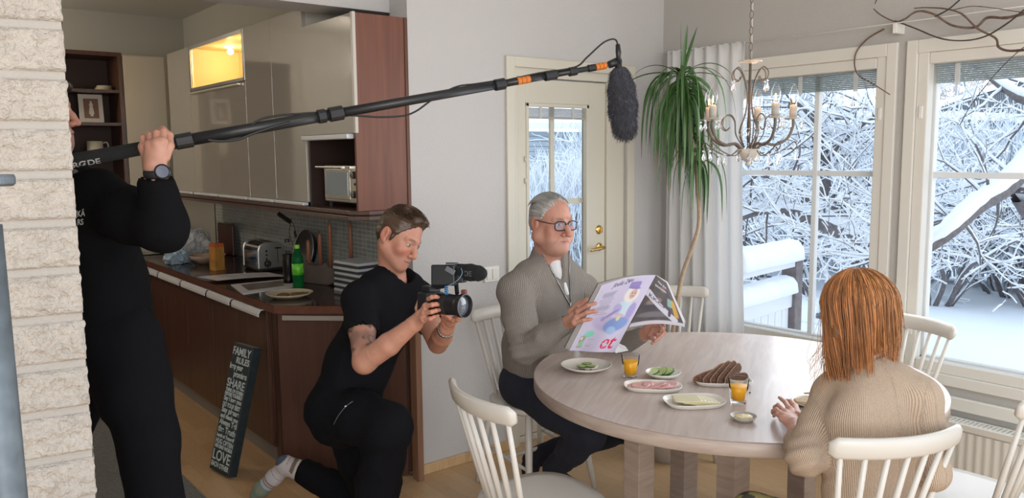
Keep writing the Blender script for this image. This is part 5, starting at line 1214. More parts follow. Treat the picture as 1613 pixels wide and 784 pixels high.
# ================================================================== PEOPLE: smooth volumes, then a skin of quads
class Vol:
    """a smooth union of limbs and ellipsoids, turned into one continuous surface"""
    def __init__(s, vox=.006): s.p = []; s.h = vox
    def cone(s, a, b, ra, rb, k=.02, flat=None, op=1):     # flat=(axis, factor<1 squashes along axis)
        s.p.append(('c', np.array(a, float), np.array(b, float), ra, rb, k, flat, op)); return s
    def chain(s, pts, rads, k=.02, flat=None):
        for i in range(len(pts)-1): s.cone(pts[i], pts[i+1], rads[i], rads[i+1], k, flat)
        return s
    def ell(s, c, r, M=None, k=.02, op=1):
        s.p.append(('e', np.array(c, float), np.array(r, float), np.eye(3) if M is None else np.array(M, float), 0, k, None, op)); return s
    def plane(s, p, n, k=.004):                            # keep the side the normal points away from
        s.p.append(('p', np.array(p, float), np.array(n, float)/np.linalg.norm(n), 0, 0, k, None, -2)); return s
    def mesh(s):
        h = s.h; lo = np.full(3, 1e9); hi = -lo
        for q in s.p:
            if q[7] != 1: continue
            if q[0] == 'c': m = max(q[3], q[4]); lo = np.minimum(lo, np.minimum(q[1], q[2])-m); hi = np.maximum(hi, np.maximum(q[1], q[2])+m)
            elif q[0] == 'e': m = max(q[2]); lo = np.minimum(lo, q[1]-m); hi = np.maximum(hi, q[1]+m)
        lo -= 4*h; hi += 4*h; n = np.ceil((hi-lo)/h).astype(int)+1
        G = np.full(tuple(n), .08, np.float32)
        ax = [lo[i]+h*np.arange(n[i]) for i in range(3)]
        for q in s.p:
            k = q[5]
            if q[0] == 'p': a, b = np.zeros(3, int), n.copy()
            else:
                if q[0] == 'c': m = max(q[3], q[4])+k+2*h; l2 = np.minimum(q[1], q[2])-m; h2 = np.maximum(q[1], q[2])+m
                else: m = max(q[2])+k+2*h; l2 = q[1]-m; h2 = q[1]+m
                a = np.clip(np.floor((l2-lo)/h).astype(int), 0, n-1); b = np.clip(np.ceil((h2-lo)/h).astype(int)+1, 1, n)
                if (b <= a).any(): continue
            X, Y, Z = np.meshgrid(ax[0][a[0]:b[0]], ax[1][a[1]:b[1]], ax[2][a[2]:b[2]], indexing='ij')
            if q[0] == 'p': d = (X-q[1][0])*q[2][0]+(Y-q[1][1])*q[2][1]+(Z-q[1][2])*q[2][2]
            elif q[0] == 'c':
                A, B, ra, rb = q[1], q[2], q[3], q[4]; v = B-A; L = max(v@v, 1e-12)
                px, py, pz = X-A[0], Y-A[1], Z-A[2]; t = np.clip((px*v[0]+py*v[1]+pz*v[2])/L, 0, 1)
                px -= t*v[0]; py -= t*v[1]; pz -= t*v[2]
                if q[6] is not None:
                    f = np.array(q[6][0], float); f /= np.linalg.norm(f); fac = 1/q[6][1]-1; c = px*f[0]+py*f[1]+pz*f[2]
                    px += c*f[0]*fac; py += c*f[1]*fac; pz += c*f[2]*fac
                d = np.sqrt(px*px+py*py+pz*pz)-(ra+t*(rb-ra))
            else:
                M = q[3]; px, py, pz = X-q[1][0], Y-q[1][1], Z-q[1][2]
                u = [px*M[0][i]+py*M[1][i]+pz*M[2][i] for i in range(3)]; r = q[2]
                k0 = np.sqrt(sum((u[i]/r[i])**2 for i in range(3))); k1 = np.sqrt(sum((u[i]/r[i]**2)**2 for i in range(3)))
                d = k0*(k0-1)/np.maximum(k1, 1e-6)
            g = G[a[0]:b[0], a[1]:b[1], a[2]:b[2]]
            if q[7] == 1: hh = np.maximum(k-np.abs(g-d), 0)/k; r_ = np.minimum(g, d)-hh*hh*k*.25
            elif q[7] == -1: d = -d; hh = np.maximum(k-np.abs(g-d), 0)/k; r_ = np.maximum(g, d)+hh*hh*k*.25
            else: hh = np.maximum(k-np.abs(g-d), 0)/k; r_ = np.maximum(g, d)+hh*hh*k*.25
            G[a[0]:b[0], a[1]:b[1], a[2]:b[2]] = r_
        # surface nets
        S = G < 0; nx, ny, nz = S.shape
        cnt = np.zeros((nx-1, ny-1, nz-1), np.int8)
        for dx in (0, 1):
            for dy in (0, 1):
                for dz in (0, 1): cnt += S[dx:nx-1+dx, dy:ny-1+dy, dz:nz-1+dz]
        act = (cnt > 0) & (cnt < 8); I = np.argwhere(act); idx = np.full(act.shape, -1, np.int64); idx[act] = np.arange(len(I))
        acc = np.zeros((len(I), 3)); num = np.zeros(len(I))
        cor = [(dx, dy, dz) for dx in (0, 1) for dy in (0, 1) for dz in (0, 1)]
        vals = {c: G[I[:, 0]+c[0], I[:, 1]+c[1], I[:, 2]+c[2]] for c in cor}
        for c in cor:
            for axn in range(3):
                if c[axn] == 0:
                    e = list(c); e[axn] = 1; e = tuple(e); a_, b_ = vals[c], vals[e]; m = (a_ < 0) != (b_ < 0)
                    t = np.where(m, a_/np.where(a_ == b_, 1, a_-b_), 0); p = np.zeros((len(I), 3)); p[:] = c; p[:, axn] += t
                    acc[m] += p[m]; num[m] += 1
        V = lo+h*(I+acc/num[:, None])
        F = []
        for axn in range(3):
            o1, o2 = [(1, 2), (2, 0), (0, 1)][axn]
            sl0 = [slice(1, -1)]*3; sl0[axn] = slice(0, S.shape[axn]-1); sl1 = list(sl0); sl1[axn] = slice(1, S.shape[axn])
            A_, B_ = S[tuple(sl0)], S[tuple(sl1)]; E = np.argwhere(A_ != B_); 
            if not len(E): continue
            sgn = A_[tuple(E.T)]
            base = E.copy(); 
            for k_ in range(3):
                if k_ != axn: base[:, k_] += 1
            q = []
            for d1, d2 in ((0, 0), (-1, 0), (-1, -1), (0, -1)):
                c = base.copy(); c[:, o1] += d1; c[:, o2] += d2; q.append(idx[c[:, 0], c[:, 1], c[:, 2]])
            q = np.stack(q, 1); ok = (q >= 0).all(1); q = q[ok]; sgn = sgn[ok]; q[~sgn] = q[~sgn][:, ::-1]; F.append(q)
        return V, np.concatenate(F)
def vnoise(V, scale, seed=0):
    """cheap smooth value noise, -1..1"""
    P = V*scale+seed*17.13; I = np.floor(P).astype(np.int64); f = P-I; f = f*f*(3-2*f); out = np.zeros(len(V))
    def hsh(i, j, k): n = (i*73856093) ^ (j*19349663) ^ (k*83492791) ^ (seed*2654435761 & 0xffffffff); n = (n ^ (n >> 13))*1274126177 & 0xffffffff; return (n & 0xffff)/32767.5-1
    for a in (0, 1):
        for b in (0, 1):
            for c in (0, 1):
                w_ = (f[:, 0] if a else 1-f[:, 0])*(f[:, 1] if b else 1-f[:, 1])*(f[:, 2] if c else 1-f[:, 2]); out += w_*hsh(I[:, 0]+a, I[:, 1]+b, I[:, 2]+c)
    return out
def vnormals(V, F):
    n = np.cross(V[F[:, 2]]-V[F[:, 0]], V[F[:, 3]]-V[F[:, 1]]); N = np.zeros_like(V)
    for i in range(4): np.add.at(N, F[:, i], n)
    return N/np.maximum(np.linalg.norm(N, axis=1), 1e-12)[:, None]
def vrelax(V, F, it=2, lam=.5):
    E = np.concatenate([F[:, [0, 1]], F[:, [1, 2]], F[:, [2, 3]], F[:, [3, 0]]])
    for _ in range(it):
        S = np.zeros_like(V); c = np.zeros(len(V)); np.add.at(S, E[:, 0], V[E[:, 1]]); np.add.at(S, E[:, 1], V[E[:, 0]]); np.add.at(c, E[:, 0], 1); np.add.at(c, E[:, 1], 1)
        V = V+lam*(S/np.maximum(c, 1)[:, None]-V)
    return V
def npobj(name, V, F, m, parent=None, col=None, rib=None, loc=None):
    me = bpy.data.meshes.new(name); V = np.asarray(V, float)
    if loc is not None: V = V-np.array(loc)
    nf = len(F); me.vertices.add(len(V)); me.vertices.foreach_set('co', V.astype(np.float32).ravel()); me.loops.add(nf*4); me.loops.foreach_set('vertex_index', np.asarray(F, np.int32).ravel())
    me.polygons.add(nf); me.polygons.foreach_set('loop_start', np.arange(nf, dtype=np.int32)*4); me.polygons.foreach_set('use_smooth', [True]*nf); me.update(); me.validate()
    if col is not None: a = me.color_attributes.new('Col', 'FLOAT_COLOR', 'POINT'); a.data.foreach_set('color', np.c_[col, np.ones(len(V))].astype(np.float32).ravel())
    if rib is not None: a = me.attributes.new('rib', 'FLOAT', 'POINT'); a.data.foreach_set('value', rib.astype(np.float32))
    me.materials.append(m); o = bpy.data.objects.new(name, me); C.objects.link(o)
    if loc is not None: o.location = loc
    if parent is not None: parent_to(o, parent)
    return o
def ribs(V, bones, pitch=.0048):
    """phase of knitted ribs running along each limb; bones=(a,b,radius,refdir)"""
    best = np.full(len(V), 1e9); out = np.zeros(len(V))
    for a, b, r, ref in bones:
        a, b = np.array(a, float), np.array(b, float); v = b-a; L = v@v; t = np.clip(((V-a)@v)/L, 0, 1); q = V-a-t[:, None]*v; d = np.linalg.norm(q, axis=1)-r
        vn = v/np.sqrt(L); ref = np.array(ref, float); e1 = ref-vn*(ref@vn); e1 /= np.linalg.norm(e1); e2 = np.cross(vn, e1)
        ang = np.arctan2(q@e2, q@e1); nrib = round(2*math.pi*r/pitch); m = d < best; best[m] = d[m]; out[m] = (ang*nrib)[m]
    return out
def folds(V, F, amp, scale, seed, stretch=None):
    P = V if stretch is None else V*np.array(stretch)
    n = 1-np.abs(vnoise(P, scale, seed))*2; n2 = vnoise(P, scale*2.3, seed+1); return V+vnormals(V, F)*(amp*(n*.7+n2*.3))[:, None]
def frame(face, up):
    """rotation whose columns are right, forward, up of a head or body"""
    f = Vector(face).normalized(); r = f.cross(Vector(up)).normalized(); u = r.cross(f); return np.array([[r.x, f.x, u.x], [r.y, f.y, u.y], [r.z, f.z, u.z]])
V0 = np.array([_R.x, _R.y, _R.z]); VU = np.array([_U.x, _U.y, _U.z]); V1 = np.array([_F.x, _F.y, _F.z])
def head(c, R, sc=1., nose=1., frown=0., heavy=0., skin=(.55, .30, .22), lips=(.42, .16, .13), brow=(.14, .08, .05), stubble=None, vox=.0024, neck=True, neckdir=None, mouth=0.):
    """face, ears, neck: returns vertices, faces, colours"""
    S = Vol(vox/sc); h = heavy
    S.ell((0, -.012, .036), (.076, .096, .083), k=.02).ell((0, .024, -.022), (.061+.008*h, .066, .082), k=.03)
    for s in (-1, 1):
        S.cone((s*(.050+.010*h), -.004, -.055), (s*.014, .070, -.099), .026+.010*h, .018+.002*h, .03)
        S.ell((s*.040, .060, -.030), (.026+.004*h, .024, .024+.006*h), k=.02)
        S.cone((s*.012, .086, .017), (s*.044, .070, .019), .0105, .008, .014)
        if h: S.ell((s*.040, .055, -.066), (.026, .026, .026), k=.02)
    S.ell((0, .078, -.101), (.020, .018, .017), k=.018)
    S.ell((0, .077, -.070), (.028, .020, .024), k=.02)
    for s in (-1, 1):
        S.ell((s*.031, .101, .000), (.019, .019, .0125), k=.012, op=-1)
        S.ell((s*.0315, .0745, .001), (.0155, .0135, .0125), k=.005)
        S.cone((s*.018, .0865, .0075), (s*.044, .080, .0065), .0032, .003, .004)
    S.chain([(0, .084, .012), (0, .084+.016*nose, -.016), (0, .084+.027*nose, -.037)], [.0075, .0085*nose, .0115*nose], .010)
    for s in (-1, 1): S.ell((s*.0125*nose, .097, -.0415), (.0085*nose, .011, .0085), k=.005); S.ell((s*.007, .103, -.0495), (.0035, .005, .003), k=.003, op=-1)
    S.chain([(-.024, .083, -.0685), (-.008, .0945, -.0655), (0, .0945, -.067), (.008, .0945, -.0655), (.024, .083, -.0685)], [.0028, .0048, .0045, .0048, .0028], .004)
    S.chain([(-.021, .083, -.0735), (0, .0915, -.0775), (.021, .083, -.0735)], [.003, .0058, .003], .004)
    S.chain([(-.025, .090, -.0712), (0, .101, -.0718), (.025, .090, -.0712)], [.0013, .0016, .0013], .002, None); S.p[-1] = S.p[-1][:7]+(-1,); S.p[-2] = S.p[-2][:7]+(-1,)
    for s in (-1, 1):
        Me = frame((s*.25, -.25, .1), (s*.2, -.3, 1))
        Me = np.array(Matrix.Rotation(s*.30, 3, 'Z')); S.ell((s*.082, -.016, -.004), (.0075, .0175, .031), M=Me, k=.006).ell((s*.0905, -.013, -.001), (.0055, .0105, .019), M=Me, k=.004, op=-1)
        S.ell((s*.080, -.006, -.033), (.007, .010, .011), k=.006)
    nd = Vector(neckdir) if neckdir is not None else None
    if neck:
        nb = np.array((0, -.050, -.215)) if neckdir is None else np.array(neckdir, float)
        S.cone((0, -.022, -.055), nb, .052+.010*h, .058+.012*h, .03)
        if h: S.ell((0, .035, -.108), (.048, .045, .030), k=.03)
    V, F = S.mesh(); V = vrelax(V, F, 1, .4)
    # the face's own colouring, with the shade of creases painted in
    col = np.tile(np.array(skin), (len(V), 1)); x, y, z = V.T
    def g(cx, cy, cz, rx, ry, rz): return np.exp(-(((x-cx)/rx)**2+((y-cy)/ry)**2+((z-cz)/rz)**2))
    def mixc(wt, c): nonlocal col; wt = np.clip(wt, 0, 1)[:, None]; col = col*(1-wt)+np.array(c)*wt
    col *= (1+.05*vnoise(V, 60, 3)+.05*vnoise(V, 150, 4))[:, None]
    for s in (-1, 1):
        mixc(.55*g(s*.045, .07, -.035, .026, .04, .022), (skin[0]*1.05, skin[1]*.72, skin[2]*.68))
        mixc(.6*g(s*.088, -.015, -.005, .012, .026, .036), (skin[0]*1.05, skin[1]*.66, skin[2]*.60)); mixc(.5*g(s*.089, -.011, -.001, .006, .010, .018), (skin[0]*.5, skin[1]*.35, skin[2]*.3))  # reddish ears; the hollow is painted darker to stand for its shade
        nl = np.exp(-((np.abs(x)-(.019+.022*np.clip((-z-.035)/.035, 0, 1.3)))/.0030)**2)*(z < -.034)*(z > -.082)*(y > .05)*(x*s > 0); mixc(nl*(.25+.3*heavy), (skin[0]*.62, skin[1]*.45, skin[2]*.42))  # shade of the folds beside the nose painted as dark lines
    mixc(.5*g(0, .112, -.036, .018, .02, .016), (skin[0]*1.05, skin[1]*.68, skin[2]*.62))
    z0_ = z; z = z+frown*(x/.024)**2*.006; lp = np.maximum(np.exp(-((x/.024)**4+((z+.0665)/.0042)**4)), np.exp(-((x/.021)**4+((z+.077)/.0052)**4)))*(y > .07); mixc(lp*.75, lips)
    mixc(np.exp(-((x/.026)**4+((z+.0716)/.0015)**2))*(y > .07)*.9, (.12, .04, .035)); z = z0_  # shade between the lips painted as a dark line
    for s in (-1, 1):
        bz = .0195+.004*np.cos((np.abs(x)-.030)*60); mixc(.85*np.exp(-(((np.abs(x)-.031)/.019)**4+((z-bz)/.0042)**2))*(y > .05)*(x*s > 0), brow)
        ew = np.exp(-(((x-s*.0315)/.0125)**4+((z-.0005)/.0048)**4))*(y > .074)
        mixc(ew*1.2, (.62, .58, .55)); mixc(np.exp(-(((x-s*.033)/.0056)**4+((z-.0005)/.0052)**4))*(y > .074)*1.3, (.07, .09, .11))
        mixc(np.exp(-(((x-s*.0315)/.0145)**4+((z-.0062)/.0014)**2))*(y > .07), (.10, .05, .04))
        mixc(.4*np.exp(-(((x-s*.0315)/.0145)**4+((z+.0062)/.002)**2))*(y > .07), (.35, .15, .12))
    if stubble is not None:
        mixc(stubble[1]*np.clip((-z-.045)/.03, 0, 1)*np.clip((y+.0)/.04, 0, 1)*(z > -.125)*(1-lp)*(.8+.2*vnoise(V, 400, 9)), stubble[0])
    W = (V*sc)@np.array(R).T+np.array(c); return W, F, col, V
def join(parts):
    Vs, Fs, Cs = [], [], []; n = 0
    for V, F, c in parts: Vs.append(V); Fs.append(F+n); Cs.append(c); n += len(V)
    return np.concatenate(Vs), np.concatenate(Fs), np.concatenate(Cs)
def skincol(V, skin, seed=1): return np.tile(np.array(skin), (len(V), 1))*(1+.06*vnoise(V, 70, seed)+.05*vnoise(V, 25, seed+5))[:, None]
def hand(wrist, palm_c, knuckles, fingers, thumb, skin, vox=.0022, arm=None, pn=None, rf=1., thick=.62):
    """wrist, palm centre, four knuckle points, per finger three further joints, thumb joints from its root"""
    S = Vol(vox); wrist = np.array(wrist); kn = [np.array(k) for k in knuckles]
    if arm is not None: S.chain(arm[0], arm[1], .01)
    fl = None if pn is None else (pn, thick)
    mid = sum(kn)/4
    for i, k in enumerate(kn): S.cone(wrist+(k-mid)*.45, k, .0165*rf, .0125*rf, .014, fl)
    S.cone(wrist, (wrist+mid)/2, .022*rf, .020*rf, .014, fl)
    rr = [(.0095, .0088, .0078, .0068), (.0098, .009, .008, .007), (.0094, .0086, .0077, .0067), (.0085, .0077, .0068, .006)]
    for i in range(4):
        pts = [kn[i]]+[np.array(p) for p in fingers[i]]; r_ = [v*rf for v in rr[i]]; S.cone(kn[i], kn[i]+1e-4, .0118*rf, .0118*rf, .008); S.chain(pts, r_[:len(pts)], .0035)
    tp = [np.array(p) for p in thumb]; S.chain(tp, [.0165*rf, .0125*rf, .0105*rf, .0085*rf][:len(tp)], .006)
    V, F = S.mesh(); col = skincol(V, skin, 7)
    def mixc(wt, c): nonlocal col; wt = np.clip(wt, 0, 1)[:, None]; col = col*(1-wt)+np.array(c)*wt
    for i in range(4):
        for p in [kn[i]]+[np.array(q) for q in fingers[i][:-1]]: mixc(.35*np.exp(-np.sum((V-p)**2, 1)/.0000011/110), (skin[0]*1.05, skin[1]*.68, skin[2]*.62))
        p = np.array(fingers[i][-1]); mixc(.35*np.exp(-np.sum((V-p)**2, 1)/.00009), (skin[0]*1.1, skin[1]*.8, skin[2]*.78))
    return V, F, col
def strands(name, roots, m, parent, r=.0008, n=3, col=None, loc=None):
    w = MB(); w.col = (1, 1, 1) if col is not None else None
    for i, pts in enumerate(roots):
        N = len(pts); b_ = len(w.v); w.tube([Vector(p) for p in pts], [r*(1 if k < N-2 else .6) for k in range(N)], n, cap=False)
        if col is not None: w.c[b_:] = [tuple(col[i])]*(len(w.v)-b_)
    return w.build(name, m, parent, smooth=True, loc=loc)
def A(*p): return np.array(at(*p))
from mathutils.bvhtree import BVHTree
def bvh(V, F): return BVHTree.FromPolygons([tuple(v) for v in V], [tuple(int(i) for i in f) for f in F])
def onto(tree, px, py, out=.0):
    """the point of a surface seen at a place of the photo"""
    d = (at(px, py, 1)-CAM).normalized(); hit = tree.ray_cast(CAM, d)
    if hit[0] is None: return None
    return hit[0]+hit[1]*(out if hit[1].dot(d) < 0 else -out)
def surfline(tree, pts, out=.002, n=7):
    res = []; P = [Vector((a, b, 0)) for a, b in pts]
    for q in spline(P, n):
        h = onto(tree, q.x, q.y, out)
        if h is not None and (not res or (h-res[-1]).length < .06): res.append(h)
    return res
def person(label, base): return thing('person', label, 'person', base)
m_skin = vmat('skin', .5, sss=.12, bump=.06, bscale=350)
m_hairc = vmat('hair', .42, sheen=.0)
m_black = mat('black_cotton', (.007, .007, .009), .9, spec=.12, bump=.15, bscale=300)
m_trouser = mat('black_trousers', (.006, .006, .008), .9, spec=.12, bump=.15, bscale=200)
# ================================================================== MAN WITH THE NEWSPAPER
SK = (.50, .245, .175)
pm = person('seated grey-haired man in glasses and a grey zip sweater reading a newspaper', (2.45, 2.9, 0))
fdir = np.array([.15, -.98, 0.]); fdir /= np.linalg.norm(fdir); rgt = np.array([-.98, -.15, 0.])   # his facing, his right
pel = A(842, 588, 3.97); bel = A(846, 545, 3.90); che = A(860, 465, 3.84); nb = A(868, 412, 3.80)
k_ = lambda lst: [A(*p) for p in lst]
shR = A(812, 458, 3.70); shL = A(918, 458, 3.94)
elR = A(826, 552, 3.52); wrR = A(889, 511, 3.40)
elL = A(948, 556, 3.86); wrL = A(1011, 528, 3.66)
S = Vol(.006)
S.cone(pel, bel, .165, .175, .05, (fdir, .80)).cone(bel, che, .172, .165, .06, (fdir, .78)).cone(che, (shR+shL)/2+np.array([0, 0, -.01]), .15, .10, .05, (fdir, .8))
S.cone(shR, shL, .078, .078, .05).chain([shR*.55+nb*.45, nb+np.array([0, 0, -.015])], [.085, .080], .05).chain([shL*.55+nb*.45, nb+np.array([0, 0, -.015])], [.080, .080], .05)
S.cone(nb+np.array([0, 0, -.06]), nb+np.array([0, 0, .05])-fdir*.01, .100, .078, .03)
S.ell(bel+fdir*.055+np.array([0, 0, -.02]), (.165, .135, .15), M=frame(fdir, (0, 0, 1)), k=.06)
S.chain([shR, (shR+elR)/2, elR], [.082, .072, .060], .03).chain([elR, (elR+wrR)/2, wrR], [.060, .054, .040], .02)
S.chain([shL, (shL+elL)/2, elL], [.080, .070, .058], .03).chain([elL, (elL+wrL)/2, wrL], [.058, .050, .036], .02)
dR = (wrR-elR)/np.linalg.norm(wrR-elR); dL = (wrL-elL)/np.linalg.norm(wrL-elL)
# open collar: a V cut at the throat
S.cone(nb+np.array([0, 0, .005]), nb+np.array([0, 0, .14]), .058, .070, .008, None, -1)
vc = k_([(896, 474, 3.705), (887, 448, 3.70), (878, 425, 3.70), (873, 405, 3.70), (874, 385, 3.69), (877, 370, 3.67)]); vr = [.004, .018, .034, .048, .056, .064]
for i in range(5): S.cone(vc[i], vc[i+1], vr[i], vr[i+1], .004, (V1, .0+2.2) if False else None, -1)
S.cone(wrR+dR*.004, wrR+dR*.05, .031, .034, .004, None, -1).cone(wrL+dL*.004, wrL+dL*.05, .028, .034, .004, None, -1)
V, F = S.mesh(); V = vrelax(V, F, 1)
V = folds(V, F, .005, 11, 3); 
# sleeve creases near the elbow
for e, ax_ in ((elR, dR), (elL, dL)):
    d = np.linalg.norm(V-e, axis=1); N = vnormals(V, F); V = V+N*(np.exp(-(d/.10)**2)*.006*np.sin((V-e)@np.array([30, 60, 150])*.9))[:, None]
bones = [(pel, che, .165, fdir), (che, nb, .16, fdir), (shR, elR, .072, fdir), (elR, wrR, .052, (0, 0, 1)), (shL, elL, .072, fdir), (elL, wrL, .05, (0, 0, 1))]
rb = ribs(V, bones, .0075); SV, SF = V, F
npobj('sweater', V, F, ribmat('grey_rib_knit', (.27, .24, .21), .55), pm, rib=rb)
# white shirt at the throat
S = Vol(.003); S.chain(k_([(893, 462, 3.742), (885, 444, 3.742), (877, 428, 3.748), (873, 415, 3.752)]), [.010, .021, .032, .038], .01); V, F = S.mesh(); npobj('t_shirt', V, F, mat('white_tshirt', (.72, .72, .72), .9), pm)
hc = A(869, 350, 3.72)
mz = mat('zip_metal', (.45, .43, .40), .35, metal=.8); mzt = mat('zip_tape', (.05, .045, .05), .7)
tr = bvh(SV, SF)
for pts in ([(840, 383), (851, 394), (862, 412), (875, 437), (888, 462), (898, 480)], [(896, 396), (897, 412), (897, 430), (898, 450), (899, 480)]):
    sp_ = surfline(tr, pts, .001)
    if len(sp_) > 2:
        MB().tube(sp_, .0045, 6).build('zip_tape', mzt, pm, smooth=True); MB().tube([p-Vector(V1)*.004 for p in sp_], .0024, 5).build('zip', mz, pm, smooth=True)
sp_ = surfline(tr, [(898, 476), (899, 490), (900, 508)], .001)
if len(sp_) > 2: MB().tube(sp_, .003, 6).build('zip', mzt, pm, smooth=True)
MB().tube([sp_[0]-Vector(V1)*.004, sp_[0]-Vector(V1)*.006+Vector((0, 0, -.03))], [.004, .003], 6).build('zip_pull', mz, pm, smooth=True)
mz = mat('zip_metal', (.45, .43, .40), .35, metal=.8); mzt = mat('zip_tape', (.05, .045, .05), .7)
# head
gz = V0*.60-V1*.80*1.0+VU*.0; gz = np.array([gz[0], gz[1], 0]); gz = gz/np.linalg.norm(gz)+np.array([0, 0, -.05])
Rh = frame(gz, (0.02, 0, 1))
nbl = (nb+np.array([0, 0, -.03])-hc)@Rh/1.07
HV, HF, HC, HL = head(hc, Rh, 1.07, heavy=1., nose=1.2, frown=1.0, skin=SK, brow=(.13, .09, .07), stubble=((.46, .30, .25), .3), neckdir=nbl)
# hands
k_ = lambda lst: [A(*p) for p in lst]
wR2 = wrR+dR*.015
hR = hand(wrR+dR*.03, None, k_([(913, 484, 3.36), (911, 491, 3.33), (909, 500, 3.31), (905, 508, 3.31)]),
          [k_([(925, 473, 3.34), (934, 469, 3.34), (941, 470, 3.35)]), k_([(926, 481, 3.30), (938, 478, 3.295), (947, 481, 3.31)]), k_([(924, 492, 3.285), (936, 490, 3.28), (944, 493, 3.29)]), k_([(919, 504, 3.285), (928, 503, 3.28), (936, 502, 3.285)])],
          k_([(900, 492, 3.40), (912, 479, 3.42), (925, 472, 3.43), (936, 474, 3.42)]), SK, arm=([elR+dR*.08, wrR, wrR+dR*.03], [.035, .029, .026]), pn=V1, rf=1.08)
hL = hand(wrL+dL*.02, None, k_([(1031, 512, 3.62), (1030, 519, 3.60), (1028, 525, 3.59), (1025, 530, 3.59)]),
          [k_([(1043, 507, 3.60), (1046, 515, 3.57), (1041, 522, 3.55)]), k_([(1042, 517, 3.56), (1046, 524, 3.54), (1040, 530, 3.53)]), k_([(1036, 527, 3.55), (1037, 533, 3.53), (1032, 537, 3.52)]), k_([(1027, 533, 3.56), (1031, 537, 3.54), (1027, 541, 3.53)])],
          k_([(1018, 516, 3.64), (1030, 508, 3.62), (1036, 501, 3.58), (1033, 497, 3.55)]), SK, arm=([elL+dL*.08, wrL, wrL+dL*.02], [.034, .028, .025]), pn=V1, rf=1.05)
# trunk and legs inside the clothes, so that the body is whole
S = Vol(.01); S.cone(pel, che, .13, .13, .05, (fdir, .8)).cone(che, nb, .12, .06, .05, (fdir, .8)).cone(shR, shL, .06, .06, .04).chain([shR, elR, elR+dR*.1], [.055, .045, .036]).chain([shL, elL, elL+dL*.1], [.055, .045, .036])
BV, BF = S.mesh(); BC = skincol(BV, SK)
V, F, c = join([(HV, HF, HC), hR, hL, (BV, BF, BC)]); npobj('body', V, F, m_skin, pm, col=c)
# trousers
hipR = A(826, 603, 3.88); hipL = A(868, 603, 4.06)
knR = A(928, 682, 3.60); anR = A(872, 738, 3.86); ftR = A(905, 764, 3.86)
knL = A(985, 672, 3.82); anL = A(838, 722, 4.12); ftL = A(832, 755, 4.12)
S = Vol(.007); S.cone(pel+np.array([0, 0, -.03]), pel+np.array([0, 0, .05]), .165, .15, .05, (fdir, .85)).cone(hipR, hipL, .11, .11, .05)
S.chain([hipR, (hipR+knR)/2, knR], [.115, .098, .076], .03).chain([knR, knR*.55+anR*.45, anR], [.076, .068, .052], .02)
S.chain([hipL, (hipL+knL)/2, knL], [.115, .096, .072], .03).chain([knL, knL*.5+anL*.5, anL], [.072, .064, .050], .02)
V, F = S.mesh(); V = folds(V, F, .004, 16, 5); npobj('trousers', V, F, mat('navy_denim', (.012, .014, .026), .9, bump=.2, bscale=400), pm)
S = Vol(.005); S.chain([anR, anR*.8+ftR*.2+np.array([0, 0, -.03]), ftR], [.040, .040, .030], .02); S.chain([anL, anL*.6+ftL*.4, ftL], [.040, .043, .032], .02)
V, F = S.mesh(); npobj('socks', V, F, mat('black_socks', (.012, .012, .013), .95, bump=.2), pm)
# slicked-back grey hair
def loc2w(P, c, R, sc): return (np.asarray(P)*sc)@np.array(R).T+np.array(c)
S = Vol(.003); S.ell((0, -.018, .040), (.080, .096, .085), k=.01).ell((0, -.022, .014), (.0800, .088, .078), k=.01).ell((0, -.070, -.012), (.058, .032, .045), k=.02)
for s in (-1, 1): S.cone((s*.066, .026, .030), (s*.070, .018, -.002), .014, .008, .01)
S.plane((0, .052, .06), (0, .72, -.55), .01); S.plane((0, .01, -.042), (0, .15, -1), .01)
for s in (-1, 1): S.ell((s*.09, -.012, -.012), (.030, .024, .036), k=.006, op=-1)
V, F = S.mesh(); P = V; V = V+vnormals(V, F)*(.0012*np.sin(np.arctan2(P[:, 0], P[:, 2]+.02)*60+4*vnoise(P, 25, 2))+.0015*vnoise(P*np.array([1, .25, 1]), 70, 3))[:, None]
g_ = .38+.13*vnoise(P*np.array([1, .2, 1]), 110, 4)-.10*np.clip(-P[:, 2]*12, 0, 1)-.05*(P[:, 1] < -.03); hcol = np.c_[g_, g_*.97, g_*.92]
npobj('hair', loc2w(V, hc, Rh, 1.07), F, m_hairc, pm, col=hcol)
R_ = random.Random(4); rts = []; cols = []
for k in range(650):
    x0 = R_.uniform(-.066, .066); pts = []; 
    ph = x0/.078; n = 8; off = R_.uniform(.000, .004); L_ = R_.uniform(.6, 1.0); s0 = R_.uniform(0, .5)
    for j in range(n):
        t_ = s0+(1-s0)*j/(n-1)*L_; th = math.radians(46+112*t_)          # from the forehead over the crown to the nape
        yy = math.cos(th)*(.098+off); zz_ = math.sin(th)*(.086+off)*math.sqrt(max(0, 1-ph*ph))
        pts.append((x0*(1+.10*math.sin(t_*3)), -.018+yy*math.sqrt(max(.1, 1-ph*ph*.6)), .040+zz_))
    rts.append(loc2w(pts, hc, Rh, 1.07)); g0 = R_.choice([.30, .40, .55, .62]); cols.append((g0, g0*.97, g0*.92))
strands('hair_strands', rts, m_hairc, pm, .0007, 3, cols)
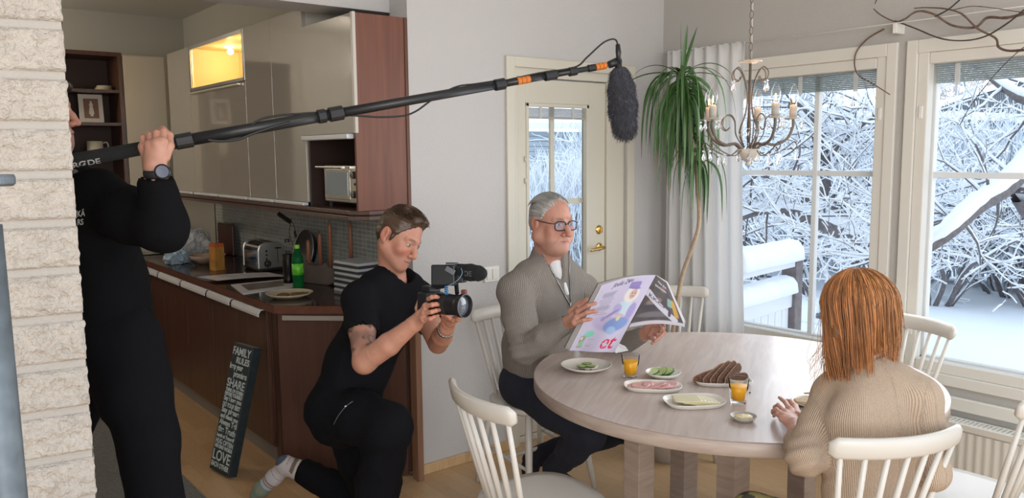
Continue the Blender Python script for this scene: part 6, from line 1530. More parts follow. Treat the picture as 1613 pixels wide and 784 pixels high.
# glasses
gl = MB(); w2 = lambda *p: Vector(loc2w([p], hc, Rh, 1.07)[0])
mgf = mat('dark_glasses_frame', (.012, .012, .018), .25)
for s in (-1, 1):
    ring = []
    for k in range(20):
        a = 2*math.pi*k/20; cc, ss = math.cos(a), math.sin(a); q = (abs(cc)**3.2+abs(ss)**3.2)**(-1/3.2); ring.append(w2(s*.033+.0272*q*cc, .101-abs(s*.033+.0272*q*cc)*.12, -.004+.0190*q*ss))
    gl.tube(ring, .0028, 6, closed=True)
    gl.tube(spline([w2(s*.060, .093, .006), w2(s*.076, .080, .007), w2(s*.082, .03, .010), w2(s*.083, -.012, .012), w2(s*.080, -.03, -.008)], 5), .0022, 6)
gl.tube([w2(-.010, .100, .003), w2(0, .103, .005), w2(.010, .100, .003)], .002, 6)
go = gl.build('glasses', mgf, pm, smooth=True)
w = MB()
for s in (-1, 1):
    ring = []
    for k in range(20):
        a = 2*math.pi*k/20; cc, ss = math.cos(a), math.sin(a); q = (abs(cc)**3.2+abs(ss)**3.2)**(-1/3.2); ring.append(w2(s*.033+.0262*q*cc, .1005-abs(s*.033+.0262*q*cc)*.12, -.004+.0180*q*ss))
    w.add(ring, [tuple(range(20))])
w.build('lenses', mat('spectacle_lens', (.75, .82, .98), .03, trans=.9, ior=1.05), go)
# ================================================================== THE NEWSPAPER
np_ = thing('newspaper', 'open tabloid newspaper with a lavender advertisement, held up by the seated man', 'newspaper', tuple(at(985, 500, 3.3)))
def bil(c, u, v):  # corners TL TR BR BL, with bulge
    return (c[0]*(1-u)+c[1]*u)*(1-v)+(c[3]*(1-u)+c[2]*u)*v
def sheet(c, bul, nu=90, nv=70, top=0., th=.0008, crv=0.):
    vs = []
    for j in range(nv+1):
        for i in range(nu+1):
            u, v = i/nu, j/nv; p = bil(c, u, v)-V1*(bul*math.sin(math.pi*u)*(.4+.6*math.sin(math.pi*min(1, v*1.1)))) + VU*(top*math.sin(math.pi*u)*(1-v)) + VU*crv*math.sin(math.pi*u)*v
            p = p - V1*.006*math.sin(u*9+v*3)*v; vs.append(p)
    F = [(j*(nu+1)+i, j*(nu+1)+i+1, (j+1)*(nu+1)+i+1, (j+1)*(nu+1)+i) for j in range(nv) for i in range(nu)]
    return np.array(vs), np.array(F)
cF = [A(948, 449, 3.30), A(1033, 433, 3.36), A(968, 555, 3.20), A(897, 552, 3.28)]
V, F = sheet(cF, .018, 130, 110, .012)
UV = np.array([(i/130, j/110) for j in range(111) for i in range(131)]); U_, V_ = UV.T
col = np.tile(np.array([.52, .47, .60]), (len(V), 1)); col *= (1+.05*vnoise(np.c_[UV, U_*0]*3, 1, 2))[:, None]
def blob(cx, cy, rx, ry, c, rot=0., hard=6., p=2., k=1.):
    global col
    cr_, sr_ = math.cos(rot), math.sin(rot); x = (U_-cx); y = (V_-cy); a = (x*cr_+y*sr_)/rx; b = (-x*sr_+y*cr_)/ry
    d = (np.abs(a)**p+np.abs(b)**p)**(1/p); wt = (k*np.clip((1-d)*hard+.5, 0, 1))[:, None]; col = col*(1-wt)+np.array(c)*wt
blob(.5, -.02, .6, .03, (.70, .68, .68), 0, 4); blob(.0, .5, .02, .6, (.68, .66, .68)); 
blob(.46, .62, .30, .10, (.42, .33, .52), .25, 3, k=.7)                       # the wide skirt
blob(.70, .64, .24, .10, (.16, .26, .52), -.1, 4, k=.9); blob(.66, .72, .10, .05, (.30, .42, .62), .2, 3)
blob(.70, .43, .17, .10, (.50, .60, .66), .1, 4); blob(.57, .43, .09, .06, (.40, .36, .60), .4, 4); blob(.87, .47, .08, .11, (.34, .28, .52), -.15, 4)
blob(.50, .50, .13, .025, (.30, .24, .46), -.45, 5); blob(.38, .56, .04, .03, (.28, .26, .44)); blob(.68, .52, .12, .022, (.52, .40, .50), .2, 4); blob(.68, .56, .04, .035, (.62, .55, .28))
blob(.72, .25, .135, .105, (.70, .64, .60), .1, 5); blob(.745, .245, .066, .066, (.56, .36, .30), .05, 6)
blob(.745, .272, .030, .008, (.45, .12, .12)); blob(.718, .232, .012, .006, (.16, .10, .10)); blob(.772, .232, .012, .006, (.16, .10, .10))
blob(.70, .12, .105, .045, (.26, .20, .44), 0, 7, 5); blob(.715, .160, .12, .020, (.24, .18, .42), .1, 6)
blob(.245, .76, .105, .05, (.22, .56, .44), 0, 6); blob(.16, .87, .058, .088, (.34, .30, .20), 0, 8, 8); blob(.18, .90, .035, .05, (.22, .50, .36), .3, 5); blob(.14, .82, .02, .02, (.70, .64, .60)); blob(.12, .91, .015, .03, (.50, .42, .30))
for k in range(13): y_ = .17+.026*k; blob(.27-.01*(k % 3), y_, .135-.012*(k % 4), .0055, (.26, .24, .32), 0, 3, 8)
for k in range(4): blob(.34, .84+.028*k, .07-.015*(k == 3), .004, (.34, .30, .38), 0, 3, 8)
blob(.93, .5, .015, .3, (.46, .38, .50), 0, 3, k=.4)
nsh = npobj('front_page', V, F, vmat('newsprint', .75), np_, col=col); smd = nsh.modifiers.new('t', 'SOLIDIFY'); smd.thickness = .0006; smd.offset = -1
treeF = bvh(V, F)
def Puv(u, v, out=.0012): 
    i = min(129, max(0, u*130)); j = min(109, max(0, v*110)); i0, j0 = int(i), int(j); a = V[j0*131+i0]; b = V[j0*131+i0+1]; c = V[(j0+1)*131+i0]; return Vector(a+(b-a)*(i-i0)+(c-a)*(j-j0)-V1*out)
def textuv(name, body, m, u0, v0, w, h, slant=0., shear=0., f=None, par=None):
    t_ = text(name, body, m, None, (0, 0, 0), (1, 0, 0), (0, 1, 0), 1., .0, shear=shear, off=.012); xs = [q.co.x for q in t_.data.vertices]; ys = [q.co.y for q in t_.data.vertices]
    x0, x1, y0, y1 = min(xs), max(xs), min(ys), max(ys)
    for q in t_.data.vertices:
        a = (q.co.x-x0)/(x1-x0); b = (q.co.y-y0)/(y1-y0); q.co = (f or Puv)(u0+a*w, v0-b*h+slant*a)
    parent_to(t_, par or np_); return t_
m_ink = mat('print_ink', (.08, .06, .12), .8); m_red = mat('print_red', (.62, .03, .08), .7)
textuv('script_lettering', 'Joulu 24+', m_ink, .24, .125, .38, .085, -.02, .35)
textuv('logo_lettering', 'et', m_red, .60, .955, .30, .15, -.0, .15)
# the back half falling away to the right
cB = [A(1033, 433, 3.362), A(1050, 445, 3.46), A(1079, 515, 3.60), A(990, 516, 3.36)]
Vb, Fb = [], []
nu, nv = 90, 80
cB = [np.array(p) for p in cB]
def PB(u, v): p = bil(cB, u, v)-V1*.012*math.sin(math.pi*u)*v + VU*.016*math.sin(math.pi*u)*v; return p
VB = np.array([PB(i/nu, j/nv) for j in range(nv+1) for i in range(nu+1)]); FB = np.array([(j*(nu+1)+i, j*(nu+1)+i+1, (j+1)*(nu+1)+i+1, (j+1)*(nu+1)+i) for j in range(nv) for i in range(nu)])
UV = np.array([(i/nu, j/nv) for j in range(nv+1) for i in range(nu+1)]); U_, V_ = UV.T; col = np.tile(np.array([.075, .06, .062]), (len(VB), 1))*(1+.35*vnoise(np.c_[UV, U_*0], 9, 5))[:, None]
blob(.35, .50, .22, .07, (.22, .15, .12), -.2, 3); blob(.30, .62, .25, .05, (.05, .045, .06), 0, 3); blob(.40, .78, .35, .06, (.15, .13, .14), 0, 3); blob(.62, .22, .10, .07, (.20, .11, .10), 0, 3)
blob(.52, .99, .6, .075, (.50, .46, .50), 0, 5, 6)
for k in range(30): t_ = k/29; blob(.02+.80*t_, .32+.55*t_**1.4, .075, .06, (.52, .49, .54), 0, 8)
blob(.80, .50, .07, .10, (.20, .34, .28), .2, 5, 5); blob(.90, .62, .055, .20, (.50, .28, .05), .05, 6, 5); blob(.74, .74, .035, .09, (.06, .05, .07), .3, 5)
pbk = npobj('back_page', VB, FB, MATS['newsprint'], np_, col=col); smd = pbk.modifiers.new('t', 'SOLIDIFY'); smd.thickness = .0006; smd.offset = 1
def PBo(u, v): return Vector(PB(min(1, max(0, u)), min(1, max(0, v)))-V1*.0012)
t_ = text('headline_lettering', 'KKO', m_ink, None, (0, 0, 0), (1, 0, 0), (0, 1, 0), 1., 0., off=.01); xs = [q.co.x for q in t_.data.vertices]; x0, x1 = min(xs), max(xs)
for q in t_.data.vertices:
    a = (q.co.x-x0)/(x1-x0); b = q.co.y; s_ = .10+.52*a; q.co = PBo(s_-.04*b+.03, .38+.55*s_**1.4-.11*b+.0)
parent_to(t_, np_)
mwt = mat('print_white', (.62, .60, .60), .8)
textuv('small_lettering', 'muutos alkaa', mwt, .30, .10, .5, .05, .08, 0, PBo); textuv('small_lettering', 'tammikuussa', mwt, .20, .18, .55, .05, .10, 0, PBo)
# inner sheets showing at the edges
m_np = mat('newsprint_plain', (.50, .47, .46), .8)
for k in range(5):
    o1 = V1*(.006+.007*k); cK = [cF[0]-V0*.004*k+o1+VU*.0015*k, cF[1]+o1*.6+VU*.0, cF[2]+o1+V0*.001, cF[3]-V0*(.004+.0045*k)+o1+VU*.002*k]
    v_, f_ = sheet(cK, .014, 24, 20, .012); ob = npobj('inner_sheet', v_, f_, m_np if k % 2 else mat('newsprint_dark', (.16, .13, .12), .8) if k == 4 else m_np, np_); q_ = ob.modifiers.new('t', 'SOLIDIFY'); q_.thickness = .0006
for k in range(3):
    o1 = V1*(.008+.008*k)+V0*(.002+.0035*k); cK = [cB[0]+o1*.5, cB[1]+o1+VU*.001*k, cB[2]+o1+VU*.009*k, cB[3]+V1*.01*(k+1)]
    v_ = np.array([bil(cK, i/12, j/12)-V1*.012*math.sin(math.pi*i/12)*j/12+VU*.016*math.sin(math.pi*i/12)*j/12 for j in range(13) for i in range(13)]); f_ = np.array([(j*13+i, j*13+i+1, (j+1)*13+i+1, (j+1)*13+i) for j in range(12) for i in range(12)])
    ob = npobj('inner_sheet', v_, f_, m_np, np_); q_ = ob.modifiers.new('t', 'SOLIDIFY'); q_.thickness = .0006
# a folded flap at the lower edge
w = MB(); fl = [A(955, 540, 3.235), A(965, 536, 3.24), A(985, 545, 3.30), A(990, 552, 3.28), A(970, 556, 3.215)]; w.add(fl+[p+V1*.001 for p in fl], [(0, 1, 2, 3, 4), (9, 8, 7, 6, 5)]); w.build('folded_corner', m_np, np_)
# ================================================================== MAN KNEELING WITH THE CAMERA
pk = person('kneeling man in a black T-shirt with a tattooed arm, filming with a camera', (1.62, 3.05, 0))
SK2 = (.52, .245, .165)
pel = A(542, 640, 3.46); bel = A(565, 575, 3.44); che = A(600, 505, 3.42); nb = A(622, 436, 3.40)
shR = A(567, 472, 3.28); shL = A(662, 470, 3.55)
elR = A(574, 570, 3.08); wrR = A(652, 510, 3.00)
elL = A(690, 541, 3.32); wrL = A(704, 516, 3.10)
tf = (V0*.80-V1*.60); tf = tf-np.array([0, 0, tf[2]]); tf /= np.linalg.norm(tf)       # the way he faces
up_sp = (nb-pel)/np.linalg.norm(nb-pel); Rt = frame(tf, up_sp)
S = Vol(.006)
S.cone(pel, bel, .150, .148, .05, (tf, .78)).cone(bel, che, .148, .150, .05, (tf, .78)).cone(che, (shR+shL)/2, .135, .085, .05, (tf, .8))
S.cone(shR, shL, .070, .070, .05).chain([shR*.5+nb*.5, nb+up_sp*-.01], [.078, .070], .04).chain([shL*.5+nb*.5, nb+up_sp*-.01], [.075, .070], .04)
up1 = (elR-shR); up1 /= np.linalg.norm(up1); sR = shR+(elR-shR)*.48; S.chain([shR, sR], [.068, .066], .03)
ul = (elL-shL)/np.linalg.norm(elL-shL); sL = shL+(elL-shL)*.55; S.chain([shL, sL], [.066, .060], .03)
S.cone(sR+up1*.012, sR+up1*.12, .058, .060, .004, None, -1)
S.cone(sL+ul*.012, sL+ul*.12, .052, .060, .004, None, -1)
S.cone(nb+up_sp*.005+tf*.01, nb+up_sp*.16+tf*.03, .066, .085, .006, None, -1)
V, F = S.mesh(); V = vrelax(V, F, 1); V = folds(V, F, .005, 12, 8, (1, 1, .5)); npobj('t_shirt', V, F, m_black, pk)
# head looking down at the camera
hc = A(629, 373, 3.36)
gz = V0*.86-V1*.50-VU*.52; Rh = frame(gz, VU+V0*.32)
nbl = (nb-up_sp*.02-hc)@Rh/.99
HV, HF, HC, HL = head(hc, Rh, .99, skin=SK2, brow=(.12, .065, .035), stubble=((.33, .18, .12), .35), neckdir=nbl)
# hands on the camera
dR = (wrR-elR)/np.linalg.norm(wrR-elR); dL = (wrL-elL)/np.linalg.norm(wrL-elL)
kk = lambda l: [A(*p) for p in l]
hR = hand(wrR+dR*.015, None, kk([(672, 472, 2.965), (671, 482, 2.945), (669, 493, 2.94), (667, 503, 2.945)]),
          [kk([(680, 468, 2.93), (686, 467, 2.925), (690, 468, 2.935)]), kk([(681, 480, 2.915), (687, 479, 2.915), (692, 480, 2.93)]), kk([(680, 491, 2.91), (687, 489, 2.91), (692, 488, 2.925)]), kk([(678, 502, 2.915), (684, 499, 2.915), (690, 497, 2.93)])],
          kk([(660, 485, 3.0), (664, 470, 3.02), (672, 460, 3.03), (682, 456, 3.03)]), SK2, arm=([elR, (elR+wrR)/2+np.array([0, 0, -.004]), wrR, wrR+dR*.015], [.043, .043, .029, .027]), pn=V1, rf=1.0)
hL = hand(wrL+dL*.01, None, kk([(700, 500, 3.05), (705, 503, 3.04), (710, 505, 3.03), (714, 507, 3.02)]),
          [kk([(694, 488, 2.985), (693, 482, 2.975)]), kk([(698, 494, 2.975), (694, 486, 2.965), (693, 482, 2.965)]), kk([(704, 498, 2.965), (699, 492, 2.955)]), kk([(709, 501, 2.965), (704, 497, 2.95)])],
          kk([(708, 508, 3.04), (716, 503, 3.0), (722, 502, 2.975), (724, 500, 2.965)]), SK2, arm=([elL, (elL+wrL)/2, wrL], [.042, .040, .029]), pn=V1, rf=1.0)
S = Vol(.005); S.chain([shR, sR, elR], [.052, .052, .043], .02).chain([elR, elR+dR*.05], [.043, .044], .02)
aV, aF = S.mesh(); ac = skincol(aV, SK2)
# tattoo over the upper arm
t_ = (aV-shR)@up1/np.linalg.norm(elR-shR); P = aV*1.0
pat = np.abs(vnoise(P, 34, 21)+.5*vnoise(P, 70, 22)); ink = np.clip((.24-pat)/.10, 0, 1)*.85; sh_ = np.clip(vnoise(P, 26, 23)+.75, .35, 1)*.60
wt = np.clip(np.maximum(ink, sh_), 0, 1)*np.clip((t_-.30)/.05, 0, 1)*np.clip((.93-t_)/.08, 0, 1); ac = ac*(1-wt[:, None])+np.array([.06, .045, .045])*wt[:, None]
S = Vol(.005); S.chain([shL, sL, elL], [.05, .05, .042], .02); bV, bF = S.mesh(); bc = skincol(bV, SK2)
S = Vol(.01); S.cone(pel, che, .11, .12, .05, (tf, .75)).cone(che, nb, .11, .055, .05, (tf, .75)).cone(shR, shL, .05, .05, .04); cV, cF_ = S.mesh(); cc_ = skincol(cV, SK2)
V, F, c = join([(HV, HF, HC), hR, hL, (aV, aF, ac), (bV, bF, bc), (cV, cF_, cc_)]); npobj('body', V, F, m_skin, pk, col=c)
# trousers: right knee up in front, left knee on the floor
hR_ = A(530, 646, 3.40); hL_ = A(548, 648, 3.58)
kR = A(612, 672, 3.16); aR = np.array([*(A(590, 800, 3.30)[:2]), .07]); aR = A(580, 850, 3.42)
kL = A(592, 800, 3.70); aL = A(482, 744, 3.86)
S = Vol(.007); S.cone(pel-up_sp*.02, pel+up_sp*.06, .155, .150, .05, (tf, .85)).cone(hR_, hL_, .11, .11, .05)
S.chain([hR_, (hR_+kR)/2, kR], [.12, .105, .088], .03).chain([kR, (kR+aR)/2, aR], [.088, .088, .075], .03)
S.chain([hL_, (hL_+kL)/2, kL], [.12, .10, .080], .03).chain([kL, kL*.4+aL*.6, aL], [.080, .070, .060], .02)
V, F = S.mesh(); V = folds(V, F, .006, 13, 9); npobj('trousers', V, F, m_trouser, pk)
tr2 = bvh(V, F)
MB().ball(onto(tr2, 545, 640, .002) or A(545, 640, 3.3), (.006, .003, .004), 8).build('zip_pull', mat('zip_silver', (.6, .6, .6), .3, metal=.8), pk, smooth=True)
ln = surfline(tr2, [(526, 668), (533, 655), (545, 640), (556, 632)], .001)
if len(ln) > 2: MB().tube(ln, .0018, 5).build('pocket_zip', mat('zip_grey', (.10, .10, .11), .5), pk, smooth=True)
# striped sock: colour bands along the foot
heel = A(452, 733, 3.86); ball_ = A(412, 770, 3.90); toe = A(402, 779, 3.91)
S = Vol(.0028); S.chain([aL+(aL-kL)*.0, heel*.5+aL*.5, heel], [.047, .043, .040], .02).ell(A(447, 729, 3.86), (.036, .036, .036), k=.02).chain([heel, heel*.5+ball_*.5, ball_, toe], [.038, .037, .036, .026], .02)
V, F = S.mesh(); ax1 = (heel-aL); L1 = np.linalg.norm(ax1); ax1 /= L1; ax2 = (toe-heel); L2 = np.linalg.norm(ax2); ax2 /= L2
s1 = (V-aL)@ax1; s2 = (V-heel)@ax2; pos = np.where(s2 > -.015, L1+np.maximum(s2, 0), np.minimum(s1, L1))
bands = [(-9, .012, (.26, .30, .18)), (.012, .020, (.30, .34, .22)), (.020, .036, (.10, .13, .15)), (.036, .052, (.50, .42, .38)), (.052, .066, (.13, .13, .10)), (.066, .071, (.20, .10, .07)), (.071, .092, (.48, .42, .42)), (.092, .094, (.12, .11, .10)), (.094, .124, (.50, .45, .44)), (.124, .126, (.2, .15, .13)), (.126, .160, (.52, .47, .46)), (.160, .162, (.14, .13, .13)), (.162, .205, (.50, .48, .48)), (.205, .212, (.25, .11, .06)), (.212, .222, (.5, .46, .42)), (.222, .227, (.10, .10, .10)), (.227, .245, (.40, .42, .44)), (.245, 9, (.20, .24, .18))]
col = np.zeros((len(V), 3))
for a, b, c in bands: col[(pos >= a) & (pos < b)] = c
hm = (np.linalg.norm(V-A(441, 722, 3.85), axis=1) < .036); col[hm] = (.07, .09, .13)
npobj('sock', V, F, vmat('striped_sock', .95, bump=.2), pk, col=col)
# wristwatch with a steel bracelet
nw = dL; cw = wrL-dL*.02; e1 = np.cross(nw, V1); e1 /= np.linalg.norm(e1); e2 = np.cross(nw, e1)
ws_ = MB()
for k in range(18):
    a = 2*math.pi*k/18; c = cw+(e1*math.cos(a)+e2*math.sin(a))*.0325; Mx = Matrix((tuple(e1*math.cos(a)+e2*math.sin(a)), tuple(-e1*math.sin(a)+e2*math.cos(a)), tuple(nw))).transposed(); ws_.obox(c, .0022, .0050, .009, R=Mx)
ws_.build('wristwatch', mat('watch_steel', (.40, .38, .34), .3, metal=.9), pk, bevel=.0008)
# brown hair with a swept-up fringe
sc = .99; R_ = random.Random(9)
S = Vol(.003); S.ell((0, -.018, .041), (.0775, .094, .085), k=.01).ell((0, -.012, .016), (.0805, .098, .080), k=.01).ell((0, -.012, .040), (.0800, .096, .082), k=.01).ell((0, -.068, -.012), (.056, .032, .045), k=.02).chain([(-.035, .060, .100), (.035, .060, .100)], [.018, .018], .03).chain([(-.035, .0, .115), (.035, .0, .115)], [.020, .020], .03)
for s in (-1, 1): S.cone((s*.070, .020, .025), (s*.0725, .012, -.014), .009, .007, .01)
S.plane((0, .060, .060), (0, .88, -.48), .006); S.plane((0, .0, -.045), (0, .35, -1), .01)
for s in (-1, 1): S.ell((s*.09, -.010, -.012), (.032, .024, .038), k=.006, op=-1)
V, F = S.mesh(); P = V; V = V+vnormals(V, F)*(.003*vnoise(P*np.array([1, .35, 1]), 60, 3)+.0015*vnoise(P*np.array([1, .3, 1]), 150, 4))[:, None]
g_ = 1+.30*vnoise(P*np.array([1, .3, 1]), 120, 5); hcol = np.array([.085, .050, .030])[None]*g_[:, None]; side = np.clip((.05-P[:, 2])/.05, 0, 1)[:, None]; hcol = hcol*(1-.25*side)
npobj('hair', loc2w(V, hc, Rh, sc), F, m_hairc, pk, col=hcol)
rts = []; cols = []
for k in range(2600):
    x0 = R_.uniform(-.072, .072); y0 = R_.uniform(-.07, .072); z0 = .043+.088*math.sqrt(max(.05, 1-(x0/.08)**2-((y0+.02)/.098)**2))
    topn = z0 > .085; p = np.array([x0, y0, z0]); d = np.array([.25+R_.gauss(0, .22), .9, .75 if topn else -.3]); L_ = R_.uniform(.022, .046) if topn else .007; pts = [p]
    for j in range(4): d = d+np.array([0, -.05, -.22]); pts.append(pts[-1]+d/np.linalg.norm(d)*L_/4)
    if (not topn and y0 > .028) or (topn and y0 > .060): continue
    rts.append(loc2w(pts, hc, Rh, sc)); f = R_.choice([.5, .8, 1.2, 1.9]); cols.append((.10*f, .060*f, .036*f))
strands('hair_strands', rts, m_hairc, pk, .0008, 3, cols)
# ---------------------------------------------------------------- the camera rig
mcb = mat('camera_black', (.012, .012, .013), .45); mgl = mat('lens_glass', (.10, .11, .13), .03, coat=1); mfo = mat('foam_black', (.014, .014, .016), 1., bump=.8, bscale=500)
cg = thing('video_camera', 'black camera with a big lens, top monitor and foam microphone, held by the kneeling man', 'camera', tuple(at(715, 482, 2.95)))
lax = V0*.80-V1*.58-VU*.04; lax /= np.linalg.norm(lax); lf = A(733, 482, 2.90); lr = np.cross(lax, VU); lr /= np.linalg.norm(lr); lu = np.cross(lr, lax)
Ml = Matrix((tuple(lr), tuple(lu), tuple(lax))).transposed()
MB().lathe([(0, -.145), (.034, -.145), (.038, -.13), (.038, -.06), (.0385, -.03), (.043, -.018), (.043, 0), (.040, .001), (.038, -.004), (.037, -.016), (0, -.016)], lf, 40, M=Ml).build('lens', mcb, cg, smooth=False)
MB().lathe([(.0385, -.145+.05), (.0392, -.09), (.0392, -.075), (.0385, -.07)], lf, 40, M=Ml).build('focus_ring', mat('ring_black', (.02, .02, .02), .7, bump=1, bscale=300), cg)
MB().lathe([(0, -.008), (.020, -.009), (.036, -.014)], lf, 40, M=Ml).build('front_element', mgl, cg, smooth=True)
MB().lathe([(.0405, .0005), (.0418, .0015), (.0430, .0002)], lf, 40, M=Ml).build('rim', mat('lens_rim_grey', (.22, .22, .23), .4), cg)
bc_ = lf-lax*.165; w = MB(); w.obox(bc_+lr*.0, .048, .040, .026, R=Ml); w.build('body', mcb, cg, bevel=.008)
w = MB(); w.obox(bc_+lu*.050-lax*.0, .030, .012, .022, R=Ml); w.build('viewfinder', mcb, cg, bevel=.005)
w = MB(); w.obox(bc_-lr*.040+lax*.012, .015, .036, .024, R=Ml); w.build('grip', mcb, cg, bevel=.010)
# cage bracket, blue coiled cable, top monitor box, shotgun microphone
bx = A(708, 432, 2.98); 
w = MB(); w.tube([bc_+lu*.055, A(703, 449, 2.98)], .010, 8); w.tube([A(720, 462, 2.95), A(719, 449, 2.98)], .008, 8); w.build('bracket', mcb, cg)
w = MB(); cs = [A(703+2.5*math.cos(t_*1.0), 464-t_*.55, 2.93+.006*math.sin(t_*1.0)) for t_ in np.arange(0, 26, .6)]; w.tube(cs, .0022, 5); w.build('coiled_cable', mat('blue_cable', (.05, .20, .42), .4), cg, smooth=True)
mo = lax*.35+V0*.65; mo -= VU*(mo@VU); mo /= np.linalg.norm(mo); mr = np.cross(mo, VU); mr /= np.linalg.norm(mr)
Mm = Matrix((tuple(mo), tuple(mr), tuple(VU))).transposed()
MB().obox(A(701, 433, 2.98), .045, .030, .038, R=Mm).build('monitor', mcb, cg, bevel=.005)
MB().obox(A(722, 432, 3.0), .026, .028, .030, R=Mm).build('recorder', mcb, cg, bevel=.004)
MB().obox(A(709, 426, 2.925), .019, .004, .010, R=Mm@Matrix.Rotation(.5, 3, 'Y')).build('monitor_hinge', mat('hinge_grey', (.12, .125, .14), .4), cg, bevel=.003)
MB().obox(A(712, 414.5, 2.97), .018, .020, .0035, R=Mm).build('top_plate', mat('plate_grey', (.07, .07, .075), .4), cg, bevel=.001)
w = MB(); w.tube(spline([A(726, 422, 2.94), A(728, 430, 2.925), A(722, 440, 2.92), A(712, 447, 2.93), A(706, 450, 2.93)], 6), .0016, 6); w.build('cable', mat('blue_grey_cable', (.16, .26, .34), .4), cg, smooth=True)
MB().obox(A(731, 461, 2.97), .010, .010, .012, R=Mm).build('thumb_screw', mat('red_knob', (.20, .04, .03), .5), cg, bevel=.004)
m0, m1 = A(722, 427, 3.0), A(761, 431, 2.95)
mic_ = Vol(.003); mic_.chain([m0, m0*.5+m1*.5, m1*.85+m0*.15, m1*.97+m0*.03], [.028, .030, .027, .016], .01); V, F = mic_.mesh(); V = V+vnormals(V, F)*(.0008*vnoise(V, 420, 2))[:, None]; fm = npobj('foam_microphone', V, F, mfo, cg)
tf_ = bvh(V, F); t_ = text('foam_lettering', 'DE', mat('foam_print', (.10, .10, .10), .8), None, (0, 0, 0), (1, 0, 0), (0, 1, 0), 1., 0., off=.02)
for q in t_.data.vertices: h_ = onto(tf_, 731+q.co.x*9.5, 434-q.co.y*11+q.co.x*.8, .0008); q.co = h_ if h_ is not None else A(735, 430, 2.96)
parent_to(t_, cg)
# ================================================================== WOMAN AT THE TABLE, SEEN FROM BEHIND
pw = person('woman with shoulder-length copper hair in a beige sweater, seen from behind at the table', (2.33, 1.27, 0))
SK3 = (.58, .31, .235)
def atz(px, py, z):
    d = at(px, py, 1)-CAM; return np.array(CAM+d*((z-1.65)/d.z))
pel = A(1378, 830, 2.46); wai = A(1378, 760, 2.45); che = A(1378, 672, 2.44); nb = A(1366, 582, 2.47)
shL = A(1312, 622, 2.53); shR = A(1446, 627, 2.40)
elL = A(1268, 722, 2.42); wrL = atz(1251, 668, .775); elR = A(1468, 745, 2.38); wrR = A(1440, 690, 2.60)
ff = V1*.96-V0*.25; ff[2] = 0; ff /= np.linalg.norm(ff)
S = Vol(.006); S.cone(pel, wai, .165, .155, .05, (ff, .62)).cone(wai, che, .155, .160, .05, (ff, .60)).cone(che, (shL+shR)/2, .155, .10, .06, (ff, .60)).cone(shL, shR, .060, .060, .05)
S.chain([shR*.55+nb*.45, nb+np.array([0, 0, -.01])], [.062, .060], .05).chain([shL*.55+nb*.45, nb+np.array([0, 0, -.01])], [.062, .060], .05).cone(nb, nb+np.array([0, 0, .030]), .066, .060, .02)
dL = (wrL-elL)/np.linalg.norm(wrL-elL); cuff = elL+dL*.10
S.chain([shL, shL*.5+elL*.5, elL], [.060, .056, .052], .03).chain([elL, cuff], [.052, .044], .02)
S.chain([shR, shR*.5+elR*.5, elR], [.060, .056, .050], .03).chain([elR, elR*.4+wrR*.6], [.050, .042], .02)
for k, f_ in enumerate((.055, .075, .095)):
    c_ = elL+dL*f_; S.ell(c_, (.049, .049, .010), M=frame(np.cross(dL, [1, 0, 0.2]), dL), k=.008)
S.cone(nb+np.array([0, 0, .010]), nb+np.array([0, 0, .14]), .048, .062, .006, None, -1); S.cone(cuff-dL*.004, cuff+dL*.08, .036, .040, .004, None, -1)
V, F = S.mesh(); V = vrelax(V, F, 1); V = folds(V, F, .004, 10, 31, (1, 1, .45)); d_ = np.linalg.norm(V-elL, axis=1); V = V+vnormals(V, F)*(np.exp(-(d_/.09)**2)*.005*np.sin((V-elL)@np.array([50, 80, 120])))[:, None]
rb = ribs(V, [(pel, nb, .155, ff), (shL, elL, .055, ff), (elL, cuff, .048, ff), (shR, elR, .055, ff)], .0055)
npobj('sweater', V, F, ribmat('beige_knit', (.48, .355, .255), .22), pw, rib=rb)
cr_ = []
for k in range(40): a = 2*math.pi*k/40; cr_.append(Vector(nb+np.array([0, 0, .030-.008*math.cos(a)])+ff*.056*math.cos(a)+np.cross(ff, [0, 0, 1])*.060*math.sin(a)))
MB().tube(cr_, .0065, 8, closed=True, flat=(1, 1.6)).build('collar', mat('beige_collar', (.50, .36, .24), .95, bump=.4, bscale=300), pw, smooth=True)
hc = A(1346, 493, 2.47); gz = ff*1.0-V0*.25+np.array([0, 0, -.22]); Rh = frame(gz, (0, 0, 1)); sc = .96
nbl = (nb-np.array([0, 0, .02])-hc)@Rh/sc
HV, HF, HC, HL = head(hc, Rh, sc, skin=SK3, neckdir=nbl)
K = lambda l: [atz(*p) for p in l]
hL = hand(wrL, None, K([(1243, 643, .790), (1236, 648, .790), (1233, 654, .786), (1233, 660, .780)]),
          [K([(1237, 633, .788), (1232, 629, .776), (1228, 626, .765)]), K([(1226, 638, .790), (1221, 641, .772), (1220, 645, .762)]), K([(1223, 645, .790), (1218, 647, .772), (1217, 650, .760)]), K([(1224, 652, .785), (1220, 653, .770), (1219, 655, .760)])],
          K([(1256, 654, .780), (1252, 640, .776), (1246, 633, .770), (1240, 631, .764)]), SK3, arm=([elL+dL*.06, elL+dL*.14, wrL], [.034, .032, .023]), pn=(0, 0, 1), rf=.92)
S = Vol(.01); S.cone(pel, che, .13, .12, .05, (ff, .6)).cone(che, nb, .11, .045, .05, (ff, .7)).cone(shR, shL, .045, .045, .04).chain([shL, elL, elL+dL*.08], [.045, .04, .034]).chain([shR, elR, wrR], [.045, .038, .024])
BV, BF = S.mesh(); BC = skincol(BV, SK3)
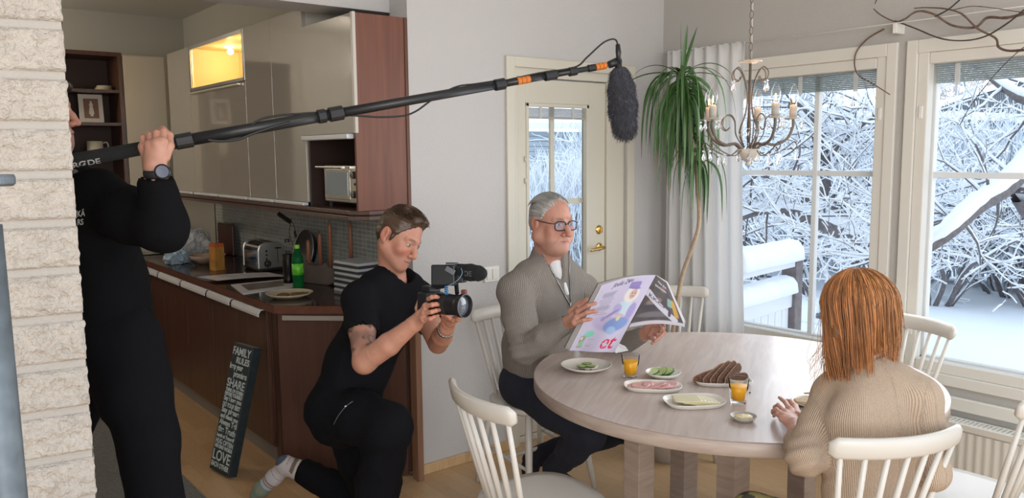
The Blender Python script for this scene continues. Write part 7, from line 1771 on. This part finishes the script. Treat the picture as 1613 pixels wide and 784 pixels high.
# right hand resting on the table, hidden by her own body
hr0 = wrR; S = Vol(.003); dr_ = (wrR-elR)/np.linalg.norm(wrR-elR); sd_ = np.cross(dr_, [0, 0, 1]); S.cone(hr0, hr0+dr_*.07, .024, .030, .01, ((0, 0, 1), .5))
for k in range(4): b_ = hr0+dr_*.08+sd_*(-.024+.016*k); S.chain([b_, b_+dr_*.03, b_+dr_*.055+np.array([0, 0, -.012]), b_+dr_*.07+np.array([0, 0, -.025])], [.009, .0085, .008, .007], .003)
S.chain([hr0+dr_*.02-sd_*.02, hr0+dr_*.05-sd_*.045, hr0+dr_*.07-sd_*.05], [.012, .010, .009], .006); RV, RF = S.mesh(); RC = skincol(RV, SK3)
V, F, c = join([(HV, HF, HC), hL, (BV, BF, BC), (RV, RF, RC)]); npobj('body', V, F, m_skin, pw, col=c)
# patterned olive trousers
hipL = pel-np.cross(ff, [0, 0, 1])*.09; hipR = pel+np.cross(ff, [0, 0, 1])*.09
knL = A(1186, 812, 2.55); anL = np.array([knL[0]+.08, knL[1]-.06, .08]); knR = A(1400, 800, 2.80); anR = np.array([knR[0], knR[1]-.05, .08])
S = Vol(.008); S.cone(pel+np.array([0, 0, -.06]), pel, .16, .16, .05, (ff, .75)); S.chain([hipL+np.array([0, 0, -.05]), knL], [.095, .072], .03).chain([knL, anL], [.068, .048], .02).chain([hipR+np.array([0, 0, -.05]), knR], [.095, .070], .03).chain([knR, anR], [.068, .048], .02)
V, F = S.mesh(); pt = vnoise(V, 22, 4)+.4*vnoise(V, 50, 5); col = np.where((pt > .12)[:, None], np.array([.05, .045, .03]), np.array([.26, .21, .08])); npobj('trousers', V, F, vmat('patterned_olive', .9), pw, col=col)
# hair: a soft body and long strands falling from the parting
S = Vol(.004); S.ell((0, -.022, .035), (.090, .106, .096), k=.01).ell((0, -.055, -.045), (.080, .054, .085), k=.03)
for s in (-1, 1): S.chain([(s*.066, .0, .03), (s*.076, .0, -.05), (s*.074, .012, -.115)], [.028, .021, .013], .02)
S.plane((0, .062, .03), (0, 1, -.25), .01)
V, F = S.mesh(); P = V; V = V+vnormals(V, F)*(.004*vnoise(P*np.array([1, 1, .25]), 45, 3)+.002*vnoise(P*np.array([1, 1, .2]), 120, 4))[:, None]
g_ = 1+.28*vnoise(P*np.array([1, 1, .12]), 110, 5); hcol = np.array([.20, .085, .032])[None]*g_[:, None]
npobj('hair', loc2w(V, hc, Rh, sc), F, m_hairc, pw, col=hcol)
R_ = random.Random(21); rts = []; cols = []
for k in range(3000):
    a = R_.uniform(0, 2*math.pi)
    if abs(math.cos(a)) < .35 and math.sin(a) > 0: a = -a                   # leave the face free
    ca, sa = math.cos(a), math.sin(a); off = R_.uniform(.001, .013); zend = -.178+R_.gauss(0, .016)+(.02 if sa < 0 else -.02)+(.045 if abs(sa) > .8 and sa < 0 else 0)
    pts = []; lift = R_.uniform(.0, .3); f_fl = R_.gauss(.6, .8)
    for j in range(14):
        t_ = j/13; th = lift+t_*2.0
        if th < 1.5: r_ = math.sin(th); p = np.array([ca*(.090+off)*r_, -.022+sa*(.106+off)*r_, .035+(.096+off)*math.cos(th)])
        else:
            f = (th-1.5)/(2.0+lift-1.5+1e-6); base_ = np.array([ca*(.091+off), -.022+sa*(.106+off), .035+.007]); tw_ = .012*math.sin(a*5+f*3)
            p = base_+np.array([ca*(-.006*f+tw_*f), sa*(.002+tw_)*f-.012*f*f*sa*0+(.012*f if sa < 0 else -.0), (zend-.042)*f]); p[:2] *= (1-.16*f**2) if sa < .2 else (1-.04*f)
        p = p+np.array([.0016*math.sin(k+t_*9), .0016*math.cos(k*1.3+t_*8), 0]); pts.append(p+np.array([ca, sa, 0])*.010*max(0, f_fl)*math.sin(k*.37)**2*(t_**3))
    rts.append(loc2w(pts, hc, Rh, sc)); f = R_.choice([.5, .8, 1.1, 1.6, 2.4])*(1.35 if ca < -.2 else 1); cols.append((.27*f, .112*f, .038*f))  # strands on her left lightened, the glow on that side put into their colour
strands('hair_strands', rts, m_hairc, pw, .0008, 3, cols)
rts = []; cols = []
for k in range(46):                                                       # loose wisps at the left and over the shoulder
    x0 = R_.uniform(1290, 1330); y0 = R_.uniform(470, 540); d0 = 2.50; x1 = R_.uniform(1272, 1318); y1 = R_.uniform(565, 625)
    if k < 10: y0 = R_.uniform(425, 470); x0 = R_.uniform(1300, 1400); x1 = x0+R_.uniform(-25, 25); y1 = y0+R_.uniform(10, 40); 
    pts = spline([at(x0, y0, d0), at(lerp(x0, x1, .4)+R_.gauss(0, 4), lerp(y0, y1, .4), d0-.01), at(lerp(x0, x1, .8)+R_.gauss(0, 6), lerp(y0, y1, .8), d0-.02), at(x1, y1, d0-.02)], 4); rts.append(pts); cols.append((.45, .24, .10))
strands('hair_wisps', rts, m_hairc, pw, .00055, 3, cols)
# ================================================================== BOOM OPERATOR BEHIND THE PILLAR, POLE AND MICROPHONE
po = person('standing man in a black hoodie behind the brick pillar, holding up the boom pole', tuple(np.append(A(190, 500, 2.45)[:2], 0)))
SK4 = (.52, .265, .19)
pel = A(178, 520, 2.47); bel = A(162, 450, 2.46); che = A(136, 360, 2.45); nb = A(92, 272, 2.45)
shL = A(152, 312, 2.36); shR = A(95, 320, 2.60); elL = A(257, 358, 2.24); wrL = A(246, 278, 2.20); elR = A(70, 430, 2.62); wrR = A(60, 300, 2.45)
ff = V0*.93+V1*.35; ff[2] = 0; ff /= np.linalg.norm(ff)
S = Vol(.007); S.cone(pel, bel, .145, .148, .05, (ff, .80)).cone(bel, che, .148, .155, .05, (ff, .80)).cone(che, (shL+shR)/2, .14, .09, .05, (ff, .8)).cone(shR, shL, .075, .075, .05).cone(nb, nb+(nb-che)*.12, .080, .070, .04)
S.chain([shL, (shL+elL)/2+np.array([0, 0, -.01]), elL], [.075, .070, .062], .04); dL = (wrL-elL)/np.linalg.norm(wrL-elL); S.chain([elL, elL+dL*.12], [.062, .046], .03)
S.chain([shR, elR], [.072, .058], .03).chain([elR, elR*.3+wrR*.7], [.058, .044], .02)
S.cone(elL+dL*.124, elL+dL*.2, .036, .040, .004, None, -1)
V, F = S.mesh(); V = folds(V, F, .007, 9, 41); npobj('hoodie', V, F, mat('black_fleece', (.006, .006, .007), .95, spec=.1, bump=.2, bscale=200), po); trh = bvh(V, F)
MB().tube(spline([A(116, 268, 2.36), A(122, 280, 2.33), A(124, 300, 2.31), A(121, 325, 2.30)], 4), .010, 6, flat=(1, .4)).build('hood_lining', mat('grey_lining', (.16, .17, .17), .9), po, smooth=True)
S = Vol(.008); hR_ = A(140, 540, 2.58); hL_ = A(192, 540, 2.42); kL = A(232, 690, 2.36); aL = A(285, 1050, 2.42); kR = A(95, 700, 2.75); aR = A(70, 960, 2.8)
aL[2] = .09; aR[2] = .09
S.cone(pel, pel+np.array([0, 0, -.10]), .145, .135, .05, (ff, .85)).chain([hL_, (hL_+kL)/2, kL, (kL+aL)/2, aL], [.115, .100, .080, .072, .055], .03).chain([hR_, kR, aR], [.11, .078, .055], .03)
V, F = S.mesh(); V = folds(V, F, .007, 9, 42); npobj('trousers', V, F, m_trouser, po)
S = Vol(.006)
for a_ in (aL, aR): S.chain([a_+np.array([0, 0, -.03]), a_+ff*.16+np.array([0, 0, -.052])], [.050, .036], .02)
V, F = S.mesh(); npobj('socks', V, F, MATS['black_socks'], po)
hc = A(53, 174, 2.40); Rh = frame(ff*1.0+np.array([0, 0, .02]), (0, 0, 1)); nbl = (nb-hc)@Rh
HV, HF, HC, HL = head(hc, Rh, 1.0, skin=SK4, brow=(.06, .04, .03), stubble=((.20, .12, .09), .5), neckdir=nbl)
kk = lambda l: [A(*p) for p in l]
hL = hand(wrL+dL*.03, None, kk([(226, 232, 2.205), (236, 228, 2.19), (246, 226, 2.185), (256, 224, 2.19)][::-1]),
          [kk([(257, 207, 2.215), (257, 206, 2.26), (256, 216, 2.295)]), kk([(246, 210, 2.205), (246, 208, 2.25), (246, 220, 2.29)]), kk([(236, 213, 2.21), (236, 211, 2.25), (236, 223, 2.285)]), kk([(225, 217, 2.215), (225, 215, 2.25), (226, 226, 2.28)])],
          kk([(258, 246, 2.20), (266, 230, 2.215), (266, 214, 2.24), (256, 203, 2.255)]), SK4, arm=([elL+dL*.06, wrL-dL*.02, wrL+dL*.03], [.040, .031, .028]), pn=V1, rf=1.08, thick=.7)
hR = hand(wrR, None, kk([(52, 266, 2.34), (60, 262, 2.34), (68, 260, 2.34), (76, 258, 2.34)]), [kk([(52, 250, 2.33), (54, 246, 2.28), (54, 256, 2.24)]), kk([(60, 247, 2.33), (62, 244, 2.28), (62, 254, 2.24)]), kk([(68, 245, 2.33), (70, 242, 2.28), (70, 252, 2.24)]), kk([(76, 243, 2.33), (78, 240, 2.28), (78, 250, 2.24)])], kk([(48, 284, 2.38), (44, 268, 2.30), (50, 262, 2.22)]), SK4, arm=([elR, wrR], [.036, .028]), pn=V1)
S = Vol(.01); S.cone(pel, che, .11, .12, .05, (ff, .8)).cone(che, nb, .11, .055, .05, (ff, .8)).cone(shR, shL, .05, .05, .04).chain([shL, elL, elL+dL*.08], [.05, .042, .040]); BV, BF = S.mesh(); BC = skincol(BV, SK4)
V, F, c = join([(HV, HF, HC), hL, hR, (BV, BF, BC)]); npobj('body', V, F, m_skin, po, col=c)
S = Vol(.003); S.ell((0, -.018, .042), (.082, .100, .088), k=.01).ell((0, -.07, -.02), (.056, .036, .05), k=.02).cone((-.03, .082, .066), (.03, .082, .066), .024, .024, .02); S.plane((0, .066, .04), (0, .55, -.9), .01).plane((0, .0, -.05), (0, .3, -1), .01)
for s in (-1, 1): S.ell((s*.09, -.012, -.012), (.030, .024, .036), k=.006, op=-1)
V, F = S.mesh(); P = V; V = V+vnormals(V, F)*(.003*vnoise(P*np.array([1, .4, 1]), 70, 3))[:, None]; npobj('hair', loc2w(V, hc, Rh, 1.0), F, m_hairc, po, col=np.tile(np.array([.018, .013, .011]), (len(V), 1)))
# watch
cw = A(248, 272, 2.195); ax = dL; e1 = np.cross(ax, V1); e1 /= np.linalg.norm(e1); e2 = np.cross(ax, e1); ring = [Vector(cw+(e1*math.cos(a)+e2*math.sin(a))*.0335) for a in np.linspace(0, 2*math.pi, 28, endpoint=False)]
wa = MB().tube(ring, .011, 8, closed=True, flat=(.28, 1)).build('wristwatch', mat('black_strap', (.012, .012, .014), .6), po, smooth=True)
wn_ = -V1*.86+V0*.5; wn_ /= np.linalg.norm(wn_); w1 = np.cross(wn_, VU); w1 /= np.linalg.norm(w1); w2_ = np.cross(w1, wn_); Mw = Matrix((tuple(w1), tuple(w2_), tuple(wn_))).transposed(); wc_ = cw+wn_*.030+V0*.008
MB().lathe([(0, 0), (.020, 0), (.0205, .008), (.018, .0105), (.0165, .009), (0, .009)], wc_, 32, M=Mw).build('watch_case', mat('dark_watch_metal', (.05, .05, .06), .3, metal=.7), wa)
MB().lathe([(0, .0092), (.016, .0092), (.0158, .0096), (0, .0098)], wc_, 32, M=Mw).build('watch_dial', mat('slate_dial', (.07, .08, .12), .2), wa)
# white print on the chest
m_pr = mat('white_chest_print', (.50, .50, .48), .8)
t_ = text('chest_print', 'KÄ\nRS', m_pr, None, (0, 0, 0), (1, 0, 0), (0, 1, 0), 1., 0., off=.02)
ok_ = True
for q in t_.data.vertices:
    h_ = onto(trh, 122+q.co.x*9.5, 341-q.co.y*13-q.co.x*1.0, .002); q.co = h_ if h_ is not None else A(125, 340, 2.3)
parent_to(t_, po)
# ---- pole
pole = thing('boom_pole', 'long black boom pole with orange tape rings crossing the whole room', 'boom pole', tuple(A(500, 185, 2.5)))
P0, P1 = A(20, 270, 2.13), A(966, 101, 2.92); Pd = (P1-P0)/np.linalg.norm(P1-P0)
def onp(px):                                           # the point of the pole at a column of the photo
    lo_, hi_ = 0., 1.
    for _ in range(40):
        m_ = (lo_+hi_)/2; q = P0+(P1-P0)*m_-np.array(CAM); x = 806.5+CF*(q@V0)/(q@V1)
        if x < px: lo_ = m_
        else: hi_ = m_
    return P0+(P1-P0)*lo_
mpo = mat('carbon_black', (.016, .016, .017), .38); mpf = mat('black_foam_grip', (.014, .014, .014), .95, bump=.3, bscale=200); mor = mat('orange_tape', (.62, .17, .02), .5)
MB().tube([onp(25), onp(120), onp(290)], [.0195, .0195, .0185], 16).build('grip', mpf, pole, smooth=True)
MB().tube([onp(290), onp(525)], [.0175, .0170], 16).build('tube', mpo, pole, smooth=True)
MB().tube([onp(525), onp(790)], [.0150, .0145], 16).build('tube', mpo, pole, smooth=True)
MB().tube([onp(790), onp(868)], [.0120, .0118], 16).build('tube', mpo, pole, smooth=True)
MB().tube([onp(868), onp(955)], [.0098, .0096], 16).build('tube', mpo, pole, smooth=True)
for a, b, r in ((276, 303, .0222), (500, 513, .0215), (518, 540, .0225), (779, 795, .0195), (858, 876, .0175), (896, 908, .0160), (926, 938, .0130)):
    MB().tube([onp(a), onp(a+1), onp(b-1), onp(b)], [r*.9, r, r, r*.9], 14).build('clutch', mpo, pole, smooth=False)
for a, b, r in ((814, 834, .0128), (937, 954, .0125)):
    w = MB(); n_ = 3
    for k in range(n_): w.tube([onp(lerp(a, b, k/n_)+.3), onp(lerp(a, b, (k+1)/n_)-.3)], [r*1.04, r], 14)
    w.build('orange_tape', mor, pole, smooth=False)
def near(px, up, out=.0): return onp(px)+VU*up-V1*out
mcab = mat('black_cable', (.012, .012, .012), .5)
MB().tube(spline([near(398, .010, .012), near(415, .022, .01), near(440, .024, .005), near(470, .020, .0), near(498, .014, 0)], 6), .0035, 6).build('cable', mcab, pole, smooth=True)
MB().tube(spline([near(330, -.012, .015), near(350, -.022, .012), near(375, -.026, .010), near(400, -.018, .014), near(430, -.010, .018), near(460, -.005, .02)], 6), .0045, 6).build('cable', mcab, pole, smooth=True)
MB().tube(spline([near(545, -.010, .0), near(570, -.022, 0), near(600, -.036, 0), near(635, -.045, 0), near(655, -.038, 0), near(672, -.020, 0), near(690, -.004, .012), near(720, .018, 0), near(750, .016, 0), near(790, .014, .0)], 6), .0032, 6).build('cable', mcab, pole, smooth=True)
MB().tube(spline([near(795, .010, 0), near(850, .014, .005), near(905, .012, .006), Vector(A(925, 90, 2.88)), Vector(A(948, 69, 2.90)), Vector(A(962, 62, 2.91)), Vector(A(970, 63, 2.91)), Vector(A(973, 70, 2.91))], 6), .0033, 6).build('cable', mcab, pole, smooth=True)
tp_ = text('grip_lettering', 'RØDE', mat('pole_print', (.45, .45, .45), .6), None, (0, 0, 0), (1, 0, 0), (0, 1, 0), 1., 0., off=.02)
xs = [q.co.x for q in tp_.data.vertices]; x1_ = max(xs)
for q in tp_.data.vertices:
    px_ = 112+44*q.co.x/x1_; a_ = -.45-.85*(1-q.co.y/.72); b_ = onp(px_); pu_ = np.cross(V1, Pd); pu_ /= np.linalg.norm(pu_); pu_ = pu_ if pu_@VU > 0 else -pu_; pn_ = np.cross(Pd, pu_); pn_ = pn_ if pn_@V1 < 0 else -pn_; q.co = b_+pn_*.0212*math.cos(a_)+pu_*.0212*math.sin(a_)
parent_to(tp_, pole)
# ---- microphone in its furry windshield
mk = thing('furry_microphone', 'fluffy dark grey windshield microphone hanging at the end of the boom pole', 'microphone', tuple(A(980, 160, 2.93)))
w = MB(); w.tube([A(973, 70, 2.91), A(974, 82, 2.91), A(975, 97, 2.91)], [.008, .0105, .008], 12); w.build('connector', mpo, mk, smooth=True)
w = MB(); w.tube([P1-Pd*.02, A(972, 97, 2.92)], [.013, .015], 12); w.tube([A(966, 98, 2.92), A(979, 96, 2.92)], [.010, .012], 10); w.tube([A(971, 96, 2.92), A(976, 108, 2.92), A(977, 116, 2.92)], [.015, .011, .013], 12); w.build('mount', mpo, mk, smooth=True)
m0, m1 = A(977, 120, 2.93), A(984, 200, 2.93); S = Vol(.003); S.chain([m0, m0*.8+m1*.2, m0*.4+m1*.6, m1], [.034, .044, .047, .040], .01); V, F = S.mesh(); N = vnormals(V, F); V = V+N*(.003*vnoise(V, 50, 4)+.002*vnoise(V, 140, 5))[:, None]
g_ = 1+.3*vnoise(V, 60, 7); npobj('windshield', V, F, vmat('fur_grey', .95), mk, col=np.array([.050, .050, .060])[None]*g_[:, None])
R_ = random.Random(2); rts = []; cols = []; ii = R_.sample(range(len(V)), min(len(V), 5200))
for i in ii:
    p = V[i]; n_ = N[i]; d = n_*.55+np.array([R_.gauss(0, .25), R_.gauss(0, .25), -.75+R_.gauss(0, .25)]); L_ = R_.uniform(.007, .014); rts.append([p, p+d*L_*.5, p+d*L_+np.array([0, 0, -.002])]); f = R_.choice([.6, .9, 1.3, 1.8]); cols.append((.055*f, .055*f, .066*f))
strands('fur', rts, MATS['fur_grey'], mk, .0007, 3, cols)
# grey rug behind the pillar
o = MB().box(-.4, 1.18, 2.6, 5.6, .0005, .008).build('rug', mat('grey_rug', (.20, .20, .19), .95, var=.25, vscale=90, bump=.6, bscale=250)); tag(o, 'grey woven rug on the floor behind the brick pillar', 'rug')
